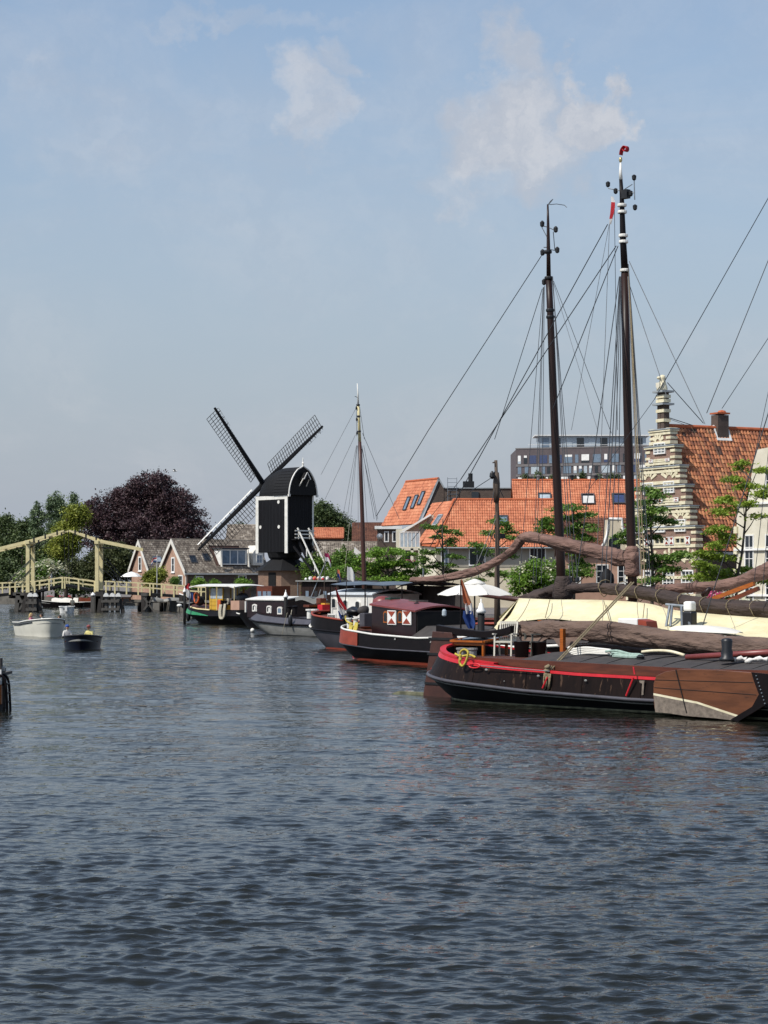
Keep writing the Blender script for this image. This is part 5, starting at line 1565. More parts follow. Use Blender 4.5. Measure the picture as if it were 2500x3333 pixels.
# ================================================================ windmill
def windmill():
    d = 225.0
    ax = V(-0.65, 0.76, 0).normalized()       # from the tail to the sails
    rz = math.atan2(ax.y, ax.x)
    # the near corner of the body between side and tail is seen at pixel 937
    Lb, Wb = 5.65, 3.5
    corner = V(XA(937, d - 2.9), d - 2.9, 0)
    side = V(-ax.y, ax.x, 0)                  # local +y, towards the camera's left
    c = corner + ax * Lb / 2 - side * Wb / 2
    T = thing('windmill', 'black wooden post mill with white trim and lattice sails on a brick base', 'windmill', (c.x, c.y, QZ), rz)
    f = lambda px, py, y=Wb / 2: LY(T, px, py, y)
    zb = f(937, 1797).z; zt = f(937, 1611).z
    hx, hy = Lb / 2, Wb / 2
    B = MB().obox(V(-hx, -hy, zb), V(Lb, 0, 0), V(0, Wb, 0), V(0, 0, zt - zb + 0.05))
    body = B.build('body', 'black_wood', T)
    # weatherboards: vertical planks on the side, the tail and the other faces
    nb = 26
    for k in range(nb):
        w = (Lb - 0.5) / nb
        x = -hx + 0.25 + k * w
        MB().obox(V(x + 0.008, hy, zb + 0.02), V(w - 0.016, 0, 0), V(0, 0.025 + 0.008 * ((k * 7) % 3), 0), V(0, 0, zt - zb - 0.3)).build('plank', 'black_wood', body)
    for k in range(18):
        w = (Wb - 0.3) / 18
        y = -hy + 0.15 + k * w
        MB().obox(V(-hx - 0.025 - 0.008 * ((k * 5) % 3), y + 0.008, zb + 0.02), V(0.025 + 0.008 * ((k * 5) % 3), 0, 0), V(0, w - 0.016, 0), V(0, 0, zt - zb)).build('plank', 'black_wood', body)
    # white trim boards
    t = 0.5
    MB().obox(V(hx - t, hy, zb - 0.1), V(t, 0, 0), V(0, 0.07, 0), V(0, 0, zt - zb + 0.1)).build('trim_board', 'white_paint', T)
    MB().obox(V(-hx - 0.02, hy, zb - 0.1), V(t, 0, 0), V(0, 0.07, 0), V(0, 0, zt - zb + 0.1)).build('trim_board', 'white_paint', T)
    MB().obox(V(-hx + t - 0.02, hy, zt - 0.42), V(Lb - 2 * t + 0.02, 0, 0), V(0, 0.068, 0), V(0, 0, 0.40)).build('trim_board', 'white_paint', T)
    MB().obox(V(-hx - 0.075, -hy, zb - 0.1), V(0.07, 0, 0), V(0, 0.2, 0), V(0, 0, zt - zb + 0.1)).build('trim_board', 'white_paint', T)
    for px, py in ((908, 1634), (849, 1716), (909, 1715)):
        p = f(px, py)
        MB().prism([V(p.x + 0.2 * math.cos(a), hy + 0.03, p.z + 0.19 * math.sin(a)) for a in [2 * math.pi * k / 10 for k in range(10)]], V(0, 0.05, 0)).build('porthole', 'white_paint', T)
    # roof: pointed barrel, with a rounded front above the sails
    zr = LX(T, 976, 1519, -hx - 0.35).z
    H = zr - zt
    def prof(sx, sc, dz=0.0, n=9):
        """Half section of the roof, sc shrinks it."""
        pts = []
        for k in range(n):
            tt = k / (n - 1)
            y = (hy + 0.16) * (1 - tt ** 1.9) ** 0.62
            pts.append((y, zt + 0.02 + (H - 0.02) * tt ** 1.0))
        full = [(y, z) for y, z in pts] + [(-y, z) for y, z in pts[::-1][1:]]
        return [V(sx, y * (0.4 + 0.6 * sc), zt + 0.02 + (z - zt - 0.02) * sc) for y, z in full]
    secs = [prof(-hx - 0.4, 1.0), prof(-hx + 2.2, 1.0)]
    for k in range(1, 8):
        a = k / 7
        secs.append(prof(-hx + 2.2 + (Lb - 1.75) * a, math.sqrt(max(0.0, 1 - a ** 2.4)) * 0.97 + 0.03))
    rf = MB().loft(secs, True, True).build('roof', 'black_tar', T, False)
    # horizontal roof boards on the near flank
    for k in range(9):
        tt0 = k / 9.5
        y0 = (hy + 0.16) * (1 - tt0 ** 1.9) ** 0.62; tt1 = (k + 1) / 9.5; y1 = (hy + 0.16) * (1 - tt1 ** 1.9) ** 0.62
        z0 = zt + 0.02 + (H - 0.02) * tt0; z1 = zt + 0.02 + (H - 0.02) * tt1
        MB().prism([V(-hx - 0.42, y0 + 0.055, z0), V(-hx - 0.42, y1 + 0.015, z1), V(-hx - 0.42, y1 - 0.02, z1), V(-hx - 0.42, y0, z0)], V(2.75, 0, 0)).build('roof_board', 'black_tar', rf)
    # white arch trim round the tail gable
    ar = prof(-hx - 0.44, 1.02)
    tr = MB().tube(ar, 0.085, 6).build('arch_trim', 'white_paint', T, False)
    for y in (hy + 0.16, -hy - 0.16):
        MB().box(V(-hx - 0.44, y, zt - 0.04), (0.22, 0.22, 0.26)).build('arch_foot', 'white_paint', T)
    MB().prism(prof(-hx - 0.2, 0.96), V(0.15, 0, 0)).build('tail_gable', 'black_wood', T)
    # hoist hood with two white struts
    hd = MB(); z = zt + H * 0.55
    hd.prism([V(-hx - 0.45, -0.45, z), V(-hx - 0.45, 0.45, z), V(-hx - 0.45, 0, z + 0.75)], V(-0.7, 0, 0)); hd.build('hoist_hood', 'black_wood', T)
    for y in (-0.45, 0.45):
        MB().beam(V(-hx - 0.2, y * 1.1, z - 0.9), V(-hx - 1.0, y * 0.9, z + 0.1), 0.09, 0.09).build('hoist_strut', 'white_paint', T)
        MB().beam(V(-hx - 1.17, y, z), V(-hx - 1.17, 0, z + 0.75), 0.06, 0.09).build('hood_board', 'white_paint', T)
    MB().lathe(V(-hx - 0.4, 0, zr), [(0.12, 0), (0.1, 0.3), (0.16, 0.36), (0.07, 0.5), (0.05, 0.85), (0.02, 1.0)], 8).build('finial', 'white_paint', T)
    # lower cone, round house
    MB().lathe(V(0, 0, 0), [(1.2, zb - 1.9), (1.25, zb - 1.1), (1.75, zb - 0.55), (1.9, zb - 0.02)], 12).build('post_hood', 'black_tar', T)
    zr0 = f(900, 1858, 0).z; zr1 = f(900, 1806, 0).z
    Rh = 3.25
    MB().lathe(V(0, 0, 0), [(Rh + 0.1, zr0), (1.45, zr1 - 0.45), (1.1, zr1), (0.9, zr1 + 0.35)], 8).build('roundhouse_roof', 'black_tar', T)
    MB().lathe(V(0, 0, 0), [(Rh - 0.35, 0), (Rh - 0.35, zr0 + 0.1)], 8).build('roundhouse_wall', 'brick_mill', T)
    for k in range(8):
        a = 2 * math.pi * k / 8 + math.pi / 8
        r = (Rh - 0.35) * math.cos(math.pi / 8)
        w = Matrix.Rotation(a, 3, 'Z')
        if k % 2 == 0:
            MB().obox(w @ V(r + 0.01, -0.45, 0), w @ V(0.06, 0, 0), w @ V(0, 0.9, 0), V(0, 0, zr0 - 0.2)).build('door', 'black_tar' if k % 4 else 'slate', T)
    # sign boards on the base roof
    for px in (955, 981):
        p = LX(T, px, 1848, -2.2)
        MB().box(p, (0.06, 0.75, 0.35)).build('sign_board', 'slate', T)
    # tail stair and platform
    st0 = V(-hx - 0.4, 0, zb + 2.0); st1 = V(-hx - 5.0, 0, 0.9)
    for y in (-0.75, 0.75):
        MB().beam(st0 + V(0, y, 0.6), st1 + V(0, y, 1.0), 0.1, 0.14).build('stair_rail', 'white_paint', T)
        MB().beam(st0 + V(0, y, -0.6), st1 + V(0, y, 0), 0.12, 0.3).build('stair_string', 'black_wood', T)
        for k in range(3):
            q = st0.lerp(st1, 0.05 + k * 0.3)
            MB().beam(q + V(0, y, -0.5), q + V(0, y, 0.8), 0.1, 0.1).build('stair_post', 'white_paint', T)
    for k in range(14):
        q = (st0 + V(0, 0, -0.6)).lerp(st1, (k + 0.5) / 14)
        MB().box(q, (0.28, 1.4, 0.06)).build('stair_tread', 'black_wood', T)
    for k in range(3):
        MB().beam(V(-hx - 0.75, -1.3, zb + 2.3 - k * 0.38), V(-hx - 0.75, 1.35, zb + 2.3 - k * 0.38), 0.07, 0.13).build('platform_rail', 'white_paint', T)
    MB().obox(V(-hx - 0.8, -1.3, zb + 1.3), V(0.8, 0, 0), V(0, 2.6, 0), V(0, 0, 0.12)).build('platform', 'black_wood', T)
    for y in (-1.2, 1.2):
        MB().beam(V(-hx - 0.3, y, zb + 0.6), st1 + V(-1.2, y * 0.8, 0.2), 0.16, 0.2).build('tail_pole', 'black_wood', T)
    # ---------------- sails
    hub = LX(T, 857, 1578, hx + 0.75)
    MB().tube([V(hx - 1.0, hub.y, hub.z - 0.15), V(hx + 1.1, hub.y, hub.z)], [0.28, 0.34], 10).build('windshaft', 'black_tar', T)
    Rs = 10.55
    uh = V(0, -1, 0)                           # to the right in the picture
    tilt = V(0.10, 0, 0)
    for k, (ang, Rs) in enumerate(((39.5, 10.5), (130, 11.3), (220, 10.8), (309, 10.9))):
        dirv = (uh * -math.sin(R(ang)) + Z * math.cos(R(ang)))   # 40 deg left of up, and so on
        ccw = (uh * -math.cos(R(ang)) - Z * math.sin(R(ang)))    # trailing side carrying the lattice
        off = V(0.12 if k % 2 else -0.12, 0, 0)
        h0 = hub + off
        sail = MB().beam(h0, h0 + dirv * Rs, 0.34, 0.36, V(1, 0, 0))
        sail.v = []
        sail.f = []
        sail.tube([h0 + dirv * (Rs * t_) for t_ in (0, 0.3, 0.7, 1.0)], [0.3, 0.25, 0.2, 0.13], 6)
        so = sail.build('sail', 'black_tar', T)
        Wl = 1.75; r0 = 1.6; r1 = Rs - 0.25
        nbar = 25
        # hem and uplong laths twist slightly back along the stock
        def pt(r, w):
            tw = lerp(0.32, 0.06, (r - r0) / (r1 - r0))
            return h0 + dirv * r + ccw * w * math.cos(tw) + V(-0.1, 0, 0) - V(1, 0, 0) * w * math.sin(tw)
        for j in range(nbar):
            r = lerp(r0, r1, j / (nbar - 1))
            MB().beam(pt(r, -0.25), pt(r, Wl), 0.05, 0.05, V(1, 0, 0)).build('sail_bar', 'pile_wood', so)
        for w in (Wl * 0.35, Wl * 0.68, Wl):
            MB().tube([pt(lerp(r0, r1, q / 6), w) for q in range(7)], 0.03, 4).build('sail_lath', 'pile_wood', so)
        # leading boards, white, in lengths
        segs = [(0.16, 0.34), (0.345, 0.52), (0.525, 0.72), (0.725, 0.96)] if k == 1 else ([(0.74, 0.97)] if k in (0, 3) else [(0.3, 0.96)])
        if k == 1: segs = [(0.13, 0.38), (0.385, 0.66), (0.665, 0.97)]
        for a, b in segs:
            q = MB()
            wa = 0.53
            pa, pb = h0 + dirv * Rs * a, h0 + dirv * Rs * b
            q.prism([pa - ccw * 0.44, pa - ccw * wa + V(0.12, 0, 0), pb - ccw * wa * 0.9 + V(0.12, 0, 0), pb - ccw * 0.44], V(0.04, 0, 0))
            q.build('leading_board', 'white_paint', so)
            nn = max(2, int((b - a) * 16))
            for j in range(nn):
                pp = pa.lerp(pb, (j + 0.5) / nn)
                MB().beam(pp - ccw * 0.1, pp - ccw * 0.46, 0.05, 0.06, V(1, 0, 0)).build('board_arm', 'pile_wood', so)
windmill()
# ================================================================ drawbridge
def drawbridge():
    d = 240.0
    dn, df = d, d + 3.5
    T = thing('drawbridge', 'cream wooden double drawbridge with balance beams over the canal', 'bridge', (XA(205, d), d, 0))
    q = lambda px, py, dd=dn: L(T, P(px, py, dd))
    X = lambda px: q(px, 1900).x
    far = V(0, df - dn, 0)
    zdk = q(330, 1930).z
    # decks
    def deck(name, pts, th=0.32):
        o = MB()
        top = [q(*p) for p in pts]
        for a, b in zip(top, top[1:]):
            o.prism([a, b, b - Z * th, a - Z * th], far)
        return o.build(name, 'black_tar', T)
    deck('approach_deck', [(-160, 1950), (0, 1932), (112, 1922)])
    deck('bridge_leaf', [(115, 1922), (205, 1900)], 0.28)
    deck('bridge_leaf', [(207, 1900), (300, 1918)], 0.28)
    deck('approach_deck', [(303, 1920), (480, 1930), (660, 1942)])
    # portals
    for pl in (91, 316):
        for yy in (0, far.y):
            x = X(pl)
            z1 = q(pl, 1771).z
            MB().obox(V(x - 0.21, yy - 0.21, zdk - 0.9), V(0.42, 0, 0), V(0, 0.42, 0), V(0, 0, z1 - zdk + 0.9)).build('tower_post', 'cream_paint', T, bevel=0.02)
        x = X(pl)
        z1 = q(pl, 1771).z
        MB().obox(V(x - 0.24, -0.6, z1), V(0.48, 0, 0), V(0, far.y + 1.2, 0), V(0, 0, 0.42)).build('tower_lintel', 'cream_paint', T, bevel=0.02)
        # curved braces under the lintel
        br = MB()
        n = 8
        pts = [V(x, 0.21, z1)] + [V(x, 0.21 + (far.y / 2 - 0.21) * (1 - math.cos(a)), z1 - 1.3 * (1 - math.sin(a))) for a in [math.pi / 2 * k / n for k in range(n + 1)]]
        br.prism([V(x - 0.12, p.y, p.z) for p in pts], V(0.24, 0, 0))
        pts2 = [V(p.x, far.y - p.y, p.z) for p in pts]
        br.prism([V(x - 0.12, p.y, p.z) for p in pts2], V(0.24, 0, 0))
        br.build('arch_brace', 'cream_paint', T)
    # balance beams
    for tail, piv, tip, sgn in (((-30, 1792), (97, 1762), (208, 1727), -1), ((455, 1787), (325, 1762), (224, 1727), 1)):
        for yy in (0.12, far.y - 0.12):
            a, b, c = q(*tail), q(*piv), q(*tip)
            o = MB()
            prof = [a + Z * 0.16, b + Z * 0.2, c + Z * 0.1, c - Z * 0.1, b - Z * 0.17, a - Z * 0.22]
            o.prism([p + V(0, yy - 0.14, 0) for p in prof], V(0, 0.28, 0))
            bo = o.build('balance_beam', 'cream_paint', T)
            for tt in (0.12, 0.45, 0.8):
                m = b.lerp(c, tt) if tt > 0.1 else b
                MB().obox(m + V(-0.08, yy - 0.17, -0.27), V(0.16, 0, 0), V(0, 0.34, 0), V(0, 0, 0.6)).build('iron_strap', 'iron', bo)
            MB().tube([c + V(0, yy, -0.1), V(c.x - sgn * 0.2, yy, q(205, 1900).z + 0.1)], 0.035, 5).build('lift_chain', 'iron', bo)
            # iron knee under the pivot
            for s in (-1, 1):
                MB().beam(b + V(0, yy, -0.75), b + V(s * 1.6, yy, -s * sgn * 0.42 - 0.3), 0.1, 0.1).build('iron_knee', 'iron', bo)
        # cross ties between the two beams
        a, b, c = q(*tail), q(*piv), q(*tip)
        for m in (a.lerp(b, 0.25), a.lerp(b, 0.7), b.lerp(c, 0.5), b.lerp(c, 0.92)):
            MB().obox(m + V(-0.1, 0.26, -0.1), V(0.2, 0, 0), V(0, far.y - 0.52, 0), V(0, 0, 0.2)).build('cross_tie', 'cream_paint' if m is not b else 'iron', T)
    # raking stays
    for (x0, y0, x1, y1) in ((332, 1818, 398, 1890), (332, 1850, 380, 1892), (104, 1818, 25, 1896), (104, 1850, 58, 1896)):
        for yy in (-0.25, far.y + 0.25):
            MB().tube([q(x0, y0) + V(0, yy, 0), q(x1, y1) + V(0, yy, 0)], 0.05, 6).build('stay_rod', 'iron', T)
    # railings: leaves and approaches, both sides
    def rail(pts, posts, h=1.05, near=True):
        for yy in ((0.0, far.y) if near else (far.y,)):
            tops = [q(*p) + V(0, yy, 0) for p in pts]
            for a, b in zip(tops, tops[1:]):
                MB().beam(a, b, 0.1, 0.13).build('hand_rail', 'cream_paint', T)
                MB().beam(a - Z * h * 0.5, b - Z * h * 0.5, 0.07, 0.12).build('mid_rail', 'cream_paint', T)
            for px in posts:
                zt = None
                x = X(px)
                for a, b in zip(tops, tops[1:]):
                    if min(a.x, b.x) - 0.01 <= x <= max(a.x, b.x) + 0.01:
                        zt = a.z + (b.z - a.z) * (x - a.x) / (b.x - a.x)
                if zt is None: continue
                MB().box(V(x, yy, zt - (h + 0.35) / 2), (0.17, 0.13, h + 0.35)).build('rail_post', 'cream_paint', T)
    rail([(110, 1893), (205, 1879)], [113, 160, 203], 0.95)
    rail([(209, 1879), (312, 1894)], [211, 256, 308], 0.95)
    rail([(340, 1892), (480, 1899), (660, 1912)], [345, 374, 412, 450, 488, 526, 566, 606, 646])
    rail([(-120, 1904), (85, 1893)], [-90, -50, -10, 32, 74])
    # piers under the towers: raking piles and cross timbers
    def pile(px0, px1, y0, y1, w, dd=0.0, m='pile_wood', name='pile'):
        MB().beam(q(px0, y0) + V(0, dd, 0), V(X(px1), dd, -0.8), w, w, V(0, 1, 0)).build(name, m, T)
    for yy in (-0.3, far.y / 2, far.y + 0.2):
        pile(62, 52, 1932, 1990, 0.5, yy, 'pile_grey'); pile(92, 92, 1930, 1990, 0.7, yy); pile(108, 112, 1930, 1990, 0.55, yy, 'pile_wood')
        pile(326, 326, 1925, 1990, 0.9, yy); pile(305, 303, 1935, 1990, 0.4, yy, 'pile_grey')
        pile(467, 467, 1932, 1990, 0.42, yy); pile(474, 478, 1932, 1990, 0.3, yy, 'pile_grey'); pile(590, 590, 1940, 1990, 0.4, yy)
    for (a, b) in (((66, 1945), (88, 1985)), ((88, 1945), (66, 1985)), ((470, 1945), (500, 1985)), ((500, 1945), (470, 1985))):
        MB().beam(q(*a) - V(0, 0.5, 0), q(*b) - V(0, 0.5, 0), 0.16, 0.22).build('cross_brace', 'pile_grey', T)
    for px0, px1, py in ((45, 118, 1938), (298, 345, 1938), (460, 482, 1940), (60, 118, 1962)):
        a, b = q(px0, py), q(px1, py)
        MB().obox(a - V(0, 0.55, 0), b - a, V(0, 0.25, 0), V(0, 0, 0.35)).build('cap_timber', 'pile_grey', T)
    MB().obox(V(X(298), -0.75, -0.6), V(X(330) - X(298), 0, 0), V(0, 0.2, 0), V(0, 0, q(298, 1940).z + 0.6)).build('pier_sheeting', 'pile_grey', T)
drawbridge()

def guide_work(label, xs, px0, px1, d, rows):
    """Timber fender in front of a bridge pier: capped posts and rails."""
    T = thing('guide_fender', label, 'fender', (XA((px0 + px1) / 2, d), d, 0), 0, 'timber fenders at the bridge piers')
    q = lambda px, py: L(T, P(px, py, d))
    for px in xs:
        p = q(px, 1942)
        MB().obox(V(p.x - 0.16, 0, -0.8), V(0.32, 0, 0), V(0, 0.32, 0), V(0, 0, p.z + 0.8)).build('post', 'pile_grey', T)
        MB().prism([V(p.x - 0.3, -0.14, p.z), V(p.x + 0.3, -0.14, p.z), V(p.x + 0.3, -0.14, p.z + 0.14), V(p.x + 0.1, -0.14, p.z + 0.42), V(p.x - 0.1, -0.14, p.z + 0.42), V(p.x - 0.3, -0.14, p.z + 0.14)], V(0, 0.6, 0)).build('post_cap', 'white_plain', T)
    for py in rows:
        a, b = q(px0, py), q(px1, py)
        MB().obox(V(a.x, -0.2, a.z - 0.14), V(b.x - a.x, 0, 0), V(0, 0.19, 0), V(0, 0, 0.28)).build('fender_rail', 'pile_grey', T)
    for px0_, px1_ in ((px0 - 4, px0 - 12), (px1 + 2, px1 + 14)):
        MB().beam(q(px0_, 1950) + V(0, 0.4, 0), V(q(px1_, 1990).x, 0.4, -0.5), 0.42, 0.42, V(0, 1, 0)).build('raking_pile', 'pile_wood', T)
guide_work('timber fender with white-capped posts at the right bridge pier', (345, 365, 385), 330, 388, 236.5, (1957, 1983))
guide_work('timber fender with white-capped posts at the left bridge pier', (98, 114), 84, 120, 236.5, (1962, 1984))
bl = thing('bollard_post', 'single white-capped post left of the right bridge pier', 'bollard', tuple(V(XA(303, 237), 237, 0)))
pz = ZA(1938, 237)
MB().box(V(0, 0, pz / 2 - 0.3), (0.3, 0.3, pz + 0.6)).build('post', 'pile_grey', bl)
MB().lathe(V(0, 0, pz), [(0.26, 0), (0.26, 0.1), (0.06, 0.36)], 8).build('cap', 'white_plain', bl)
# flagpole with flag by the cottages
def flag_on(T, top, w, h, stripes, wav=0.1, droop=0.3, dirx=1.0, depth=0.0):
    """Flag of horizontal stripes hanging from a point; each stripe a part."""
    n = 10
    hs = h / len(stripes)
    for k, m in enumerate(stripes):
        g = []
        for j in range(4):
            row = []
            for i in range(n):
                t = i / (n - 1)
                z = -(k * hs + hs * j / 3)
                row.append(Vector(top) + V(dirx * w * t * (1 - 0.12 * t), depth * t + wav * math.sin(t * 7 + z * 2.0) * t, z - droop * t * t - 0.05 * math.sin(t * 9)))
            g.append(row)
        back = [[p + V(0.0, 0.012, 0.0) for p in r_] for r_ in g]
        mb = MB(); mb.grid(g); mb.grid([r_[::-1] for r_ in back])
        mb.build({'flag_red': 'red_stripe', 'flag_white': 'white_stripe', 'flag_blue': 'blue_stripe', 'flag_orange': 'orange_pennant', 'flag_magenta': 'magenta_stripe'}[m], m, T, True)
fp = thing('flagpole', 'thin white flagpole with a limp flag before the left cottage', 'flagpole', (XA(511, 246), 246, QZ))
zt = L(fp, P(511, 1805, 246)).z
MB().tube([V(0, 0, -0.1), V(0, 0, zt)], [0.05, 0.03], 6).build('pole', 'white_plain', fp)
flag_on(fp, V(0, 0, zt - 0.3), 0.75, 0.5, ['flag_red', 'flag_white', 'flag_blue'], 0.1, 0.5, -1.0)
# person on the bridge
def person(name, label, base, rz, h, shirt, hair, sit=False, cap=None, legs='shirt_dark', group=None, arms=None, pose=None):
    """Continuous skinned figure; base is feet (standing) or seat (sitting); faces local +x."""
    T = thing(name, label, 'person', base, rz, group)
    s = h / 1.75
    if sit:
        J = {'pel': V(0, 0, 0.1), 'sp': V(-0.02, 0, 0.3), 'ch': V(0.0, 0, 0.48), 'nk': V(0.02, 0, 0.62), 'hd': V(0.04, 0, 0.68)}
        hip = 0.1; kn = V(0.43, 0, 0.12); an = V(0.45, 0, -0.32)
    else:
        J = {'pel': V(0, 0, 0.93), 'sp': V(0, 0, 1.1), 'ch': V(0.01, 0, 1.3), 'nk': V(0.01, 0, 1.47), 'hd': V(0.03, 0, 1.53)}
        kn = V(0.05, 0, 0.5); an = V(-0.02, 0, 0.08)
    vs = [J['pel'], J['sp'], J['ch'], J['nk'], J['hd']]
    es = [(0, 1), (1, 2), (2, 3), (3, 4)]
    rr = [(0.15, 0.12), (0.14, 0.11), (0.17, 0.12), (0.055, 0.055), (0.055, 0.055)]
    for sg in (-1, 1):
        i = len(vs)
        vs += [J['pel'] + V(0.02, 0.09 * sg, -0.05), kn + V(0, 0.11 * sg, 0), an + V(0, 0.11 * sg, 0), an + V(0.16, 0.12 * sg, -0.05)]
        es += [(0, i), (i, i + 1), (i + 1, i + 2), (i + 2, i + 3)]
        rr += [(0.09, 0.09), (0.06, 0.06), (0.04, 0.04), (0.035, 0.035)]
        i = len(vs)
        sh = J['ch'] + V(0, 0.17 * sg, 0.08)
        el = sh + V(0.08, 0.08 * sg, -0.26) if not arms else sh + V(0.2, 0.06 * sg, -0.14)
        ha = el + V(0.2, -0.04 * sg, -0.1) if not arms else el + V(0.2, -0.1 * sg, 0.02)
        vs += [sh, el, ha]
        es += [(2, i), (i, i + 1), (i + 1, i + 2)]
        rr += [(0.065, 0.065), (0.045, 0.045), (0.035, 0.035)]
    me = bpy.data.meshes.new('body')
    me.from_pydata([tuple(v * s) for v in vs], es, [])
    ob = bpy.data.objects.new('body', me)
    COL.objects.link(ob); ob.parent = T
    sk = ob.modifiers.new('skin', 'SKIN')
    for v, r_ in zip(me.skin_vertices[0].data, rr):
        v.radius = (r_[0] * s, r_[1] * s)
    me.skin_vertices[0].data[0].use_root = True
    sub = ob.modifiers.new('sub', 'SUBSURF'); sub.levels = 1; sub.render_levels = 1
    me.materials.append(M_[shirt])
    # head with nose, ears; hair or cap on top
    hc = (J['hd'] + V(0.01, 0, 0.11)) * s
    hm = MB(); hm.ball(hc, 0.105 * s, 10, 8, (0.95, 0.82, 1.15))
    hm.ball(hc + V(0.1, 0, -0.01) * s, 0.02 * s, 6, 4)
    for sg in (-1, 1): hm.ball(hc + V(0, 0.088 * sg, 0) * s, 0.025 * s, 6, 4, (0.6, 0.4, 1))
    hm.build('head', 'skin', T, True)
    em = MB()
    for sg in (-1, 1): em.ball(hc + V(0.093, 0.035 * sg, 0.02) * s, 0.012 * s, 6, 4)
    em.obox(hc + V(0.09, -0.025, -0.055) * s, V(0.012, 0, 0) * s, V(0, 0.05, 0) * s, V(0, 0, 0.01) * s)
    em.build('face', 'hair_dark', T, True)
    hr = MB(); hr.ball(hc + V(-0.025, 0, 0.035) * s, 0.115 * s, 10, 6, (0.95, 0.9, 1.0))
    if hair == 'hair_blond':
        hr.tube([hc + V(-0.06, 0, 0.04) * s, hc + V(-0.1, 0, -0.1) * s, hc + V(-0.12, 0, -0.3) * s], [0.1 * s, 0.1 * s, 0.06 * s], 8)
    hr.build('hair', hair, T, True)
    if cap:
        cp = MB(); cp.ball(hc + V(-0.005, 0, 0.06) * s, 0.118 * s, 10, 6, (1, 0.92, 0.85))
        cp.obox(hc + V(0.07, -0.07, 0.05) * s, V(0.11, 0, 0) * s, V(0, 0.14, 0) * s, V(0, 0, 0.02) * s)
        cp.build('cap', cap, T, True)
    # forearms / hands as skin
    hm = MB()
    for sg in (-1, 1):
        sh = J['ch'] + V(0, 0.17 * sg, 0.08)
        el = sh + V(0.08, 0.08 * sg, -0.26) if not arms else sh + V(0.2, 0.06 * sg, -0.14)
        ha = el + V(0.2, -0.04 * sg, -0.1) if not arms else el + V(0.2, -0.1 * sg, 0.02)
        hm.tube([el.lerp(ha, 0.15) * s, ha * s], [0.056 * s, 0.045 * s], 8)
        d = (ha - el).normalized()
        hm.ball((ha + d * 0.05) * s, 0.045 * s, 8, 5, (1, 0.8, 0.6))
        for k in range(5):
            hm.tube([(ha + d * 0.07 + V(0, -0.035 + 0.018 * k, 0)) * s, (ha + d * (0.13 if k else 0.09) + V(0, -0.04 + 0.02 * k - (0.03 * sg if k == 0 else 0), -0.015)) * s], 0.009 * s, 5)
    hm.build('hands', 'skin', T, True)
    return T
person('person', 'person in white standing on the middle of the drawbridge', tuple(P(168, 1908, 241.5)), R(180), 1.7, 'shirt_white', 'hair_dark')
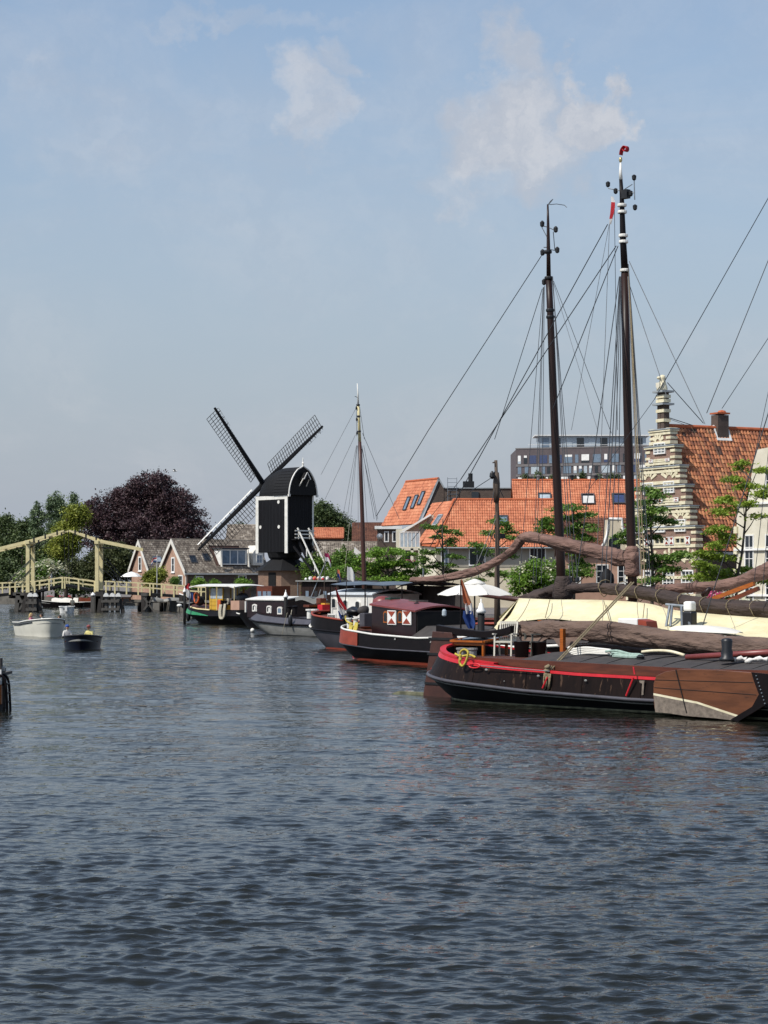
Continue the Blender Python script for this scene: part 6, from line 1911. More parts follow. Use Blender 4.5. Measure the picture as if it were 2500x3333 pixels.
# ================================================================ boats
class Hull:
    """Barge hull: local x from stern to bow, near side is y < 0, water at z = 0."""
    def __init__(s, T, L_, B, sheer, a_st=3.0, a_bow=4.0, rake_s=0.9, rake_b=1.2, wlf=0.82, p=2.3, n=56, pb=None, wide=None, tum=None):
        s.T, s.L, s.B, s.sheer = T, L_, B, sheer
        s.wide, s.tum = wide, tum      # height of greatest breadth, inward lean above it
        s.a, s.ab, s.rs, s.rb, s.wlf, s.p, s.pb, s.n = a_st, a_bow, rake_s, rake_b, wlf, p, pb or p, n
        s.S = [(1 - math.cos(math.pi * k / n)) / 2 for k in range(n + 1)]
    def zs(s, x): return pw(s.sheer, x)
    def pt(s, sv, zf, side, out=0.0):
        xg = sv * s.L
        z = zf(xg) if callable(zf) else zf
        zw = s.wide(xg) if s.wide else s.zs(xg)
        t = min(1.0, max(0.0, z / zw))
        if s.tum and z > zw:
            out -= s.tum(xg) * (z - zw) / max(0.05, s.zs(xg) - zw)
        x0 = s.rs * (1 - t) ** 1.2; x1 = s.L - s.rb * (1 - t) ** 1.2
        x = x0 + sv * (x1 - x0)
        ln = x1 - x0; xi = x - x0
        sh = 1.0
        if xi < s.a: sh = (max(0.0, 1 - (1 - xi / s.a) ** s.p)) ** (1 / s.p)
        if ln - xi < s.ab: sh *= (max(0.0, 1 - (1 - (ln - xi) / s.ab) ** s.pb)) ** (1 / s.pb)
        h = s.B / 2 * (s.wlf + (1 - s.wlf) * t ** 0.7) * sh
        # outward offset along the plan normal (roughly radial at the ends)
        q = V(x, side * h, z)
        if out:
            c = V(min(max(x, s.a), s.L - s.ab), 0, z)
            d = (q - c); d.z = 0
            if d.length > 1e-6:
                if s.a < x < s.L - s.ab: d = V(0, side, 0)
                q = q + d.normalized() * out
        return q
    def loop(s, zf, out=0.0):
        near = [s.pt(v, zf, -1, out) for v in s.S]
        far = [s.pt(v, zf, 1, out) for v in s.S[::-1][1:-1]]
        return near + far
    def band(s, z0, z1, name, m, steps=3, out=0.0, parent=None, smooth=True):
        rings = []
        for k in range(steps + 1):
            t = k / steps
            f0 = z0 if callable(z0) else (lambda x, c=z0: c); f1 = z1 if callable(z1) else (lambda x, c=z1: c)
            rings.append(s.loop(lambda x, t=t: f0(x) + (f1(x) - f0(x)) * t, out))
        return MB().loft(rings, True, False).build(name, m, parent or s.T, smooth)
    def strake(s, zf, r, name, m, s0=0.0, s1=1.0, out=0.02, parent=None, both=True, flat=1.0):
        o = MB()
        sv = [v for v in s.S if s0 <= v <= s1]
        if both and s0 <= 0 and s1 >= 1:
            lp = s.loop(zf, out)
            o.tube(lp + [lp[0]], r, 6, False)
        else:
            for sd in ((-1, 1) if both else (-1,)):
                o.tube([s.pt(v, zf, sd, out) for v in sv], r, 6)
        return o.build(name, m, parent or s.T, True)
    def deck(s, dz, name, m, s0=0.0, s1=1.0, camber=0.0, inset=0.03):
        rows = []
        for v in s.S:
            if not (s0 <= v <= s1): continue
            zf = lambda x: s.zs(x) + dz
            a = s.pt(v, zf, -1, -inset); b = s.pt(v, zf, 1, -inset)
            c = (a + b) / 2 + V(0, 0, camber)
            rows.append([a, a.lerp(c, 0.5) + V(0, 0, camber * 0.25), c, c.lerp(b, 0.5) + V(0, 0, camber * 0.25), b])
        return MB().grid(rows).build(name, m, s.T, True)
def boat(name, label, px, py, heading, group='barges moored along the quay', back=(0.0, 0.0)):
    """Place by the pixel where the stern meets the water; back shifts in the boat's own frame (x, y)."""
    w = PZ(px, py, 0.0)
    u = V(math.cos(heading), math.sin(heading), 0); n = V(-u.y, u.x, 0)
    o = w + u * back[0] + n * back[1]
    return thing(name, label, 'boat', (o.x, o.y, 0), heading, group)
def roll(T, pts, r, name, m, seed=1, n=26, wr=0.16, parent=None, flat=1.0):
    """A furled sail: a soft, wrinkled roll along a path."""
    path = smooth_path(pts, 14)
    M = len(path)
    rr = r if isinstance(r, (list, tuple)) else [r, r]
    rings = []
    for i in range(M):
        t = (path[min(i + 1, M - 1)] - path[max(i - 1, 0)]).normalized()
        a = t.cross(Z).normalized(); b = t.cross(a).normalized()
        f = i / (M - 1) * (len(rr) - 1); k = min(int(f), len(rr) - 2)
        rad = lerp(rr[k], rr[k + 1], f - k)
        if i in (0, M - 1): rad *= 0.45
        ring = []
        for j in range(n):
            an = 2 * math.pi * j / n
            q = V(i * 0.06, math.cos(an) * 1.5, math.sin(an) * 1.5 + seed * 3.1)
            cr = mnoise.noise(V(i * 0.13 + math.cos(an) * 0.9, math.sin(an) * 1.6, seed * 1.7))
            nz_ = mnoise.noise(q) * wr * 1.5 + mnoise.noise(q * 2.7) * wr * 0.55 - wr * 1.1 * max(0.0, 0.16 - abs(cr)) / 0.16
            ring.append(path[i] + (a * math.cos(an) + b * math.sin(an) * flat) * rad * (1 + nz_))
        rings.append(ring)
    o = MB().loft(rings, True, True).build(name, m, parent or T, True)
    return o, path
def ties(path, r, step, m, parent, name='sail_tie', rr=0.018, start=2):
    for i in range(start, len(path) - 2, step):
        t = (path[i + 1] - path[i - 1]).normalized()
        a = t.cross(Z).normalized(); b = t.cross(a).normalized()
        MB().tube([path[i] + (a * math.cos(2 * math.pi * k / 12) + b * math.sin(2 * math.pi * k / 12)) * r * 1.12 + t * 0.06 * math.sin(k) for k in range(13)], rr, 5).build(name, m, parent)
def rope(T, pts, r, name='rope', m='rope', sag=0.0, n=10, parent=None):
    pts = [Vector(p) for p in pts]
    if len(pts) == 2 and sag:
        a, b = pts
        pts = [a.lerp(b, k / n) - V(0, 0, sag * 4 * (k / n) * (1 - k / n)) for k in range(n + 1)]
    return MB().tube(pts, r, 5).build(name, m, parent or T)
def coil(T, c, r, turns, rr, m, name='rope_coil', axis='z', sq=1.0, seed=0):
    rnd = random.Random(seed)
    pts = []
    for k in range(turns * 12):
        a = 2 * math.pi * k / 12
        q = r * (0.85 + 0.3 * rnd.random() * 0.5)
        if axis == 'z': pts.append(Vector(c) + V(q * math.cos(a), q * math.sin(a) * sq, rr * 2 * k / 12 * 0.5))
        else: pts.append(Vector(c) + V(q * math.cos(a) * 0.45 + 0.02 * (k // 12), -0.02 * (k // 12 % 3), q * math.sin(a) * sq))
    return MB().tube(pts, rr, 6).build(name, m, T, True)
def cabin(T, x0, x1, y0, y1, z0, z1, wallm, roofm, name='cabin', ov=0.12, camber=0.1, zf=None):
    zf = z1 if zf is None else zf
    o = MB().prism([V(x0, y0, z0), V(x1, y0, z0), V(x1, y0, zf), V(x0, y0, z1)], V(0, y1 - y0, 0)).build(name, wallm, T)
    rows = []
    for x, zz in ((x0 - ov, z1), ((x0 + x1) / 2, (z1 + zf) / 2), (x1 + ov, zf)):
        row = []
        for k in range(9):
            t = k / 8
            row.append(V(x, lerp(y0 - ov, y1 + ov, t), zz + 0.01 + camber * (1 - (2 * t - 1) ** 2)))
        row += [p - V(0, 0, 0.07) for p in row[::-1]]
        rows.append(row)
    r = MB().loft(rows, True, True).build(name + '_roof', roofm, o)
    return o
def port(parent, c, u, n, w, h, fm, gm, arch=True, fr=0.07):
    """Cabin window with a rounded head."""
    c = Vector(c); u = Vector(u).normalized(); n = Vector(n).normalized()
    def outline(w_, h_, k=7):
        pts = [c - u * w_ / 2 - Z * h_ / 2, c + u * w_ / 2 - Z * h_ / 2]
        if arch:
            rad = w_ / 2; hh = min(h_ * 0.22, rad)
            for i in range(k):
                a = math.pi * i / (k - 1)
                pts.append(c + u * rad * math.cos(a) + Z * (h_ / 2 - hh + hh * math.sin(a)))
        else:
            pts += [c + u * w_ / 2 + Z * h_ / 2, c - u * w_ / 2 + Z * h_ / 2]
        return pts
    o = MB().prism(outline(w, h), n * 0.05).build('window', fm, parent)
    MB().prism([p + n * 0.052 for p in outline(w - 2 * fr, h - 2 * fr)], n * 0.01).build('pane', gm, o)
    return o
def mast(T, pts, r0, r1, m, name='mast', n=12):
    path = [Vector(p) for p in pts]
    M = len(path)
    ln = [0]
    for a, b in zip(path, path[1:]): ln.append(ln[-1] + (b - a).length)
    return MB().tube(path, [lerp(r0, r1, (l / ln[-1]) ** 1.4) for l in ln], n).build(name, m, T, True)
def stays(T, lst, parent=None, name='stay'):
    """(pixel a, plane y a, pixel b, plane y b, radius, material)"""
    for a, ya, b, yb, r, m in lst:
        MB().tube([LY(T, a[0], a[1], ya), LY(T, b[0], b[1], yb)], r, 5).build(name, m, parent or T)
def flag_staff(name, label, T_world_base, top, stripes, w, h, droop, dirx, wav=0.1, m='black_paint', r=0.022, group=None):
    f = thing(name, label, 'flag', tuple(T_world_base), 0, group)
    tl = L(f, top)
    MB().tube([V(0, 0, 0), tl], [r * 1.2, r * 0.8], 6).build('staff', m, f)
    flag_on(f, tl - V(0, 0.02, 0.05), w, h, stripes, wav, droop, dirx)
    return f
def hang_flag(name, label, base, top, strips, lean, m='black_paint', r=0.025):
    """A flag hanging limp in folds: strips given as (top pixel offset m, bottom m, widths) in local x and z."""
    f = thing(name, label, 'flag', tuple(base), 0)
    tl = L(f, top)
    MB().tube([V(0, 0, 0), tl], [r * 1.2, r * 0.8], 6).build('staff', m, f)
    for nm, mt, pts in strips:
        rows = []
        for (xl, xr, z) in pts:
            row = []
            for k in range(9):
                t = k / 8
                row.append(tl + V(lerp(xl, xr, t), -0.06 + 0.07 * math.sin(t * 9 + z * 3), z))
            rows.append(row)
        mb = MB(); mb.grid(rows); mb.grid([[p + V(0, 0.012, 0) for p in r_[::-1]] for r_ in rows])
        mb.build(nm, mt, f, True)
    return f

HA = math.atan2(-0.72, 0.69)
# ---------------------------------------------------------------- the near black barge
TA = boat('sailing_barge', 'near black sailing barge with red rail and wooden leeboard', 1440, 2280, HA, back=(-1.15, 1.55))
def boat_a(T):
    wale = lambda x: pw([(0, 0.82), (2, 0.64), (5, 0.47), (9, 0.38), (24, 0.45)], x)
    H = Hull(T, 24, 4.7, [(0, 1.58), (1, 1.40), (2.5, 1.24), (4.5, 1.11), (7, 1.02), (11, 0.98), (24, 1.2)], a_st=2.9, a_bow=4, rake_s=0.75, wlf=0.76, p=2.2, n=72,
             wide=wale, tum=lambda x: pw([(0, 0.42), (2, 0.24), (4.5, 0.08), (24, 0.04)], x))
    zd = lambda x: pw([(0, 1.28), (3, 1.30), (6, 1.27), (11, 1.21), (24, 1.42)], x)
    H.band(-0.5, wale, 'lower_hull', 'hull_under', 5)
    H.band(wale, lambda x: H.zs(x), 'hull', 'barge_black', 3, out=0.015)
    for v in [0.13 + 0.085 * k for k in range(9)]:
        MB().tube([H.pt(v, lambda x, t=t: wale(x) + (H.zs(x) - wale(x)) * t, -1, 0.018) for t in (0.05, 0.5, 0.88)], 0.013, 5).build('plate_seam', 'barge_black', T)
    H.strake(wale, 0.055, 'rubbing_strake', 'grey_paint', out=0.035)
    H.strake(lambda x: wale(x) - 0.1, 0.022, 'rubbing_strake', 'grey_light', out=0.015)
    H.strake(lambda x: 0.05, 0.05, 'weed_line', 'scum', out=0.0)
    # red band below the rail, and the broad red cap round the stern
    H.band(lambda x: H.zs(x) - pw([(0, 0.13), (3, 0.11), (6, 0.075), (24, 0.075)], x), lambda x: H.zs(x) + 0.005, 'red_band', 'red_paint', 1, out=0.03)
    o = MB()
    sv = [v for v in H.S if v <= 0.17]
    ring = [H.pt(v, H.zs, -1, 0.04) for v in sv[::-1]] + [H.pt(v, H.zs, 1, 0.04) for v in sv[1:]]
    ringi = [H.pt(v, H.zs, -1, -0.14) for v in sv[::-1]] + [H.pt(v, H.zs, 1, -0.14) for v in sv[1:]]
    o.loft([[a + V(0, 0, 0.0), a + V(0, 0, 0.06), b + V(0, 0, 0.06), b] for a, b in zip(ring, ringi)], True, True)
    o.build('cap_rail', 'red_paint', T)
    # red accent at the stern quarter, under the rail
    sv2 = [v for v in H.S if v <= 0.012]
    MB().tube([H.pt(v, lambda x: 0.93 - v * 4, -1, 0.03) for v in sv2[1:]], 0.045, 6).build('stern_accent', 'red_paint', T)
    # inside of the stern
    rows = []
    for v in H.S:
        if v <= 0.2:
            a, b = H.pt(v, H.zs, -1, -0.2), H.pt(v, H.zs, 1, -0.2)
            a.z = b.z = zd(v * H.L)
            rows.append([a.lerp(b, k / 4) for k in range(5)])
    MB().grid(rows).build('aft_deck', 'deck_wood', T)
    inn = MB(); inn.loft([[p, p + V(0, 0, -0.42)] for p in ringi], False, False); inn.build('bulwark_lining', 'black_tar', T)
    # brown coaming along the side and the covered hatch deck
    sv = [v for v in H.S if v >= 0.075]
    for sd in (-1, 1):
        lp = [H.pt(v, H.zs, sd, -0.16) for v in sv]
        lo = [H.pt(v, H.zs, sd, -0.22) for v in sv]
        hgt = lambda p: max(0.03, zd(p.x) - H.zs(p.x) + 0.03)
        MB().loft([[a, a + V(0, 0, hgt(a)), b + V(0, 0, hgt(a)), b] for a, b in zip(lp, lo)], True, True).build('coaming', 'coaming_wood', T)
    rows = []
    for v in H.S:
        if v >= 0.19:
            a, b = H.pt(v, H.zs, -1, -0.21), H.pt(v, H.zs, 1, -0.21)
            a.z = b.z = zd(v * H.L) + 0.02
            rows.append([a.lerp(b, k / 6) + V(0, 0, 0.2 * (1 - (k / 3 - 1) ** 2)) for k in range(7)])
    MB().grid(rows).build('hatch_deck', 'deck_dark', T, True)
    for k in range(9):
        x = 6.8 + k * 0.95
        z = zd(x) + 0.03
        MB().tube([V(x, lerp(-1.95, 1.95, j / 8), z + 0.2 * (1 - (2 * j / 8 - 1) ** 2)) for j in range(9)], 0.018, 5).build('deck_seam', 'black_tar', T)
    # rudder with brown blade, black tiller
    a = LY(T, 1425, 2062, 0.0); b = LY(T, 1478, 2062, 0.0)
    rud = MB()
    rx0, rx1 = -0.95, 0.12
    rud.prism([V(rx0 - 0.28, -0.11, -0.6), V(rx1 + 0.75, -0.11, -0.6), V(rx1 + 0.3, -0.11, 0.8), V(rx1, -0.11, 1.95), V(rx0 + 0.25, -0.11, 1.98)], V(0, 0.22, 0))
    ro = rud.build('rudder', 'rudder_brown', T, bevel=0.02)
    for z in (0.35, 1.25, 1.72):
        MB().obox(V(rx0 - 0.1 + 0.12 * z, -0.14, z), V(1.0, 0, 0), V(0, 0.28, 0), V(0, 0, 0.07)).build('rudder_strap', 'iron', ro)
    MB().prism([V(-2.8, -0.1, -0.08), V(0.4, -0.1, -0.08), V(0.4, -0.1, 0.1), V(-2.2, -0.1, 0.09)], V(0, 0.2, 0)).build('rudder_sole', 'scum', ro)
    tl = [LY(T, x, y, 0.0) for x, y in ((1425, 2045), (1500, 2058), (1580, 2066), (1640, 2058), (1668, 2048))]
    tp = smooth_path(tl, 5)
    MB().loft([[p + V(0, -0.09, -0.1), p + V(0, 0.09, -0.1), p + V(0, 0.09, 0.11), p + V(0, -0.09, 0.11)] for p in tp], True, True).build('tiller', 'black_paint', T, bevel=0.02)
    # leeboard
    yb = -H.B / 2 - 0.2
    pr = [(2127, 2225), (2135, 2200), (2165, 2186), (2215, 2178), (2330, 2180), (2460, 2190), (2560, 2200), (2580, 2240), (2500, 2285), (2440, 2325), (2400, 2345), (2130, 2308), (2126, 2265)]
    P_ = [LY(T, x, y, yb) for x, y in pr]
    lee = MB().prism(P_, V(0, 0.12, 0)).build('leeboard', 'lee_wood', T, bevel=0.015)
    worn = [LY(T, x, y, yb - 0.008) for x, y in ((2127, 2258), (2270, 2290), (2405, 2334), (2395, 2346), (2330, 2338), (2230, 2330), (2180, 2322), (2133, 2318))]
    MB().prism(worn, V(0, 0.004, 0)).build('worn_edge', 'lee_worn', lee)
    st = [LY(T, x, y, yb - 0.014) for x, y in ((2127, 2256), (2270, 2284), (2412, 2331), (2405, 2336), (2270, 2291), (2127, 2263))]
    MB().prism(st, V(0, 0.004, 0)).build('pale_stripe', 'stone_cream', lee)
    ir = [LY(T, x, y, yb - 0.02) for x, y in ((2445, 2188), (2560, 2199), (2582, 2240), (2500, 2290), (2400, 2350), (2378, 2342), (2448, 2300), (2470, 2260), (2455, 2220))]
    iro = MB().prism(ir, V(0, 0.009, 0)).build('iron_shoe', 'black_paint', lee)
    for k in range(9):
        q = LY(T, lerp(2462, 2490, k / 8), lerp(2200, 2290, k / 8), yb - 0.028)
        MB().ball(q, 0.022, 6, 4).build('rivet', 'galv', iro)
    MB().tube([LY(T, 2200, 2180, yb - 0.012), LY(T, 2235, 2320, yb - 0.012)], 0.018, 5).build('board_seam', 'black_tar', lee)
    for (xa, ya, xb, yb2) in ((2132, 2213, 2452, 2222), (2130, 2238, 2462, 2262)):
        MB().tube([LY(T, xa, ya, yb - 0.002), LY(T, xb, yb2, yb - 0.002)], 0.009, 5).build('plank_seam', 'black_tar', lee)
    # skylight on the aft deck
    p = LY(T, 1562, 2126, 0.0); p.z = zd(p.x)
    bx = MB(); sx, sy, z0 = 0.62, 0.5, p.z
    for dx in (-sx, sx):
        for dy in (-sy, sy):
            bx.box(p + V(dx, dy, 0.2), (0.07, 0.07, 0.4))
    for dy in (-sy, sy):
        bx.box(p + V(0, dy, 0.36), (1.24, 0.05, 0.1))
    sk = bx.build('skylight', 'varnish_bright', T)
    fr = MB()
    for k, (a, b) in enumerate((((-sx - .05, -sy - .05), (sx + .05, -sy - .05)), ((-sx - .05, sy + .05), (sx + .05, sy + .05)), ((-sx - .05, -sy - .05), (-sx - .05, sy + .05)), ((sx + .05, -sy - .05), (sx + .05, sy + .05)))):
        za = 0.43 + 0.12 * (a[1] > 0); zb = 0.43 + 0.12 * (b[1] > 0)
        fr.beam(p + V(a[0], a[1], za), p + V(b[0], b[1], zb), 0.1, 0.055)
    fr.build('skylight_frame', 'varnish_bright', sk)
    MB().prism([p + V(-sx, -sy, 0.43), p + V(sx, -sy, 0.43), p + V(sx, sy, 0.55), p + V(-sx, sy, 0.55)], V(0, 0, 0.02)).build('skylight_pane', 'glass_dark', sk)
    # bollard pair at the stern quarter
    for px in (1503, 1537):
        q = LY(T, px, 2126, -1.25); q.z = zd(0.5)
        MB().lathe(q, [(0.14, -0.1), (0.14, 0.2), (0.17, 0.22), (0.17, 0.27), (0.05, 0.28)], 12).build('bollard', 'grey_light', T)
    # capstan and red spar on the hatch
    q = LY(T, 2366, 2150, -1.35)
    MB().lathe(V(q.x, q.y, q.z), [(0.2, -0.02), (0.2, 0.06), (0.15, 0.1), (0.16, 0.22), (0.13, 0.3), (0.15, 0.5), (0.13, 0.56), (0.05, 0.58)], 14).build('capstan', 'bin_black', T, True)
    MB().tube([LY(T, 2235, 2139, -0.8), LY(T, 2560, 2120, -0.8)], [0.075, 0.09], 10).build('red_spar', 'red_roof', T, True)
    q = LY(T, 2085, 2150, -1.2); MB().lathe(q, [(0.1, -0.02), (0.09, 0.06), (0.12, 0.1), (0.05, 0.16)], 10).build('deck_cleat', 'iron', T)
    # grey brown sail rolled on its boom
    pts = [LY(T, x, y, 0.75) for x, y in ((1690, 2046), (1760, 2050), (1850, 2048), (2000, 2058), (2150, 2080), (2300, 2094), (2420, 2104), (2600, 2120))]
    o, path = roll(T, pts, [0.24, 0.26, 0.27, 0.29, 0.31, 0.30, 0.29, 0.29], 'furled_sail', 'sail_grey', 3, wr=0.2)
    # cloth sagging off the end of the roll
    fl = []
    for j in range(7):
        row = []
        for i in range(13):
            t = i / 12; v = j / 6
            b = LY(T, lerp(1690, 1905, t), lerp(2050, 2056, t), 0.75 - 0.3 * v)
            dz = -(0.32 * math.sin(t * math.pi * 2.0 + 0.4) ** 2 + 0.2) * v
            row.append(b + V(0, -0.1 * math.sin(t * 11) * v, dz))
        fl.append(row)
    mb = MB(); mb.grid(fl); mb.grid([[p + V(0, 0.015, 0) for p in r_[::-1]] for r_ in fl]); mb.build('sail_flap', 'sail_grey', o, True)
    # boom crutch (orange wood)
    q = LY(T, 1832, 2100, 0.1)
    cr = MB(); cr.box(q + V(0, 0, 0.1), (0.12, 0.12, 0.75)); cr.box(q + V(0, 0, -0.28), (0.5, 0.5, 0.1)); cr.build('boom_crutch', 'varnish_bright', T)
    MB().prism([LY(T, x, y, 0.95) for x, y in ((1750, 2018), (1800, 2022), (1790, 2030), (1750, 2026))], V(0, 0.1, 0)).build('tiller_end', 'varnish_bright', T)
    # mooring line from the rail up to the right, with knot and tail
    k0 = LY(T, 1785, 2180, -2.28); k1 = LY(T, 2055, 1895, 1.8)
    for dx in (0, 0.09):
        rope(T, [k0 + V(dx, 0, 0), k1 + V(dx, 0, 0)], 0.022, 'mooring_line', 'rope', 0.02)
    MB().tube([k0 + V(0.02 * math.sin(i * 2.3), -0.05 - 0.02 * math.cos(i * 1.7), 0.12 - i * 0.035) for i in range(10)], [0.07 + 0.03 * math.sin(i * 2) for i in range(10)], 7).build('line_knot', 'rope', T, True)
    for i in range(5):
        x = LY(T, 1772 + i * 5, 2195, -2.38)
        MB().tube([x + V(0, 0, 0.02), x + V(0.03 * (i % 2), -0.03, -0.2), x + V(-0.01 * i, 0, -0.44 + 0.05 * (i % 3))], 0.022, 5).build('line_tail', 'rope', T, True)
    for (x0, y0, x1, y1) in ((1766, 2240, 1782, 2205), (2038, 2265, 2062, 2205), (2062, 2170, 2066, 2195)):
        MB().tube([LY(T, x0, y0, -2.42), LY(T, x1, y1, -2.42)], 0.026, 6).build('fender_stick', 'red_paint', T)
    MB().tube([LY(T, 1545 + 18 * math.cos(a), 2167 + 7 * math.sin(a), -2.38) for a in [2 * math.pi * k / 14 for k in range(15)]], 0.022, 6).build('towing_eye', 'red_paint', T)
    rope(T, [LY(T, 1565, 2167, -2.42), LY(T, 1790, 2185, -2.42)], 0.014, 'thin_line', 'wire_pale')
    for x, y, r_ in ((1583, 2180, 0.05), (1752, 2200, 0.045), (1641, 2217, 0.02), (1906, 2215, 0.045)):
        MB().ball(LY(T, x, y, -2.38), r_, 8, 5, (1.2, 0.4, 0.7)).build('hull_plate', 'grey_light', T)
    MB().prism([LY(T, x, y, -2.385) for x, y in ((2080, 2215), (2098, 2215), (2096, 2225), (2094, 2262), (2088, 2262), (2090, 2225), (2082, 2222))], V(0, 0.02, 0)).build('rust_streak', 'lee_worn', T)
    return H
HAh = boat_a(TA)
# things lying about on the near barge
def garden_chair(label, px, py, z, y_, rz, m, H=1.08):
    p = LY(TA, px, py, y_)
    p.z = z
    w = W(TA, p)
    T = thing('garden_chair', label, 'chair', tuple(w), rz, 'garden chairs on the near barge')
    for sx in (-1, 1):
        MB().beam(V(0.24, 0.26 * sx, 0), V(0.2, 0.26 * sx, 0.64), 0.045, 0.05).build('leg', m, T)
        MB().beam(V(-0.26, 0.26 * sx, 0), V(-0.2, 0.26 * sx, 0.44), 0.045, 0.05).build('leg', m, T)
        MB().beam(V(-0.2, 0.26 * sx, 0.42), V(-0.36, 0.26 * sx, H), 0.045, 0.05).build('back_post', m, T)
        MB().beam(V(-0.3, 0.29 * sx, 0.64), V(0.27, 0.29 * sx, 0.65), 0.06, 0.035).build('armrest', m, T)
    st = MB()
    seat = MB().box(V(0, 0, 0.4), (0.48, 0.5, 0.02)).build('seat', m, T)
    for k in range(6):
        MB().box(V(-0.2 + k * 0.08, 0, 0.43), (0.06, 0.52, 0.025)).build('seat_slat', m, seat)
    bk = MB(); bk.beam(V(-0.36, -0.28, H), V(-0.36, 0.28, H), 0.05, 0.07); bk.beam(V(-0.21, -0.28, 0.47), V(-0.21, 0.28, 0.47), 0.04, 0.06)
    bo = bk.build('backrest', m, T)
    for k in range(7):
        y = -0.19 + k * 0.0635
        MB().beam(V(-0.21, y, 0.47), V(-0.36, y, H), 0.04, 0.018, V(0, 1, 0)).build('back_slat', m, bo)
    return T
garden_chair('white slatted garden chair with a high back on the barge stern', 1645, 2130, 1.30, 0.0, R(-112), 'chair_white', 0.98)
garden_chair('dark grey slatted garden chair beside the white one on the barge', 1742, 2110, 1.30, 0.6, R(200), 'chair_grey', 0.95)
for lab, px, py, r_, h_ in (('round black tub standing left of the dark grey chair', 1698, -0.35, 0.23, 0.46), ('round black tub right of the dark grey garden chair', 1754, 0.15, 0.22, 0.44)):
    p = LY(TA, px, 2125, py); p.z = 1.30; p = W(TA, p)
    b = thing('deck_tub', lab, 'tub', tuple(p), 0, 'black tubs on the near barge')
    MB().lathe(V(0, 0, 0), [(r_ * 0.85, 0), (r_, h_ * 0.96), (r_ * 1.06, h_ * 0.97), (r_ * 1.06, h_), (r_ * 0.92, h_), (r_ * 0.88, h_ * 0.8)], 18).build('tub', 'bin_black', b, True)
def rope_thing(label, pts_list, r, m, cat='rope', group=None):
    mb = MB()
    for pts in pts_list:
        mb.tube(smooth_path(pts, 5), r, 6)
    return build1(mb, 'rope_loop', m, label, cat, group, True)
wa = lambda px, py, y: W(TA, LY(TA, px, py, y))
rope_thing('yellow rope looped over the bollards at the near barge stern', [[wa(x, y, -2.2) for x, y in ((1482, 2128), (1500, 2136), (1530, 2132), (1548, 2140))], [wa(x, y, -2.42) for x, y in ((1500, 2150), (1498, 2125), (1512, 2114), (1524, 2125), (1516, 2155), (1505, 2168), (1496, 2155), (1500, 2130))]], 0.035, 'rope_yellow')
rnd = random.Random(4)
cl = []
for k in range(5):
    cl.append([wa(1975 + 8 * k + rnd.uniform(-6, 6), 2125 + rnd.uniform(-6, 10), -1.0), wa(2010 + rnd.uniform(-8, 8), 2118 + k * 4, -1.1), wa(2055 + rnd.uniform(-8, 8), 2128 + k * 3, -1.1), wa(2088 + rnd.uniform(-6, 6), 2130 + k * 2, -1.05), wa(2060, 2136 + k, -1.15), wa(2000 + rnd.uniform(-8, 8), 2132 + k, -1.15)])
rope_thing('heap of pale mint rope lying on the dark hatch', cl, 0.033, 'rope_mint')
cl = []
for k in range(4):
    cl.append([wa(1850 + k * 5, 2118 + k * 5, -0.9), wa(1900 + k * 3, 2108 + k * 6, -0.9), wa(1950, 2112 + k * 5, -0.9), wa(1988, 2116 + k * 4, -0.9)])
rope_thing('bundle of cream canvas ends beside the mint rope', cl, 0.036, 'tarp_white', 'canvas')
rope_thing('long cream canvas roll on the hatch right of the mint rope', [[wa(2090, 2122, -0.4), wa(2130, 2118, -0.4), wa(2180, 2120, -0.4), wa(2228, 2133, -0.4)]], 0.045, 'stone_cream', 'canvas')
mb = MB()
for (x0, y0, x1, y1) in ((2380, 2152, 2430, 2146), (2425, 2155, 2500, 2146)):
    a, b = wa(x0, y0, -1.2), wa(x1, y1, -1.0)
    mb.tube(smooth_path([a, a.lerp(b, 0.5) + V(0, 0, 0.05), b], 4), [0.03 + 0.025 * (i % 3) for i in range(9)], 6)
build1(mb, 'crumpled_cloth', 'shirt_white', 'crumpled white and red cloth beside the black capstan', 'cloth', None, True)

# Dutch flag with orange pennant on the near barge
base = W(TA, LY(TA, 1500, 2070, 0.3)); top = W(TA, LY(TA, 1500, 1888, 0.3))
dd = base.y
m_ = dd / F
strips = [('orange_pennant', 'flag_orange', [(0.0, 4 * m_, 0.02), (2 * m_, 14 * m_, -20 * m_), (4 * m_, 24 * m_, -45 * m_), (8 * m_, 34 * m_, -72 * m_), (16 * m_, 36 * m_, -82 * m_)]),
          ('white_stripe', 'flag_white', [(14 * m_, 36 * m_, -76 * m_), (14 * m_, 38 * m_, -92 * m_), (16 * m_, 36 * m_, -110 * m_)]),
          ('blue_stripe', 'flag_blue', [(8 * m_, 38 * m_, -100 * m_), (6 * m_, 42 * m_, -120 * m_), (14 * m_, 46 * m_, -140 * m_), (24 * m_, 42 * m_, -158 * m_)])]
hang_flag('stern_flag', 'limp flag with orange pennant above white and blue on the near barge', base, top, strips, 0)
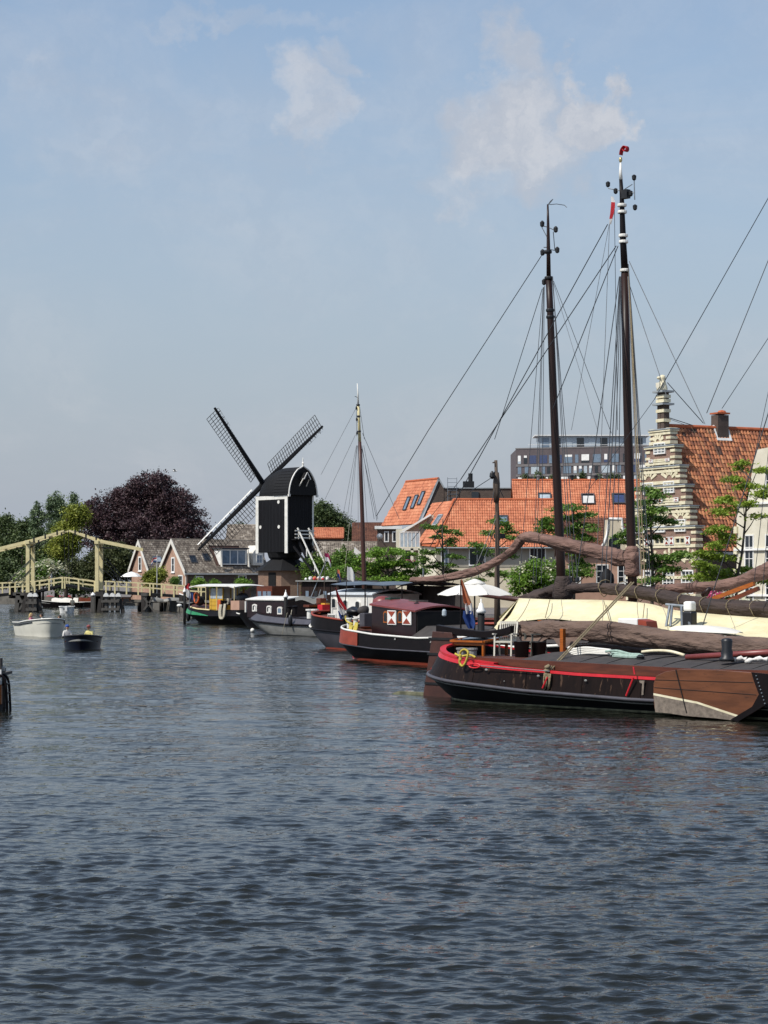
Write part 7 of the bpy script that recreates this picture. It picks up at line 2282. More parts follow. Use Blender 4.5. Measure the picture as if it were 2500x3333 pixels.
# parasol
def parasol():
    c = P(1545, 1893, 74.5)
    T = thing('parasol', 'large white parasol opened over the barges behind the limp flag', 'parasol', (c.x, c.y, 1.2))
    top = c.z - 1.2
    rr = 129 / F * 74.5
    n = 8
    rim = [V(rr * math.cos(2 * math.pi * k / n + 0.3), rr * math.sin(2 * math.pi * k / n + 0.3), top - 0.46) for k in range(n)]
    for k in range(n):
        a, b = rim[k], rim[(k + 1) % n]
        m = V(0, 0, top - 0.05)
        g = []
        for i in range(5):
            t = i / 4
            p, q = m.lerp(a, t), m.lerp(b, t)
            sag = 0.10 * math.sin(t * math.pi) 
            g.append([p + V(0, 0, sag), p.lerp(q, 0.5) + V(0, 0, sag - 0.05 * t), q + V(0, 0, sag)])
        mb = MB(); mb.grid(g); mb.build('canopy_panel', 'umbrella', T, True)
        MB().tube([m.lerp(a, 0.02) - V(0, 0, 0.03), m.lerp(a, 0.5) + V(0, 0, 0.07), a - V(0, 0, 0.0)], 0.014, 5).build('rib', 'galv', T)
    MB().lathe(V(0, 0, top - 0.1), [(0.42, 0.0), (0.36, 0.06), (0.2, 0.14), (0.03, 0.2)], 12).build('vent_cap', 'umbrella', T, True)
    MB().tube([V(0, 0, 0), V(0, 0, top)], 0.03, 8).build('pole', 'iron', T)
parasol()
# mooring posts with white caps
def mooring_post(label, px, ytop, ybase, wpx, d=None, tilt=0):
    w = PZ(px, ybase, 0.0) if d is None else P(px, 1900, d)
    dd = w.y
    T = thing('mooring_post', label, 'post', (w.x, dd, 0), 0, 'white capped mooring posts')
    zt = ZA(ytop, dd); r = wpx / 2 / F * dd
    MB().tube([V(0, 0, -1.0), V(tilt, 0, zt)], r, 12).build('post', 'black_tar', T, True)
    MB().lathe(V(tilt, 0, zt), [(r * 1.35, 0), (r * 1.35, 0.1), (r * 0.9, 0.16), (r * 0.5, 0.34), (r * 0.2, 0.36), (0.02, 0.5)], 12).build('cap', 'white_plain', T, True)
    return T
mooring_post('black mooring post with white cap right of the limp orange flag', 1566, 1996, 2100, 23, 71.0)
mooring_post('black mooring post with white cap between maroon cabin and black barge', 930, 1945, 2068, 12)
mooring_post('black mooring post with white cap in front of the green sterned boat', 601, 1928, 2030, 9)

# ---------------------------------------------------------------- cream tarpaulin barge
def offset_boat(name, label, off, along=0.0):
    u = V(math.cos(HA), math.sin(HA), 0); n = V(-u.y, u.x, 0)
    o = Vector(TA.location) + n * off + u * along
    return thing(name, label, 'boat', (o.x, o.y, 0), HA, 'barges moored along the quay')
TG = offset_boat('tarpaulin_barge', 'barge under a long cream tarpaulin behind the near barge', 5.2, 1.0)
def boat_g(T):
    H = Hull(T, 24, 4.6, [(0, 1.5), (4, 1.2), (10, 1.1), (24, 1.4)], a_st=2.6, a_bow=4)
    H.band(-0.4, lambda x: H.zs(x), 'hull', 'black_paint', 4)
    H.strake(lambda x: H.zs(x), 0.06, 'cap_rail', 'white_paint')
    H.deck(-0.05, 'deck', 'deck_wood', 0, 1, 0.05)
    rid = [(1690, 1947), (1800, 1951), (1960, 1953), (2100, 1963), (2200, 1986), (2350, 2001), (2500, 2012), (2700, 2030)]
    low = [(1622, 2034), (1790, 2014), (1960, 2036), (2100, 2048), (2230, 2058), (2370, 2070), (2500, 2078), (2700, 2092)]
    R_ = smooth_path([LY(T, x, y, 0.0) for x, y in rid], 5); Lw = smooth_path([LY(T, x, y, -2.0) for x, y in low], 5)
    rows = []
    for i, (a, b) in enumerate(zip(R_, Lw)):
        far = V(a.x, 2.0, b.z)
        row = [b + (a - b) * (k / 6) + V(0, 0.06 * math.sin(k / 6 * math.pi) + 0.03 * math.sin(i * 0.9 + k), -0.10 * math.sin(k / 6 * math.pi)) for k in range(7)]
        row += [a.lerp(far, k / 4) for k in range(1, 5)]
        rows.append(row)
    tp = MB().grid(rows).build('tarpaulin', 'tarp_cream', T, True)
    for i in range(2, len(rows) - 1, 4):
        MB().tube([p + V(0, -0.012, 0.004) for p in rows[i][:7]], 0.012, 5).build('tarp_seam', 'rope_white', tp)
    for i in range(1, len(rows) - 1, 2):
        MB().tube([rows[i][0] + V(0, -0.02, 0.03), rows[i][0] + V(0.05, -0.05, -0.3)], 0.01, 5).build('tarp_lacing', 'rope', tp)
    # hanging rear end of the tarpaulin
    a = R_[0]; b = Lw[0]
    end = [[R_[0].lerp(V(a.x, 2.0, b.z), k / 6) for k in range(7)], [V(a.x - 0.9, 0, b.z + 0.2).lerp(V(a.x - 0.5, 2.0, b.z - 0.1), k / 6) + V(0.08 * math.sin(k * 2), 0, 0) for k in range(7)]]
    nr = [[R_[0].lerp(Lw[0], k / 6) for k in range(7)], [V(a.x - 1.0, 0, b.z + 0.1).lerp(Lw[0] + V(-0.15, 0, -0.3), k / 6) + V(0.1 * math.sin(k * 2.5), 0, -0.1) for k in range(7)]]
    mb = MB(); mb.grid(end); mb.grid(nr); mb.build('tarpaulin_end', 'tarp_cream', tp, True)
    for px0, py0, px1, py1 in ((1790, 1952, 1775, 2010), (2098, 1965, 2090, 2040), (1965, 1955, 1988, 2034)):
        rope(T, [LY(T, px0, py0, -0.35), LY(T, px1, py1, -2.05)], 0.014, 'tarp_line', 'rope')
    # dark furled sail above
    pts = [LY(T, x, y, 0.4) for x, y in ((1962, 1914), (2030, 1922), (2110, 1934), (2200, 1952), (2290, 1970), (2400, 1980), (2500, 1984), (2650, 1990))]
    o, path = roll(T, pts, [0.17, 0.2, 0.21, 0.23, 0.24, 0.25, 0.25, 0.25], 'furled_sail', 'sail_dark', 5, wr=0.14)
    ties(path, 0.245, 11, 'rope', o, 'sail_tie', 0.014)
    # boom gallows, grey legs
    q = LY(T, 2185, 1970, 0.0)
    g = MB()
    for (x0, y0, x1, y1) in ((2180, 1970, 2168, 2040), (2188, 1970, 2182, 2040), (2218, 1972, 2220, 2040), (2228, 1975, 2246, 2035)):
        g.tube([LY(T, x0, y0, -0.9), LY(T, x1, y1, -1.4)], 0.04, 6)
    g.tube([LY(T, 2168, 1968, -0.9), LY(T, 2236, 1974, -0.9)], 0.05, 6)
    g.build('boom_gallows', 'galv', T)
    ob = MB(); p = LY(T, 2245, 2020, -1.2); ob.box(p, (0.35, 0.3, 0.55)); ob.build('outboard_motor', 'bin_black', T, bevel=0.05)
    MB().box(p + V(0, 0, 0.42), (0.3, 0.28, 0.3)).build('motor_cover', 'white_plain', T, bevel=0.06)
    # pale dinghy upside down beside it
    d0 = LY(T, 2200, 2048, -2.2); d1 = LY(T, 2410, 2062, -2.2)
    rows = []
    for i in range(13):
        t = i / 12; c = d0.lerp(d1, t); w = 0.6 * math.sin(math.pi * (0.08 + 0.92 * min(1, t * 0.98))) ** 0.5
        rows.append([c + V(0, -w * math.cos(a), 0.17 * math.sin(a) * (w / 0.6)) for a in [math.pi * k / 8 for k in range(9)]])
    MB().grid(rows).build('upturned_dinghy', 'tarp_white', T, True)
    c = LY(T, 2060, 2030, -2.2)
    MB().box(c, (0.75, 0.5, 0.32)).build('deck_box', 'white_plain', T, bevel=0.03)
    MB().prism([c + V(0.4, -0.25, -0.16), c + V(0.75, -0.25, -0.16), c + V(0.7, -0.25, 0.08), c + V(0.4, -0.25, 0.14)], V(0, 0.5, 0)).build('deck_locker', 'red_oxide', T)
    MB().box(LY(T, 1985, 2042, -2.2), (0.6, 0.4, 0.12)).build('step', 'galv', T)
boat_g(TG)

# ---------------------------------------------------------------- barge with the tall right mast
TI = offset_boat('tall_masted_barge', 'barge with the tallest mast and a big brown furled sail, behind the cream tarpaulin', 10.4, -1.0)
def boat_i(T):
    H = Hull(T, 25, 4.6, [(0, 1.6), (4, 1.3), (10, 1.2), (25, 1.5)], a_st=2.6, a_bow=4)
    H.band(-0.4, lambda x: H.zs(x), 'hull', 'black_paint', 4)
    H.strake(lambda x: H.zs(x), 0.06, 'cap_rail', 'red_paint')
    H.deck(-0.05, 'deck', 'deck_wood', 0, 1, 0.05)
    cabin(T, 2.5, 6.5, -1.7, 1.7, 1.1, 1.75, 'maroon', 'tarp_white')
    y = 0.0
    pm_ = lambda px, py: LY(T, px, py, y)
    base = pm_(2064, 1990); 
    pts = [V(base.x, 0, 0.9), pm_(2056, 1800), pm_(2047, 1500), pm_(2039, 1200), pm_(2034, 890)]
    pts = [pts[0]] + pts[1:]
    mast(T, pts, 0.165, 0.135, 'mast_wood')
    m2 = mast(T, [pm_(2034, 890), pm_(2028, 780), pm_(2024, 640), pm_(2021, 585)], 0.125, 0.06, 'black_paint', 'topmast')
    mast(T, [pm_(2021, 585), pm_(2020, 560), pm_(2020, 530)], 0.065, 0.03, 'white_paint', 'mast_tip')
    p = pm_(2020, 520); MB().ball(p, 0.075, 10, 8, (0.8, 0.8, 1.3)).build('gilded_ball', 'gold', T, True)
    # red curled wimple
    wp = [pm_(x, yy) for x, yy in ((2021, 505), (2024, 490), (2032, 478), (2040, 478), (2042, 488), (2036, 494), (2030, 488))]
    mb = MB(); sp = smooth_path(wp, 5)
    mb.loft([[q + V(0, -0.1, 0), q + V(0, 0.1, 0), q + V(0, 0.1, 0.02), q + V(0, -0.1, 0.02)] for q in sp], True, True); mb.build('wimple', 'flag_red', T, True)
    for py in (668, 690, 767, 787, 880):
        q = pm_(2021 + (py - 585) * 0.042, py)
        MB().lathe(q, [(0.15, -0.05), (0.165, -0.03), (0.165, 0.03), (0.15, 0.05)], 12).build('mast_band', 'white_paint', T)
    for (x0, y0, x1, y1, r_) in ((1980, 613, 2024, 622, 0.018), (2024, 622, 2066, 628, 0.018), (2064, 580, 2066, 650, 0.02), (2030, 618, 2058, 600, 0.016)):
        MB().tube([pm_(x0, y0), pm_(x1, y1)], r_, 5).build('masthead_arm', 'galv', T)
    for x, yy in ((1979, 600), (2064, 578), (2067, 675), (2004, 622), (2053, 630)):
        MB().lathe(pm_(x, yy), [(0.03, -0.1), (0.07, -0.06), (0.08, 0.06), (0.03, 0.1)], 8).build('masthead_lamp', 'iron', T)
    MB().box(pm_(2037, 632), (0.25, 0.2, 0.3)).build('masthead_block', 'iron', T)
    # courtesy flag on the halyard
    rows = []
    for j in range(6):
        t = j / 5
        rows.append([pm_(lerp(1988, 1986, t) + k * 3.6 * math.sin(math.pi * (0.15 + 0.8 * t)), lerp(640, 730, t)) + V(0, 0.05 * math.sin(k * 1.8 + j), 0) for k in range(5)])
    for nm, m, a, b in (('white_stripe', 'flag_white', 0, 2), ('red_stripe', 'flag_red', 1, 4), ('white_stripe', 'flag_white', 3, 6)):
        mb = MB(); mb.grid([[q + V(0, -0.012 * (nm == 'red_stripe'), 0) for q in r_] for r_ in rows[a:b + 1] if True]); mb.build(nm, m, T, True)
    # big brown mainsail, furled: up from the mast then drooping to the stern
    pts = [pm_(x, yy) for x, yy in ((2078, 1815), (2020, 1815), (1940, 1795), (1840, 1772), (1765, 1756), (1715, 1748), (1697, 1756), (1668, 1790), (1620, 1825), (1560, 1855), (1500, 1872), (1420, 1885), (1335, 1888))]
    o, path = roll(T, pts, [0.27, 0.28, 0.25, 0.225, 0.2, 0.185, 0.17, 0.16, 0.15, 0.15, 0.145, 0.14, 0.09], 'furled_mainsail', 'sail_brown', 8, 26, 0.2)
    ties(path, 0.27, 23, 'sail_dark', o, 'sail_tie', 0.012, 9)
    # wrap around the mast
    c = pm_(2058, 1820)
    MB().lathe(c + V(0, 0, -0.6), [(0.2, 0), (0.30, 0.12), (0.25, 0.3), (0.29, 0.5), (0.22, 0.8), (0.25, 0.95), (0.17, 1.05)], 14).build('sail_wrap', 'sail_brown', o, True)
    # lower dark boom behind, and the long roll running right with its orange spars
    o2, p2 = roll(T, [LY(T, x, yy, 0.5) for x, yy in ((1850, 1915), (1930, 1912), (2010, 1916), (2080, 1920), (2130, 1922))], [0.15, 0.17, 0.16, 0.15, 0.1], 'furled_staysail', 'sail_dark', 9, wr=0.12)
    o3, p3 = roll(T, [LY(T, x, yy, 0.9) for x, yy in ((2100, 1922), (2160, 1918), (2240, 1912), (2330, 1906), (2400, 1896), (2460, 1872), (2520, 1850), (2600, 1820))], [0.1, 0.16, 0.17, 0.17, 0.19, 0.23, 0.28, 0.3], 'furled_jib', 'sail_brown', 10, wr=0.14)
    for (x0, y0, x1, y1) in ((2285, 1962, 2455, 1900), (2350, 1965, 2470, 1915)):
        MB().beam(LY(T, x0, y0, -0.3), LY(T, x1, y1, -0.3), 0.12, 0.13).build('spar', 'varnish_bright' if x0 == 2285 else 'varnish', T)
    MB().tube([LY(T, 2290, 1940, -0.4), LY(T, 2310, 1915, -0.4)], [0.11, 0.08], 8).build('pulley_block', 'mast_wood', T, True)
    for dx in (0, 8):
        rope(T, [LY(T, 2290 - dx, 1945, -0.4), LY(T, 2205 - dx, 2042, -2.2)], 0.018, 'tackle', 'rope')
    # dark gear heap before the mast
    mb = MB(); c = LY(T, 1975, 1890, -0.3); mb.lathe(c, [(0.22, -0.25), (0.26, 0.0), (0.24, 0.2), (0.12, 0.36), (0.03, 0.42)], 10); mb.build('canvas_cover', 'black_tar', T, True)
    S = []
    w, wp_, b = 'wire', 'wire_pale', 'rope'
    S += [((1978, 730), 0, (1400, 1780), -0.3, 0.017, w), ((2006, 800), 0, (1500, 1560), -0.2, 0.017, w)]
    S += [((2012, 800), 0, (1800, 1330), 0, 0.016, w), ((2016, 900), 0, (1875, 1890), -2.2, 0.016, w), ((2018, 900), 0, (1955, 1900), -2.2, 0.016, w),
          ((2020, 900), 0, (1970, 1900), -2.2, 0.018, w), ((2022, 900), 0, (1988, 1900), -2.2, 0.016, w), ((2024, 860), 0, (2012, 1700), -1.0, 0.014, w),
          ((2045, 860), 0, (2118, 1900), -2.2, 0.016, w), ((2046, 880), 0, (2100, 1900), -2.2, 0.018, b), ((2047, 900), 0, (2090, 1900), -2.2, 0.02, b), ((2044, 900), 0, (2084, 1870), -2.0, 0.016, wp_), ((2046, 880), 0, (2110, 1900), -2.0, 0.016, w),
          ((2048, 850), 0, (2295, 1380), 0.6, 0.014, wp_), ((2050, 930), 0, (2170, 1290), 0.3, 0.012, wp_),
          ((1984, 730), 0, (1940, 1900), 0.8, 0.010, wp_), ((2000, 680), 0, (2010, 1400), 0.2, 0.010, w), ((1983, 730), 0, (1860, 1400), 0.5, 0.009, wp_)]
    stays(T, S)
boat_i(TI)

# ---------------------------------------------------------------- barge with the left brown mast
TJ = offset_boat('brown_masted_barge', 'dark barge carrying the left of the two tall brown masts', 15.6, -3.0)
def boat_j(T):
    H = Hull(T, 24, 4.6, [(0, 1.6), (4, 1.3), (10, 1.2), (24, 1.5)], a_st=2.6, a_bow=4)
    H.band(-0.4, lambda x: H.zs(x), 'hull', 'black_paint', 4)
    H.strake(lambda x: H.zs(x), 0.06, 'cap_rail', 'varnish')
    H.deck(-0.05, 'deck', 'deck_wood', 0, 1, 0.05)
    pm_ = lambda px, py: LY(T, px, py, 0.0)
    b = pm_(1832, 1950)
    mast(T, [V(b.x, 0, 0.9), pm_(1824, 1800), pm_(1810, 1500), pm_(1800, 1250), pm_(1791, 1010), pm_(1786, 900)], 0.19, 0.125, 'mast_wood')
    mast(T, [pm_(1786, 900), pm_(1785, 800), pm_(1784, 720), pm_(1783, 665)], 0.09, 0.035, 'mast_wood', 'topmast')
    for py in (1010, 1032, 905, 820):
        MB().lathe(pm_(1786 + (py - 900) * 0.042, py), [(0.15, -0.06), (0.17, -0.03), (0.17, 0.03), (0.15, 0.06)], 12).build('mast_band', 'iron', T)
    # wind vane and lamp arms
    MB().tube([pm_(1783, 668), pm_(1793, 655), pm_(1800, 648)], [0.02, 0.03, 0.015], 6).build('vane_head', 'galv', T)
    MB().tube([pm_(1789, 666), pm_(1812, 664), pm_(1838, 668), pm_(1845, 675)], 0.014, 5).build('vane_tail', 'wire', T)
    for (x0, y0, x1, y1) in ((1764, 735, 1786, 740), (1786, 740, 1806, 750), (1764, 740, 1785, 780), (1801, 755, 1806, 815), (1806, 815, 1790, 812), (1770, 805, 1784, 805)):
        MB().tube([pm_(x0, y0), pm_(x1, y1)], 0.016, 5).build('masthead_arm', 'wire', T)
    for x, yy in ((1765, 729), (1809, 747), (1814, 814), (1766, 822), (1771, 918)):
        MB().lathe(pm_(x, yy), [(0.03, -0.12), (0.08, -0.08), (0.09, 0.06), (0.03, 0.13)], 8).build('masthead_lamp', 'iron', T)
    o, path = roll(T, [LY(T, x, yy, 0.3) for x, yy in ((1690, 1950), (1745, 1945), (1800, 1925), (1850, 1915), (1900, 1915))], [0.12, 0.26, 0.3, 0.26, 0.14], 'furled_sail', 'sail_dark', 12, wr=0.2)
    MB().tube([LY(T, 1560, 1935, 0.2), LY(T, 1770, 1962, 0.2)], [0.09, 0.12], 8).build('boom', 'mast_red', T, True)
    c = pm_(1832, 1930); MB().lathe(c + V(0, 0, -0.3), [(0.3, 0), (0.42, 0.15), (0.38, 0.5), (0.3, 0.85), (0.25, 0.95)], 14).build('tabernacle', 'sail_dark', T, True)
    w, p_ = 'wire', 'wire_pale'
    stays(T, [((1764, 830), 0, (1395, 1400), 0, 0.016, w), ((1395, 1400), 0, (1225, 1680), 0, 0.016, w), ((1765, 940), 0, (1610, 1430), 0.2, 0.014, w), ((1768, 935), 0, (1690, 1900), -2.2, 0.012, w), ((1769, 935), 0, (1735, 1900), -2.2, 0.014, w), ((1770, 935), 0, (1745, 1900), -2.2, 0.012, w), ((1772, 930), 0, (1762, 1900), -2.0, 0.012, w),
              ((1799, 900), 0, (1865, 1880), -2.2, 0.014, w), ((1800, 915), 0, (1855, 1880), -2.2, 0.014, w), ((1802, 915), 0, (1990, 1410), 0.2, 0.012, w), ((1801, 920), 0, (1945, 1400), 0.4, 0.009, p_), ((1798, 910), 0, (1880, 1880), -2.0, 0.014, w), ((1500, 1560), 0.2, (1340, 1760), 0.2, 0.012, w)])
boat_j(TJ)
# lines from masts that stand outside the picture on the right
lr = thing('bow_rigging', 'bundle of dark stays coming in from a mast beyond the right edge', 'rigging', tuple(P(2560, 2050, 58)))
for (x0, y0, x1, y1, d0, d1, r_) in ((2560, 540, 2130, 1300, 66, 66, 0.018), (2130, 1300, 1905, 1610, 66, 66, 0.012), (2560, 700, 2300, 1345, 64, 64, 0.018), (2560, 1010, 2350, 1330, 64, 64, 0.014), (2172, 1245, 2290, 1378, 66, 66, 0.018),
                                     (2560, 1000, 2440, 1560, 62, 62, 0.012), (2530, 1250, 2280, 2060, 60, 60, 0.022), (2520, 1300, 2455, 1890, 61, 61, 0.014), (2515, 1500, 2480, 1950, 61, 61, 0.014), (2250, 1390, 2420, 1655, 66, 66, 0.009), (2300, 1390, 2410, 1640, 66, 66, 0.009), (2170, 1360, 2230, 1383, 70, 70, 0.01)):
    MB().tube([L(lr, P(x0, y0, d0)), L(lr, P(x1, y1, d1))], r_ * 0.75, 5).build('stay', 'wire' if r_ > 0.0095 else 'rope', lr)
rm = MB(); rm.tube([L(lr, P(2620, 2100, 58)), L(lr, P(2600, 300, 64))], [0.16, 0.1], 10); rm.build('mast', 'mast_wood', lr, True)
# ---------------------------------------------------------------- black and red barge with shuttered cabin
HB = math.atan2(-0.885, 0.466)
TB = boat('shuttered_barge', 'black barge with red stern panel and maroon cabin with hourglass shutters', 1112, 2143, HB, back=(-0.55, 1.45))
def boat_b(T):
    wale = lambda x: pw([(0, 0.86), (2, 0.70), (5, 0.58), (19, 0.6)], x)
    H = Hull(T, 19, 4.3, [(0, 1.56), (2, 1.38), (5, 1.22), (9, 1.15), (19, 1.5)], a_st=2.6, a_bow=4, rake_s=0.9, wlf=0.78, p=2.1, wide=wale, tum=lambda x: pw([(0, 0.12), (4, 0.0), (19, 0.0)], x))
    H.band(0.1, wale, 'lower_hull', 'black_paint', 4)
    H.band(-0.5, 0.1, 'boot_top', 'red_oxide', 2)
    H.band(wale, lambda x: H.zs(x), 'hull', 'black_paint', 2, out=0.012)
    H.strake(wale, 0.035, 'rubbing_strake', 'grey_paint', out=0.02)
    H.strake(lambda x: H.zs(x) - 0.02, 0.05, 'white_rail', 'white_paint', out=0.02)
    sv = [v for v in H.S if v <= 0.205]
    for sd in (-1, 1):
        rows = [[H.pt(v, lambda x, t=t: wale(x) + 0.03 + (H.zs(x) - 0.06 - wale(x) - 0.03) * t, sd, 0.055) for v in sv] for t in (0, 0.33, 0.66, 1.0)]
        if sd == 1: rows = [r_[::-1] for r_ in rows]
        MB().grid(rows).build('stern_panel', 'red_oxide', T, True)
    H.deck(-0.22, 'deck', 'deck_wood', 0, 1, 0.04)
    MB().prism([V(-1.3, -0.12, -0.25), V(0.7, -0.12, -0.25), V(0.7, -0.12, 0.12), V(-0.9, -0.12, 0.1)], V(0, 0.24, 0)).build('rudder_sole', 'red_paint', T)
    MB().prism([V(-0.75, -0.1, 0.0), V(0.3, -0.1, 0.0), V(0.1, -0.1, 1.5), V(-0.35, -0.1, 1.5)], V(0, 0.2, 0)).build('rudder', 'black_paint', T)
    # cabin
    y0 = -1.25
    c0 = LY(T, 1210, 2060, y0); c1 = LY(T, 1354, 2070, y0)
    zt0 = LY(T, 1210, 1966, y0).z; zt1 = LY(T, 1354, 1988, y0).z
    ztop = (zt0 + zt1) / 2
    cb = cabin(T, c0.x, c1.x, y0, 1.35, 0.95, zt0, 'maroon', 'red_roof', camber=0.22, zf=zt1, ov=0.08)
    for px in (1258, 1305):
        p = LY(T, px, 2008, y0)
        port(cb, V(p.x, y0, p.z), V(1, 0, 0), V(0, -1, 0), 0.42, 0.52, 'varnish_bright', 'glass_dark')
    for px in (1279, 1328):
        p = LY(T, px, 2010, y0)
        shutter(cb, V(p.x, y0 - 0.02, p.z), V(1, 0, 0), V(0, -1, 0), 0.78, 0.62)
    # black panel on the cabin's front end, painting in its shade
    MB().box(V(c1.x + 0.02, 0.05, (0.95 + zt1) / 2), (0.06, 2.5, zt1 - 1.05)).build('front_shade_panel', 'black_tar', cb)
    # green box and vents on the roof
    p = LY(T, 1278, 1952, -0.2); MB().box(p + V(0, 0, -0.05), (0.5, 0.5, 0.3)).build('roof_box', 'green_dark' if 'green_dark' in M_ else 'slate', cb)
    p = LY(T, 1362, 1958, 0.2); MB().box(p, (0.7, 0.6, 0.12)).build('roof_mat', 'pile_grey', cb)
    MB().lathe(LY(T, 1357, 1975, -0.4), [(0.1, -0.1), (0.1, 0.12), (0.15, 0.14), (0.05, 0.2)], 8).build('roof_vent', 'iron', cb)
    MB().lathe(LY(T, 1246, 1952, 0.3), [(0.5, -0.3), (0.46, 0.0), (0.25, 0.14), (0.05, 0.18)], 10).build('hatch_dome', 'red_roof', cb, True)
    # foredeck slope and lantern
    q0 = c1.x + 0.1
    MB().prism([V(q0, -1.7, 1.05), V(q0 + 4.0, -1.7, 1.05), V(q0 + 3.6, -1.1, 1.5), V(q0 + 0.2, -0.9, 1.6)], V(0, 2.2, 0.05)).build('fore_hatch', 'deck_dark', T)
    MB().lathe(LY(T, 1446, 1995, -0.5), [(0.07, -0.14), (0.1, -0.1), (0.1, 0.08), (0.05, 0.16)], 8).build('deck_lantern', 'glass_pale', T)
    # awning over the roof, with dark sides
    a = [LY(T, x, y, yy) for x, y, yy in ((1140, 1903, -0.9), (1300, 1912, -0.9), (1480, 1918, 1.4), (1270, 1905, 1.6))]
    # wheel gear and black covers at the stern
    for px, py, rx, rz_, m, nm in ((1150, 1990, 0.5, 0.2, 'bin_black', 'engine_cover'), (1182, 1985, 0.18, 0.22, 'tarp_dark', 'covered_seat'), (1132, 2010, 0.24, 0.22, 'bin_black', 'winch')):
        c = LY(T, px, py, -0.2)
        mb = MB(); mb.ball(c, 1.0, 10, 6, (rx, 0.3, rz_)); mb.v = [tuple(Vector(p_) + V(0.12 * mnoise.noise(Vector(p_) * 2.3), 0, 0.14 * mnoise.noise(Vector(p_) * 2.9 + V(5, 0, 0)))) for p_ in mb.v]; mb.build(nm, m, T, True)
    MB().box(LY(T, 1196, 2020, -0.1), (0.5, 0.6, 0.7)).build('helm_box', 'grey_paint', T, bevel=0.04)
    MB().box(LY(T, 1180, 2042, -0.9), (0.7, 0.5, 0.08)).build('stern_bench', 'varnish', T)
    for px in (1137, 1158):
        MB().lathe(LY(T, px, 2024, -1.2), [(0.11, -0.3), (0.11, 0.1), (0.16, 0.12), (0.16, 0.17), (0.1, 0.18)], 12).build('bollard', 'white_paint', T)
    # scutch marks
    for px, py in ((1286, 2080), (1402, 2090)):
        MB().lathe(LY(T, px, py, -2.2) , [(0.05, -0.03), (0.02, 0.05)], 5).build('hawse_plate', 'grey_light', T)
    return H
mat('green_dark', '#27483a', '#1f3b30', rough=0.5, scale=3)
boat_b(TB)
wb = lambda px, py, y: W(TB, LY(TB, px, py, y))
pl = [[wb(1140 + 3 * k, 2030 + 2 * k, -1.2), wb(1138 + 2 * k, 2050, -1.95 - 0.02 * k), wb(1135 + k * 1.5, 2075, -2.0), wb(1140 + k, 2086 - k, -2.02), wb(1147 + k, 2075, -2.0), wb(1152 + k * 3, 2048, -1.95), wb(1158 + 2 * k, 2028, -1.3)] for k in range(4)]
pl.append([wb(x, y, -1.3) for x, y in ((1125, 2004), (1126, 2016), (1134, 2026), (1148, 2030))])
rope_thing('thick yellow rope hanging in loops over the red stern panel', pl, 0.045, 'rope_yellow')
base = W(TB, LY(TB, 1120, 2035, -0.1)); top = W(TB, LY(TB, 1128, 1893, -0.1)); dd = base.y; m_ = dd / F
strips = [('red_stripe', 'flag_red', [(-36 * m_, -34 * m_, -20 * m_), (-32 * m_, -22 * m_, -48 * m_), (-26 * m_, -8 * m_, -72 * m_), (-12 * m_, 4 * m_, -92 * m_)]),
          ('white_stripe', 'flag_white', [(-30 * m_, -24 * m_, -66 * m_), (-28 * m_, -10 * m_, -86 * m_), (-22 * m_, 2 * m_, -108 * m_)]),
          ('blue_stripe', 'flag_blue', [(-28 * m_, -22 * m_, -95 * m_), (-24 * m_, -6 * m_, -112 * m_), (-20 * m_, -10 * m_, -124 * m_)])]
hang_flag('stern_flag', 'limp red white and blue flag at the stern of the shuttered barge', base, top, strips, 0)

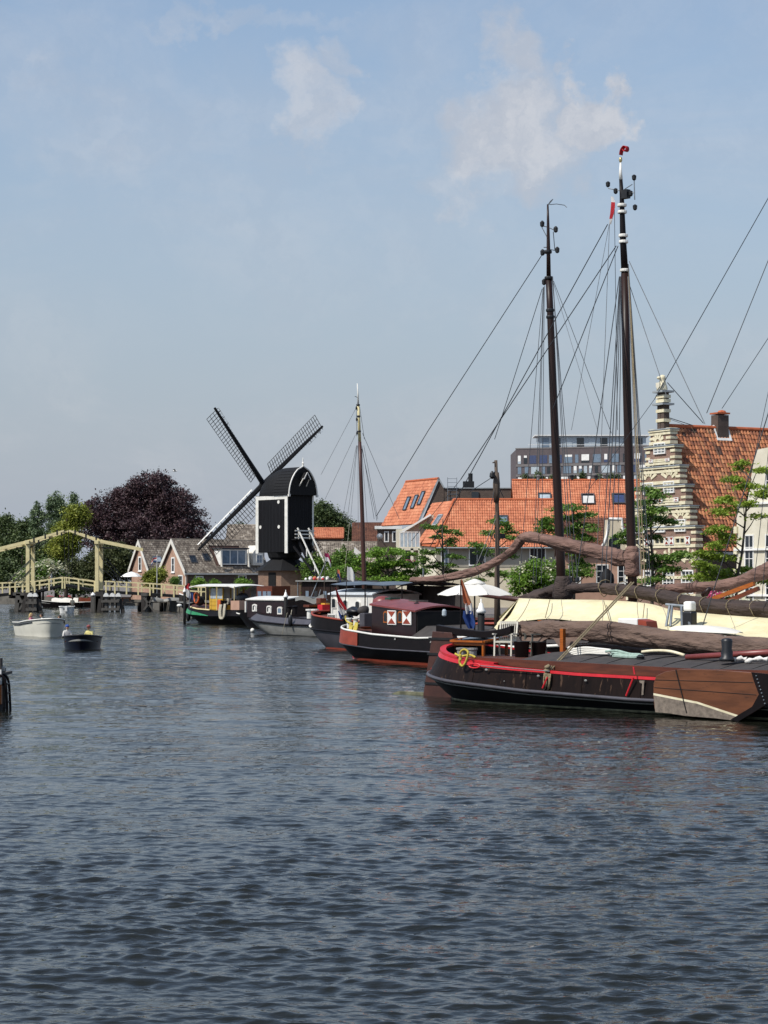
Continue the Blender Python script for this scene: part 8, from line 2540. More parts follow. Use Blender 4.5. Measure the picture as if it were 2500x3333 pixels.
# ---------------------------------------------------------------- black barge with white cabin and awning
HC_ = math.atan2(-0.87, 0.49)
TC = boat('white_cabin_barge', 'black barge with grey underside, white cabin and grey awning', 1022, 2107, HC_, back=(-0.75, 1.5))
def boat_c(T):
    wale = lambda x: pw([(0, 1.2), (2, 1.0), (5, 0.92), (20, 0.9)], x)
    H = Hull(T, 20, 4.6, [(0, 1.92), (2, 1.72), (5, 1.55), (10, 1.4), (20, 1.6)], a_st=2.8, a_bow=4, rake_s=1.2, wlf=0.82, p=2.1, wide=wale, tum=lambda x: pw([(0, 0.1), (4, 0.0), (19, 0.0)], x))
    H.band(0.08, wale, 'lower_hull', 'grey_paint', 4)
    H.band(-0.5, 0.08, 'boot_top', 'red_oxide', 2)
    H.band(wale, lambda x: H.zs(x), 'hull', 'black_paint', 2, out=0.012)
    H.strake(wale, 0.05, 'rubbing_strake', 'black_paint', out=0.03)
    H.strake(lambda x: H.zs(x), 0.06, 'cap_rail', 'red_oxide', out=0.0)
    H.strake(lambda x: wale(x) + 0.08, 0.06, 'white_fender', 'white_paint', 0.0, 0.10, out=0.05)
    H.strake(lambda x: wale(x) - 0.12, 0.03, 'white_mark', 'white_paint', 0.0, 0.035, out=0.02)
    H.deck(-0.2, 'deck', 'deck_wood', 0, 1, 0.04)
    MB().prism([V(0.2, -0.08, -0.3), V(1.3, -0.08, -0.3), V(1.0, -0.08, 0.8), V(0.7, -0.08, 0.8)], V(0, 0.16, 0)).build('rudder', 'grey_light', T)
    y0 = -1.35
    a = LY(T, 1075, 1990, y0); b = LY(T, 1215, 2000, y0)
    zt = LY(T, 1080, 1932, y0).z
    cb = cabin(T, a.x, a.x + 4.6, y0, 1.35, 1.35, zt, 'white_paint', 'awning_blue', camber=0.25, ov=0.1)
    for px, py in ((1089, 1963), (1126, 1968), (1166, 1972)):
        p = LY(T, px, py, y0)
        port(cb, V(p.x, y0, p.z), V(1, 0, 0), V(0, -1, 0), 0.5, 0.55, 'white_paint', 'glass_dark', fr=0.05)
    # awning on posts
    z = LY(T, 1120, 1902, -1.2).z
    x0 = LY(T, 1092, 1902, -1.2).x
    rows = []
    for i in range(9):
        x = lerp(x0, x0 + 7.5, i / 8)
        rows.append([V(x, lerp(-1.5, 1.9, k / 8), z + 0.16 * (1 - (k / 4 - 1) ** 2) - 0.05 * math.sin(i * math.pi / 4) ** 2) for k in range(9)])
    mb = MB(); mb.grid(rows); mb.grid([[p - V(0, 0, 0.03) for p in r_[::-1]] for r_ in rows]); aw_ = mb.build('awning', 'awning_grey', T, True)
    for i in (0, 4, 8):
        for yy in (-1.5, 1.9):
            x = lerp(x0, x0 + 7.5, i / 8)
            MB().tube([V(x, yy, 1.3), V(x, yy, z)], 0.035, 6).build('awning_post', 'black_paint', aw_)
        MB().tube([rows[i][k] - V(0, 0, 0.06) for k in range(9)], 0.03, 5).build('awning_hoop', 'black_paint', aw_)
    # dark side screen
    MB().prism([V(x0 + 2.6, 1.6, z - 0.05), V(x0 + 8.5, 1.6, z - 0.1), V(x0 + 8.5, 1.6, 1.5), V(x0 + 2.6, 1.6, 1.5)], V(0, 0.04, 0)).build('side_screen', 'tarp_dark', aw_)
    # stern gear
    for px in (1008, 1025):
        MB().lathe(LY(T, px, 1992, -1.0), [(0.15, -0.35), (0.15, 0.05), (0.22, 0.08), (0.22, 0.15), (0.12, 0.16)], 12).build('bollard', 'white_paint', T)
    MB().box(LY(T, 1018, 1972, -0.3), (0.7, 0.8, 0.12)).build('helm_seat', 'varnish', T)
    MB().box(LY(T, 1020, 1985, -0.2), (0.3, 0.5, 0.5)).build('seat_base', 'deck_dark', T)
    MB().box(LY(T, 1055, 1980, -0.2), (0.55, 0.5, 0.4)).build('red_crate', 'red_paint', T)
    MB().box(LY(T, 1062, 1972, 0.1), (0.6, 0.5, 0.3)).build('yellow_crate', 'yellow_paint', T)
    MB().box(LY(T, 1046, 1957, 0.0), (0.5, 0.4, 0.35)).build('wicker_basket', 'varnish', T, bevel=0.05)
    # S-shaped grey tiller
    tl = smooth_path([LY(T, x, y, 0.2) for x, y in ((965, 1951), (985, 1946), (1005, 1950), (1025, 1956), (1042, 1948), (1058, 1943))], 5)
    MB().loft([[p + V(0, -0.07, -0.09 - 0.005 * i), p + V(0, 0.07, -0.09), p + V(0, 0.07, 0.09), p + V(0, -0.07, 0.09 + 0.003 * i)] for i, p in enumerate(tl)], True, True).build('tiller', 'grey_light', T)
    # name board
    p = LY(T, 1080, 2006, -2.0)
    # name plate leans on the bulwark
    MB().box(p + V(0, 0.02, 0), (0.9, 0.05, 0.26)).build('name_plate', 'white_paint', T)
    for k in range(6):
        MB().box(p + V(-0.34 + k * 0.136, -0.012, 0), (0.07 if k % 2 else 0.1, 0.012, 0.15)).build('name_letter', 'slate', T)
    for px, py in ((1036, 2024), (1055, 2024)):
        MB().lathe(LY(T, px, py, -2.0), [(0.07, -0.05), (0.02, 0.07)], 5).build('hawse_plate', 'grey_light', T)
    coil(T, LY(T, 1028, 1997, -1.1), 0.25, 3, 0.03, 'orange', 'rope_coil')
mat('awning_blue', '#d0d6d9', '#bec5c9', rough=0.5, scale=1.5)
boat_c(TC)

# ---------------------------------------------------------------- grey barge with maroon cabin
HD = math.atan2(-0.84, 0.54)
TD = boat('maroon_cabin_barge', 'grey hulled barge with long maroon cabin, white roof and small white windows', 832, 2063, HD, back=(-1.6, 1.5))
def boat_d(T):
    wale = lambda x: pw([(0, 1.12), (3, 0.86), (7, 0.72), (21, 0.75)], x)
    H = Hull(T, 21, 4.6, [(0, 1.52), (2, 1.36), (5, 1.2), (9, 1.1), (21, 1.3)], a_st=3.4, a_bow=4, rake_s=1.9, wlf=0.88, p=1.9, wide=wale, tum=lambda x: pw([(0, 0.6), (4, 0.35), (21, 0.3)], x))
    H.band(0.05, lambda x: wale(x) , 'lower_hull', 'grey_light', 4)
    H.band(-0.5, 0.05, 'boot_top', 'hull_under', 2)
    H.band(wale, lambda x: H.zs(x), 'hull', 'grey_paint', 2, out=0.012)
    H.strake(wale, 0.06, 'rubbing_strake', 'black_paint', out=0.03)
    H.strake(lambda x: H.zs(x), 0.045, 'cap_rail', 'black_paint', out=0.0)
    H.deck(-0.04, 'deck', 'grey_paint', 0, 1, 0.04)
    MB().prism([V(0.3, -0.08, -0.3), V(2.2, -0.08, -0.3), V(1.6, -0.08, 0.5), V(1.0, -0.08, 0.5)], V(0, 0.16, 0)).build('rudder', 'black_paint', T)
    MB().ball(LY(T, 822, 2052, 0.0), 0.16, 8, 6).build('rudder_float', 'white_paint', T, True)
    y0 = -1.55
    a = LY(T, 805, 1990, y0); b = LY(T, 925, 2000, y0)
    z0 = LY(T, 805, 1950, y0).z
    cb = cabin(T, a.x, LY(T, 928, 2000, y0).x, y0, 1.5, 1.1, z0, 'maroon', 'white_paint', camber=0.2, ov=0.1)
    for px, py in ((830, 1978), (877, 1983), (912, 1987)):
        p = LY(T, px, py, y0)
        port(cb, V(p.x, y0, p.z), V(1, 0, 0), V(0, -1, 0), 0.62, 0.5, 'white_paint', 'glass_dark' if px != 912 else 'glass_sky', fr=0.1)
        if px != 912:
            MB().box(V(p.x + 0.1, y0 - 0.07, p.z - 0.06), (0.2, 0.02, 0.3)).build('window_vase', 'white_paint', cb)
    MB().prism([LY(T, 776, 1955, 0) + V(0, -0.6, 0), LY(T, 804, 1955, 0) + V(0, -0.6, 0), LY(T, 804, 1985, 0) + V(0, -0.6, 0), LY(T, 776, 1985, 0) + V(0, -0.6, 0)], V(0, 1.2, 0)).build('stern_locker', 'pink_wall', T)
    MB().box(LY(T, 800, 1975, -0.7), (0.14, 0.08, 0.75)).build('locker_sign', 'white_paint', T)
    # fender and black gear beside the post
    MB().ball(LY(T, 945, 2020, -2.45), 0.25, 8, 6, (0.6, 0.6, 1.6)).build('fender', 'bin_black', T, True)
    rope(T, [LY(T, 945, 2012, -2.45), LY(T, 950, 1985, -2.3)], 0.025, 'fender_line', 'rope_white')
    rope(T, [LY(T, 935, 1995, -2.4), LY(T, 918, 2065, -2.4)], 0.022, 'fender_line', 'rope_white')
    for px in (942, 960):
        MB().lathe(LY(T, px, 1978, -1.7), [(0.16, -0.4), (0.16, 0.0), (0.22, 0.04), (0.22, 0.1), (0.1, 0.12)], 10).build('bollard', 'black_paint', T)
boat_d(TD)
# ---------------------------------------------------------------- houseboat with the brown box cabin
TE = boat('brown_houseboat', 'dark barge with a tall brown plank deckhouse and flowers on its roof', 775, 2040, HD, back=(-1.0, 1.4))
def boat_e(T):
    H = Hull(T, 22, 4.6, [(0, 1.55), (3, 1.4), (8, 1.25), (22, 1.4)], a_st=3.0, a_bow=4, rake_s=1.4, wlf=0.75, p=2.0)
    wale = lambda x: H.zs(x) - 0.42
    H.band(-0.5, wale, 'lower_hull', 'black_paint', 4)
    H.band(wale, lambda x: H.zs(x), 'hull', 'black_paint', 2, out=0.012)
    H.strake(lambda x: wale(x), 0.06, 'white_rail', 'white_paint', 0.0, 0.12, out=0.03)
    H.deck(-0.06, 'deck', 'deck_dark', 0, 1, 0.04)
    y0 = -1.5
    zt = LY(T, 985, 1893, -1.4).z
    a = LY(T, 926, 1900, 1.4); b = LY(T, 983, 1900, -1.4); c = LY(T, 1085, 1900, -1.4)
    x0 = b.x; 
    # deckhouse: near long wall from 983 to 1085, end wall towards the stern from 925 to 983
    dh = MB().obox(V(x0, -1.4, 1.0), V(5.2, 0, 0), V(0, 2.8, 0), V(0, 0, zt - 1.0)).build('deckhouse', 'brown_cabin', T)
    MB().obox(V(x0 - 0.35, -1.75, zt), V(5.9, 0, 0), V(0, 3.5, 0), V(0, 0, 0.09)).build('deckhouse_roof', 'grey_light', dh)
    for k in range(14):
        MB().obox(V(x0 + 0.05 + k * 0.37, -1.43, 1.02), V(0.35, 0, 0), V(0, 0.03, 0), V(0, 0, zt - 1.1)).build('plank', 'brown_cabin', dh)
    for k in range(4):
        MB().obox(V(x0 + 0.6 + k * 1.25, -1.445, 1.9), V(0.42, 0, 0), V(0, 0.03, 0), V(0, 0, 0.9)).build('window', 'glass_dark' if k % 2 else 'glass_sky', dh)
    for k in range(2):
        MB().obox(V(x0 - 0.03, -0.9 + k * 1.1, 1.7), V(0.03, 0, 0), V(0, 0.55, 0), V(0, 0, 1.0)).build('window', 'glass_sky', dh)
    MB().tube([V(x0 - 0.25, -1.6, 1.0), V(x0 - 0.25, -1.6, zt)], 0.05, 6).build('roof_post', 'galv', dh)
    # orange varnished cabin behind, with fittings
    p = LY(T, 890, 1935, 0.6)
    MB().box(p + V(0, 0, -0.1), (2.4, 1.6, 1.5)).build('varnished_cabin', 'varnish', T)
    for dx in (-0.7, 0.1, 0.8):
        MB().box(p + V(dx, -0.82, 0.0), (0.55, 0.04, 0.5)).build('cabin_window', 'glass_sky', T)
    # folded spars leaning over the roof
    for (q0, q1) in (((1012, 1946), (1060, 1830)), ((1038, 1940), (1050, 1900))):
        MB().tube([LY(T, *q0, -1.8), LY(T, *q1, -1.0)], 0.05, 6).build('leaning_spar', 'galv', T)
boat_e(TE)
# pot flowers and buoys on the deckhouse roof, each a thing of its own
zt = LY(TE, 985, 1893, -1.4).z + 0.09
x0 = LY(TE, 983, 1900, -1.4).x
cols = ['white_plain', 'flag_white', 'flag_red', 'white_plain', 'flag_orange', 'white_plain', 'red_paint', 'flag_white', 'white_plain', 'flag_orange', 'white_plain', 'yellow_paint', 'red_paint', 'flag_white', 'flag_orange', 'white_plain']
cw = {'flag_white': 'white', 'flag_red': 'red', 'flag_orange': 'orange', 'white_plain': 'white', 'red_paint': 'red', 'yellow_paint': 'yellow'}
ORD = 'first second third fourth fifth sixth seventh eighth ninth tenth eleventh twelfth thirteenth fourteenth fifteenth sixteenth'.split()
for k, cm in enumerate(cols):
    w = W(TE, V(x0 + 0.3 + k * 0.2, -1.25 + 0.28 * (k % 3), zt))
    f = thing('net_float', f'small {cw[cm]} fishing float, {ORD[k]} from the left in the row on the brown deckhouse roof', 'float', tuple(w), 0, 'fishing floats on the deckhouse roof')
    r_ = 0.10 + 0.03 * ((k * 5) % 3)
    MB().ball(V(0, 0, r_ * 0.9), r_, 10, 8, (1, 1, 0.95)).build('ball', cm, f, True)
    MB().tube([V(0, 0, r_ * 1.7), V(0.03, 0, r_ * 1.95), V(0.08, 0, r_ * 1.75)], 0.015, 5).build('eye', 'rope', f)
w = W(TE, V(x0 + 4.1, -0.7, zt))
pl_ = thing('roof_plants', 'green plants in a trough at the right end of the deckhouse roof', 'plant', tuple(w))
MB().box(V(0, 0, 0.1), (1.5, 0.4, 0.22)).build('trough', 'pile_grey', pl_)
rng = np.random.default_rng(9)
leaves('foliage', 'leaf_mid', pl_, rng.normal(size=(420, 3)) * np.array([0.4, 0.25, 0.22]) + np.array([0, 0, 0.45]), 0.09, 0.6, 0.5, 9)
# white and striped pennants flying behind the deckhouse
for lab, px, py, w_, h_, st in (('white flag flying above the barge awning', 1130, 1840, 0.5, 0.75, ['flag_white']), ('magenta and white flag on the leaning spar by the mill', 1057, 1795, 0.45, 0.5, ['flag_magenta', 'flag_white']), ('small orange and blue pennant on a line behind the deckhouse', 1098, 1848, 0.22, 0.45, ['flag_orange', 'flag_blue'])):
    top = P(px, py, 118 if px != 1057 else 128)
    flag_staff('pennant', lab, V(top.x - 0.05, top.y, 1.2), top, st, w_, h_, 0.45, 1.0, 0.12, 'mast_grey', 0.02)

# ---------------------------------------------------------------- green sterned boat with yellow wheelhouse
TF = boat('green_stern_boat', 'black and green boat with yellow wheelhouse under a white awning', 645, 2029, math.atan2(-0.85, 0.52), back=(-2.5, 1.1))
def boat_f(T):
    wale = lambda x: pw([(0, 1.05), (3, 0.74), (6, 0.66), (15, 0.8)], x)
    H = Hull(T, 15, 4.0, [(0, 1.7), (1.5, 1.45), (4, 1.2), (8, 1.1), (15, 1.5)], a_st=3.0, a_bow=4, rake_s=1.9, wlf=0.65, p=1.9, wide=wale, tum=lambda x: pw([(0, 0.3), (4, 0.12), (15, 0.1)], x))
    H.band(-0.5, wale, 'lower_hull', 'black_paint', 4)
    H.band(wale, lambda x: H.zs(x), 'hull', 'black_paint', 2, out=0.01)
    sv = [v for v in H.S if v <= 0.42]
    for sd in (-1, 1):
        rows = [[H.pt(v, lambda x, t=t, v=v: wale(x) + 0.02 + 0.36 * t * (1 - (v / 0.43) ** 2), sd, 0.05) for v in sv] for t in (0, 0.5, 1.0)]
        if sd == 1: rows = [r_[::-1] for r_ in rows]
        MB().grid(rows).build('green_stripe', 'green_paint', T, True)
    H.strake(lambda x: H.zs(x), 0.045, 'cap_rail', 'black_paint', out=0.0)
    H.strake(lambda x: H.zs(x) + 0.02, 0.07, 'side_deck_edge', 'cream_paint', 0.16, 0.42, out=0.04)
    H.deck(-0.1, 'deck', 'deck_wood', 0, 1, 0.04)
    MB().prism([V(0.2, -0.07, -0.3), V(2.0, -0.07, -0.3), V(1.2, -0.07, 0.7), V(0.7, -0.07, 0.7)], V(0, 0.14, 0)).build('rudder', 'black_paint', T)
    # wheelhouse
    y0 = -1.0
    a = LY(T, 682, 1985, y0); b = LY(T, 722, 1985, y0); zt = LY(T, 682, 1912, y0).z
    x0 = a.x
    z0 = H.zs(4) - 0.1
    wh = MB().obox(V(x0, -1.0, z0), V(2.4, 0, 0), V(0, 2.0, 0), V(0, 0, (zt - z0) * 0.5)).build('wheelhouse', 'yellow_paint', T)
    for xx in (x0, x0 + 1.15, x0 + 2.3):
        for yy in (-1.0, 0.9):
            MB().obox(V(xx, yy, z0 + (zt - z0) * 0.5), V(0.1, 0, 0), V(0, 0.1, 0), V(0, 0, (zt - z0) * 0.5)).build('window_post', 'yellow_paint', wh)
    MB().obox(V(x0 + 0.1, -0.96, z0 + (zt - z0) * 0.52), V(1.03, 0, 0), V(0, 0.02, 0), V(0, 0, (zt - z0) * 0.44)).build('pane', 'glass_pale', wh)
    MB().obox(V(x0 + 1.26, -0.96, z0 + (zt - z0) * 0.52), V(1.02, 0, 0), V(0, 0.02, 0), V(0, 0, (zt - z0) * 0.44)).build('pane', 'glass_pale', wh)
    MB().obox(V(x0 + 0.02, -0.88, z0 + (zt - z0) * 0.52), V(0.02, 0, 0), V(0, 1.76, 0), V(0, 0, (zt - z0) * 0.44)).build('pane', 'glass_pale', wh)
    for k in range(3):
        MB().obox(V(x0 + 0.1, -1.03, z0 + 0.12 + k * 0.3), V(2.2, 0, 0), V(0, 0.03, 0), V(0, 0, 0.24)).build('panel', 'yellow_paint', wh)
    # white awning roof on hoops
    za = LY(T, 680, 1906, -1.3).z
    rows = []
    for i in range(9):
        x = lerp(x0 - 2.6, x0 + 5.5, i / 8)
        rows.append([V(x, lerp(-1.6, 1.6, k / 8), za + 0.14 * (1 - (k / 4 - 1) ** 2) - (0.12 if i in (0, 8) else 0)) for k in range(9)])
    mb = MB(); mb.grid(rows); mb.grid([[p - V(0, 0, 0.08) for p in r_[::-1]] for r_ in rows])
    mb.loft([[r_[0], r_[0] - V(0, 0, 0.08)] for r_ in rows], False, False); mb.loft([[p, p - V(0, 0, 0.08)] for p in rows[0]], False, False)
    ro = mb.build('awning', 'white_paint', T, True)
    for i in (0, 3, 5, 8):
        x = lerp(x0 - 2.6, x0 + 5.5, i / 8)
        for yy in (-1.55, 1.55):
            MB().tube([V(x, yy, 1.1), V(x, yy, za - 0.05)], 0.035, 6).build('awning_post', 'cream_paint' if i else 'galv', ro)
    for i, j in ((0, 3), (5, 8)):
        xa, xb = lerp(x0 - 2.6, x0 + 5.5, i / 8), lerp(x0 - 2.6, x0 + 5.5, j / 8)
        MB().obox(V(xa + 0.1, 1.5, 1.4), V(xb - xa - 0.2, 0, 0), V(0, 0.03, 0), V(0, 0, za - 1.6)).build('clear_screen', 'glass_pale', ro)
    # lifebuoy, covered gear
    c = LY(T, 640, 1946, -0.9)
    MB().tube([c + V(0.42 * math.cos(2 * math.pi * k / 16), 0, 0.42 * math.sin(2 * math.pi * k / 16)) for k in range(17)], 0.09, 8, False).build('lifebuoy', 'orange', T, True)
    MB().ball(LY(T, 650, 1958, -0.6), 1.0, 10, 6, (0.5, 0.4, 0.35)).build('covered_gear', 'tarp_dark', T, True)
    MB().box(LY(T, 715, 1970, -1.15), (0.6, 0.15, 0.9)).build('orange_jacket', 'orange', T, bevel=0.06)
    tl = [LY(T, x, y, 0) for x, y in ((585, 1933), (600, 1940), (625, 1955), (650, 1968))]
    MB().tube(smooth_path(tl, 4), [0.05 + 0.003 * i for i in range(13)], 8).build('tiller', 'black_paint', T, True)
    MB().tube([LY(T, 585, 1933, 0), LY(T, 598, 1938, 0)], 0.06, 8).build('tiller_grip', 'white_paint', T)
    for px in (725, 735):
        MB().lathe(LY(T, px, 1962, -1.2), [(0.12, -0.4), (0.12, 0.1), (0.18, 0.12), (0.18, 0.18)], 10).build('bollard', 'black_paint', T)
    # car tyre fenders
    MB().ball(LY(T, 613, 2005, -1.2), 1.0, 10, 8, (0.2, 0.2, 0.45)).build('fender', 'bin_black', T, True)
    # black drum and rope-wound winch forward of the wheelhouse
    MB().lathe(LY(T, 790, 1945, -0.4), [(0.5, -0.5), (0.5, 0.1), (0.35, 0.3), (0.1, 0.38)], 12).build('deck_drum', 'bin_black', T, True)
    c = LY(T, 752, 1958, -0.8); MB().tube([c + V(-0.5, 0, 0), c + V(0.5, 0, 0)], 0.28, 12).build('winch_drum', 'tarp_dark', T)
    coil(T, c + V(0, -0.3, 0), 0.24, 4, 0.04, 'rope_white', 'winch_rope', 'y')
boat_f(TF)
wf = lambda px, py, y: W(TF, LY(TF, px, py, y))
rope_thing('thick pale rope hanging in loops down the black bow beside the yellow wheelhouse', [[wf(716 + 2 * k, 1968, -2.05), wf(713 + 2 * k, 1990, -2.15), wf(715 + 2 * k, 2010, -2.15), wf(722 + k, 2014, -2.2), wf(727 + 1.2 * k, 2005, -2.2), wf(728 + 1.5 * k, 1985, -2.15), wf(731 + k, 1966, -2.05)] for k in range(4)], 0.07, 'rope_white')
base = W(TF, LY(TF, 606, 1975, 0.2)); top = W(TF, LY(TF, 618, 1895, 0.2)); dd = base.y; m_ = dd / F
strips = [('red_stripe', 'flag_red', [(-6 * m_, 0, -4 * m_), (-18 * m_, 2 * m_, -14 * m_), (-20 * m_, 2 * m_, -26 * m_)]), ('white_stripe', 'flag_white', [(-18 * m_, -4 * m_, -22 * m_), (-14 * m_, 3 * m_, -36 * m_), (-8 * m_, 4 * m_, -52 * m_)]), ('blue_stripe', 'flag_blue', [(0, 10 * m_, -34 * m_), (-3 * m_, 12 * m_, -50 * m_), (0, 11 * m_, -64 * m_)])]
hang_flag('stern_flag', 'crumpled red white and blue flag at the green stern', base, top, strips, 0)
# dark bow of another boat behind the post
TP = boat('dark_bow_boat', 'dark boat bow with a white fender left of the green stern', 590, 2012, R(170), back=(-7.4, -0.8))
H = Hull(TP, 8, 2.6, [(0, 1.0), (4, 1.05), (8, 1.55)], a_st=1.5, a_bow=4, rake_b=1.6)
H.band(-0.3, lambda x: H.zs(x), 'hull', 'black_paint', 4); H.deck(-0.1, 'deck', 'deck_dark'); H.strake(lambda x: H.zs(x), 0.04, 'cap_rail', 'grey_light')
MB().ball(L(TP, P(584, 1971, 190)), 0.2, 8, 6, (1.3, 1, 0.8)).build('fender', 'white_paint', TP, True)

# ---------------------------------------------------------------- thin mast boat, behind the awning
TK = boat('slender_masted_barge', 'dark barge with a slender red brown mast and cream mast top behind the awning', 1080, 2085, HC_, back=(0, 5.5))
def boat_k(T):
    H = Hull(T, 20, 4.4, [(0, 1.6), (4, 1.3), (20, 1.5)], a_st=2.6, a_bow=4)
    H.band(-0.4, lambda x: H.zs(x), 'hull', 'black_paint', 4); H.deck(-0.05, 'deck', 'deck_wood', 0, 1, 0.05); H.strake(lambda x: H.zs(x), 0.05, 'cap_rail', 'varnish')
    b = LY(T, 1187, 1905, 0.0)
    pm_ = lambda px, py: LX(T, px, py, b.x)
    q = lambda px, py: V(b.x, pm_(px, py).y, pm_(px, py).z)
    mast(T, [V(b.x, 0, 1.0), q(1185, 1880), q(1180, 1700), q(1175, 1560), q(1171, 1438)], 0.15, 0.105, 'mast_red')
    mast(T, [q(1171, 1438), q(1168, 1360), q(1166, 1320)], 0.095, 0.08, 'cream_paint', 'mast_top'); mast(T, [q(1166, 1320), q(1165, 1280), q(1163, 1248)], 0.06, 0.025, 'white_paint', 'mast_pole')
    for py in (1318, 1355, 1404): MB().lathe(q(1163 + (py - 1248) * 0.04, py), [(0.11, -0.05), (0.125, 0), (0.11, 0.05)], 10).build('mast_band', 'iron', T)
    MB().tube([q(1155, 1290), q(1165, 1294)], 0.02, 5).build('masthead_arm', 'iron', T)
    for x, y in ((1161, 1365), (1162, 1410), (1160, 1328)): MB().lathe(q(x, y), [(0.02, -0.12), (0.06, -0.04), (0.05, 0.06), (0.02, 0.12)], 8).build('pulley_block', 'iron', T)
    for a, c, r_, m in (((1157, 1332), (1045, 1545), 0.015, 'wire_pale'), ((1157, 1415), (1058, 1625), 0.015, 'wire_pale'), ((1171, 1325), (1186, 1430), 0.013, 'wire'), ((1180, 1410), (1300, 1690), 0.015, 'wire_pale'), ((1160, 1450), (1118, 1670), 0.014, 'wire_pale'), ((1162, 1450), (1130, 1690), 0.014, 'wire_pale'), ((1163, 1450), (1140, 1700), 0.012, 'wire_pale'), ((1165, 1450), (1166, 1720), 0.012, 'wire_pale'), ((1178, 1450), (1218, 1690), 0.014, 'wire_pale'), ((1178, 1460), (1227, 1695), 0.014, 'wire'), ((1177, 1455), (1195, 1700), 0.012, 'wire_pale'), ((1184, 1450), (1230, 1690), 0.012, 'wire'), ((1160, 1330), (1161, 1420), 0.012, 'wire'), ((1138, 1700), (1122, 1860), 0.013, 'rope_white')):
        MB().tube([q(*a), q(*c)], r_, 5).build('stay', m, T)
boat_k(TK)
# ---------------------------------------------------------------- old grey mast behind the parasol
TL_ = offset_boat('old_masted_barge', 'barge with the short weathered grey mast behind the parasol', 21.0, -14.0)
def boat_l(T):
    H = Hull(T, 18, 4.2, [(0, 1.5), (4, 1.3), (18, 1.5)], a_st=2.6, a_bow=4)
    H.band(-0.4, lambda x: H.zs(x), 'hull', 'black_paint', 4); H.deck(-0.05, 'deck', 'deck_wood', 0, 1, 0.05); H.strake(lambda x: H.zs(x), 0.05, 'cap_rail', 'varnish')
    b = LY(T, 1617, 1940, 0.0)
    q = lambda px, py: V(b.x, LX(T, px, py, b.x).y, LX(T, px, py, b.x).z)
    mast(T, [V(b.x, 0, 1.0), q(1618, 1900), q(1619, 1700), q(1616, 1570), q(1614, 1498)], 0.13, 0.07, 'mast_grey')
    MB().tube([q(1604, 1506), q(1615, 1503)], 0.03, 5).build('masthead_arm', 'mast_grey', T)
    MB().lathe(q(1602, 1548), [(0.03, -0.15), (0.12, -0.05), (0.1, 0.1), (0.03, 0.2)], 8).build('pulley_block', 'iron', T)
    MB().tube([q(1605, 1545), q(1614, 1530)], 0.02, 5).build('pulley_strap', 'iron', T)
    MB().lathe(q(1616, 1590), [(0.11, -0.6), (0.15, -0.2), (0.155, 0.2), (0.11, 0.7)], 8).build('rope_lashing', 'mast_grey', T, True)
    for a, c in (((1600, 1555), (1530, 1600)), ((1620, 1580), (1640, 1620)), ((1612, 1580), (1600, 1640)), ((1618, 1680), (1530, 1890)), ((1618, 1700), (1555, 1880))):
        MB().tube([q(*a), q(*c)], 0.016, 5).build('stay', 'wire', T)
    MB().box(q(1626, 1745), (0.4, 0.3, 0.2)).build('mast_bracket', 'iron', T)
boat_l(TL_)
# grey covered boat under the parasol
TM = offset_boat('covered_barge', 'barge covered with dark grey sheets under the parasol', 10.2, -8.8)
def boat_m(T):
    H = Hull(T, 7.4, 4.0, [(0, 1.4), (4, 1.2), (7.4, 1.4)], a_st=2.4, a_bow=2.4)
    H.band(-0.4, lambda x: H.zs(x), 'hull', 'maroon', 4); H.strake(lambda x: H.zs(x), 0.06, 'cap_rail', 'white_paint'); H.deck(-0.05, 'deck', 'deck_wood', 0, 1, 0.05)
    rows = []
    for i in range(13):
        x = 2.0 + i * 0.42
        rows.append([V(x, lerp(-1.9, 1.9, k / 8), 1.35 + 0.85 * (1 - abs(k / 4 - 1) ** 1.6) + 0.04 * math.sin(i * 1.7 + k)) for k in range(9)])
    MB().grid(rows).build('cover_sheet', 'tarp_dark', T, True)
boat_m(TM)

# ================================================================ small boats on the water
def small_boat(name, label, px, py, heading, Lb, Bb, sheer, hm, rimm, group=None, rake_b=0.5, wlf=0.75):
    w = PZ(px, py, 0)
    u = V(math.cos(heading), math.sin(heading), 0)
    o = w - u * (Lb - rake_b)     # the pixel is where the stem meets the water
    T = thing(name, label, 'boat', (o.x, o.y, 0), heading, group)
    H = Hull(T, Lb, Bb, sheer, a_st=1.0, a_bow=Lb * 0.5, rake_s=0.15, rake_b=rake_b, wlf=max(wlf, 0.9), p=5, pb=1.7, n=40)
    H.band(-0.25, lambda x: H.zs(x), 'hull', hm, 5)
    H.strake(lambda x: H.zs(x) - 0.04, 0.045, 'gunwale', rimm, out=0.02)
    lp = H.loop(lambda x: H.zs(x), -0.06); lo = H.loop(lambda x: H.zs(x), -0.1)
    MB().loft([lp, [p - V(0, 0, 0.35) for p in lo]], True, False).build('inner_side', 'grey_light', T, True)
    H.deck(-0.35, 'floor', 'grey_light', 0, 1, 0.0, 0.08)
    for x in (Lb * 0.3, Lb * 0.62):
        MB().obox(V(x, -Bb / 2 * 0.85, pw(sheer, x) - 0.3), V(0.35, 0, 0), V(0, Bb * 0.85, 0), V(0, 0, 0.05)).build('thwart', 'varnish', T)
    return T, H
Tw, Hw = small_boat('motor_sloop', 'white open sloop with three people near the bridge', 165, 2073, R(-70), 6.8, 2.75, [(0, 0.86), (3, 0.9), (6.8, 1.2)], 'hull_white', 'white_paint', 'open boats under way on the canal')
Hw.strake(lambda x: Hw.zs(x) - 0.18, 0.035, 'rope_fender', 'slate', 0.1, 0.8, out=0.03)
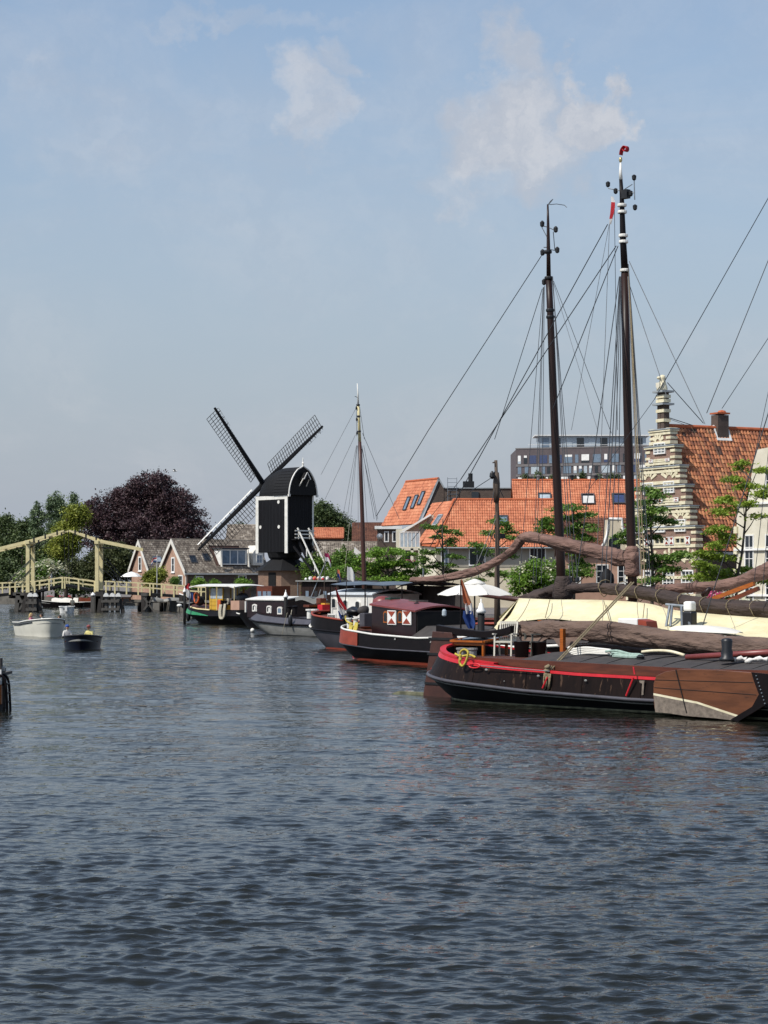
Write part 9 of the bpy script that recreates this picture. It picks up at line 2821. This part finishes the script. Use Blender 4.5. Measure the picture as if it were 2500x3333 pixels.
Tn, Hn = small_boat('motor_sloop', 'dark navy open boat with two people in caps, nearest on the water', 262, 2116, R(-84), 4.6, 1.95, [(0, 0.62), (2.5, 0.66), (4.6, 0.82)], 'navy_hull', 'slate', 'open boats under way on the canal', 0.35, 0.82)
Ts, Hs = small_boat('small_white_dinghy', 'small white dinghy with a motor and one person passing under the bridge', 222, 1994, R(95), 3.6, 1.6, [(0, 0.72), (3.6, 0.8)], 'white_plain', 'white_plain', None, 0.3)
def seat_person(T, label, px, py_head, yl, rz, shirt, hair, cap=None, z=0.55, arms=None):
    p = LX(T, px, py_head, yl)
    w = W(T, V(yl, p.y, 0))
    person('person', label, (w.x, w.y, LX(T, px, py_head, yl).z - 0.78), rz, 1.7, shirt, hair, True, cap, arms=arms)
seat_person(Tw, 'person with long blond hair in a pink top in the white sloop', 100, 2001, 1.2, R(-20), 'shirt_pink', 'hair_blond', arms=True)
seat_person(Tw, 'dark haired person in white in the middle of the white sloop', 137, 2003, 2.4, R(190), 'shirt_white', 'hair_dark')
seat_person(Tw, 'dark haired person low at the right side of the white sloop', 196, 2008, 1.5, R(170), 'shirt_white', 'hair_dark')
seat_person(Tn, 'person with a blue cap and white shirt in the navy boat', 218, 2041, 1.2, R(-60), 'shirt_white', 'hair_dark', 'cap_blue')
seat_person(Tn, 'person with a reddish cap and yellow top in the navy boat', 290, 2042, 1.0, R(-110), 'shirt_yellow', 'hair_dark', 'cap_red')
seat_person(Ts, 'person in grey steering the small white dinghy', 236, 1948, 1.6, R(95), 'chair_grey', 'hair_dark')
MB().box(V(-0.15, 0, 0.45), (0.25, 0.3, 0.6)).build('outboard_motor', 'white_plain', Ts, bevel=0.05)
MB().box(V(-0.03, 0.1, 0.42), (0.02, 0.4, 0.22)).build('transom_mark', 'slate', Ts)
# moored boats beyond the bridge
for lab, px, py, hd, Lm, Bm, hm, cm in (('black sloop moored beyond the bridge with a pale cover', 140, 1977, R(185), 6.0, 2.2, 'black_paint', 'tarp_white'), ('second dark sloop moored behind, beyond the bridge', 190, 1975, R(188), 6.0, 2.2, 'black_paint', 'varnish'),
                                        ('pale boat with a red cover moored beyond the bridge', 120, 1966, R(186), 6.5, 2.3, 'white_plain', 'red_paint'), ('teal covered boat at the left edge beyond the bridge', -20, 1962, R(183), 6.5, 2.3, 'grey_light', 'teal'), ('grey boat moored right of the dinghy under the bridge', 262, 1960, R(176), 6.5, 2.3, 'grey_paint', 'tarp_dark')):
    Tm, Hm = small_boat('moored_sloop', lab, px, py, hd, Lm, Bm, [(0, 0.7), (3, 0.72), (6.5, 1.0)], hm, 'white_paint', 'sloops moored beyond the bridge')
    rows = []
    for i in range(9):
        x = lerp(0.8, Lm * 0.72, i / 8)
        rows.append([V(x, lerp(-0.9, 0.9, k / 6), 0.7 + (0.55 + 0.08 * math.sin(i * 2.1)) * math.sin(math.pi * k / 6) ** 0.7) for k in range(7)])
    MB().grid(rows).build('cover', cm, Tm, True)
# grey rowing boats and deck chair on the shore by the cottages
jt = thing('landing_stage', 'wooden landing stage along the shore in front of the cottages', 'jetty', (XA(520, 246), 246, 0))
for k in range(16):
    MB().box(V(-5.2 + k * 0.72, 0, 1.0), (0.66, 2.0, 0.08)).build('plank', 'pile_grey', jt)
for k in range(5):
    for yy in (-0.9, 0.9):
        MB().tube([V(-5.0 + k * 2.6, yy, -0.8), V(-5.0 + k * 2.6, yy, 1.0)], 0.14, 8).build('pile', 'pile_wood', jt)
for lab, px, d_, hd in (('upturned grey rowing boat on the landing stage, left one', 500, 245.5, R(180)), ('grey rowing boat on the landing stage right of the upturned one', 568, 245.5, R(180))):
    T = thing('rowing_boat', lab, 'boat', (XA(px, d_) + 1.4, d_, 1.05), hd, 'rowing boats on the landing stage')
    rows = []
    for i in range(11):
        t = i / 10; w_ = 0.6 * math.sin(math.pi * (0.06 + 0.9 * t)) ** 0.6
        rows.append([V(t * 2.9, -w_ * math.cos(a), 0.05 + 0.5 * math.sin(a) * w_ / 0.6) for a in [math.pi * k / 8 for k in range(9)]])
    MB().grid(rows).build('hull', 'grey_light', T, True)
    MB().tube([V(0.0, 0, 0.1), V(1.4, 0, 0.6), V(2.9, 0, 0.12)], 0.03, 5).build('keel', 'pile_grey', T)
lg = thing('lounge_chair', 'wooden lounge chair on the shore right of the bridge fender', 'chair', (XA(412, 246), 246, QZ))
MB().beam(V(-0.6, 0, 0.35), V(0.5, 0, 0.35), 0.6, 0.06).build('seat', 'varnish_bright', lg); MB().beam(V(0.45, 0, 0.38), V(0.85, 0, 0.95), 0.6, 0.06).build('backrest', 'varnish_bright', lg)
for dx in (-0.5, 0.4):
    for dy in (-0.25, 0.25): MB().box(V(dx, dy, 0.17), (0.06, 0.06, 0.34)).build('leg', 'varnish_bright', lg)

# ================================================================ left edge: jetty post with ladder
tl = thing('jetty_ladder', 'timber jetty post with a curved black ladder rail at the left edge', 'ladder', (XA(-6, 56), 56, 0))
q = lambda px, py, dy=0: L(tl, P(px, py, 56)) + V(0, dy, 0)
z0 = q(0, 2142).z
MB().box(V(0, 0, z0 / 2 - 0.4), (0.2, 0.25, z0 + 0.8)).build('post', 'pile_wood', tl)
MB().obox(q(-2, 2240) + V(0, -0.16, -0.42), V(0.08, 0, 0), V(0, 0.14, 0), V(0, 0, 0.55)).build('fender_board', 'varnish_bright', tl)
MB().obox(q(0, 2215) + V(0, -0.2, -0.1), V(0.07, 0, 0), V(0, 0.1, 0), V(0, 0, 0.4)).build('white_board', 'white_paint', tl)
for dy in (-0.25, 0.2):
    MB().tube(smooth_path([q(0, 2197, dy), q(10, 2198, dy), q(20, 2208, dy), q(25, 2230, dy), q(27, 2260, dy), q(29, 2300, dy), q(30, 2340, dy)], 4), 0.035, 8).build('ladder_rail', 'black_paint', tl, True)
for py in (2225, 2255, 2285):
    MB().tube([q(26, py, -0.25), q(27, py, 0.2)], 0.025, 6).build('rung', 'black_paint', tl)
MB().tube([q(8, 2228), q(27, 2226)], 0.03, 6).build('bracket', 'black_paint', tl)
MB().lathe(q(9, 2180), [(0.05, -0.08), (0.09, -0.04), (0.09, 0.05), (0.03, 0.09)], 8).build('lamp', 'grey_light', tl)
jd = thing('side_jetty', 'low timber jetty mostly beyond the left edge', 'jetty', (XA(-120, 55.5), 55.5, 0))
for k in range(4): MB().box(V(-0.6 + k * 0.42, 1.0, 0.95), (0.38, 3.2, 0.08)).build('plank', 'pile_grey', jd)
for yy in (-0.4, 2.4): MB().box(V(0.6, yy, 0.1), (0.22, 0.22, 1.7)).build('pile', 'pile_wood', jd)

# ================================================================ quay furniture
def lamp_post(label, px, ytop, d):
    T = thing('street_lamp', label, 'lamp', (XA(px, d), d, QZ), 0, 'street lamps on the quay')
    z = L(T, P(px, ytop, d)).z
    MB().tube([V(0, 0, 0), V(0, 0, z - 0.5)], [0.08, 0.06], 8).build('pole', 'galv', T)
    MB().lathe(V(0, 0, z - 0.55), [(0.12, 0), (0.2, 0.05), (0.24, 0.38), (0.08, 0.5), (0.03, 0.6)], 8).build('lantern', 'iron', T)
lamp_post('grey street lamp with black lantern left of the slender quay tree', 1378, 1812, 145)
GP = 'flower pots on the quay'
for i, (px, py, m, lab) in enumerate(((2205, 1948, 'blossom_white', 'white flowers in a pot left of the magenta flowers'), (2330, 1940, 'blossom_pink', 'magenta flowers in a pot beside the stepped gable house'), (2365, 1938, 'blossom_white', 'white flowers in a pot right of the magenta flowers'), (2425, 1965, 'blossom_white', 'small white flowers low before the white house'))):
    w = P(px, 1990, 80)
    T = thing('flower_pot', lab, 'flower pot', (w.x, w.y, 0.9), 0, GP)
    c = L(T, P(px, py, 80))
    MB().lathe(V(0, 0, 0), [(0.2, 0), (0.28, c.z - 0.35), (0.3, c.z - 0.3), (0.22, c.z - 0.3)], 12).build('pot', 'pink_wall', T)
    rng = np.random.default_rng(50 + i)
    leaves('flowers', m, T, rng.normal(size=(170, 3)) * np.array([0.17, 0.17, 0.13]) + np.array([0, 0, c.z]), 0.07, 0.8, 0.9, 50 + i)
    leaves('foliage', 'leaf_mid', T, rng.normal(size=(120, 3)) * np.array([0.16, 0.16, 0.1]) + np.array([0, 0, c.z - 0.18]), 0.07, 0.6, 0.5, 60 + i)

# a gull over the copper beech
gl = thing('gull', 'small white gull flying right of the copper beech top', 'bird', tuple(P(569, 1533, 200)))
mb = MB(); mb.ball(V(0, 0, 0), 0.1, 8, 6, (2.0, 0.8, 0.8)); mb.ball(V(0.22, 0, 0.03), 0.05, 8, 5); mb.prism([V(-0.15, -0.05, 0), V(-0.15, 0.05, 0), V(-0.34, 0.08, 0.01), V(-0.34, -0.08, 0.01)], V(0, 0, 0.02)); mb.build('body', 'white_plain', gl, True)
for sg in (-1, 1):
    MB().prism([V(0.1, 0.04 * sg, 0.03), V(-0.08, 0.04 * sg, 0.03), V(-0.06, 0.3 * sg, 0.16), V(-0.14, 0.6 * sg, 0.08), V(0.02, 0.32 * sg, 0.17)], V(0, 0, 0.015)).build('wing', 'grey_light', gl)
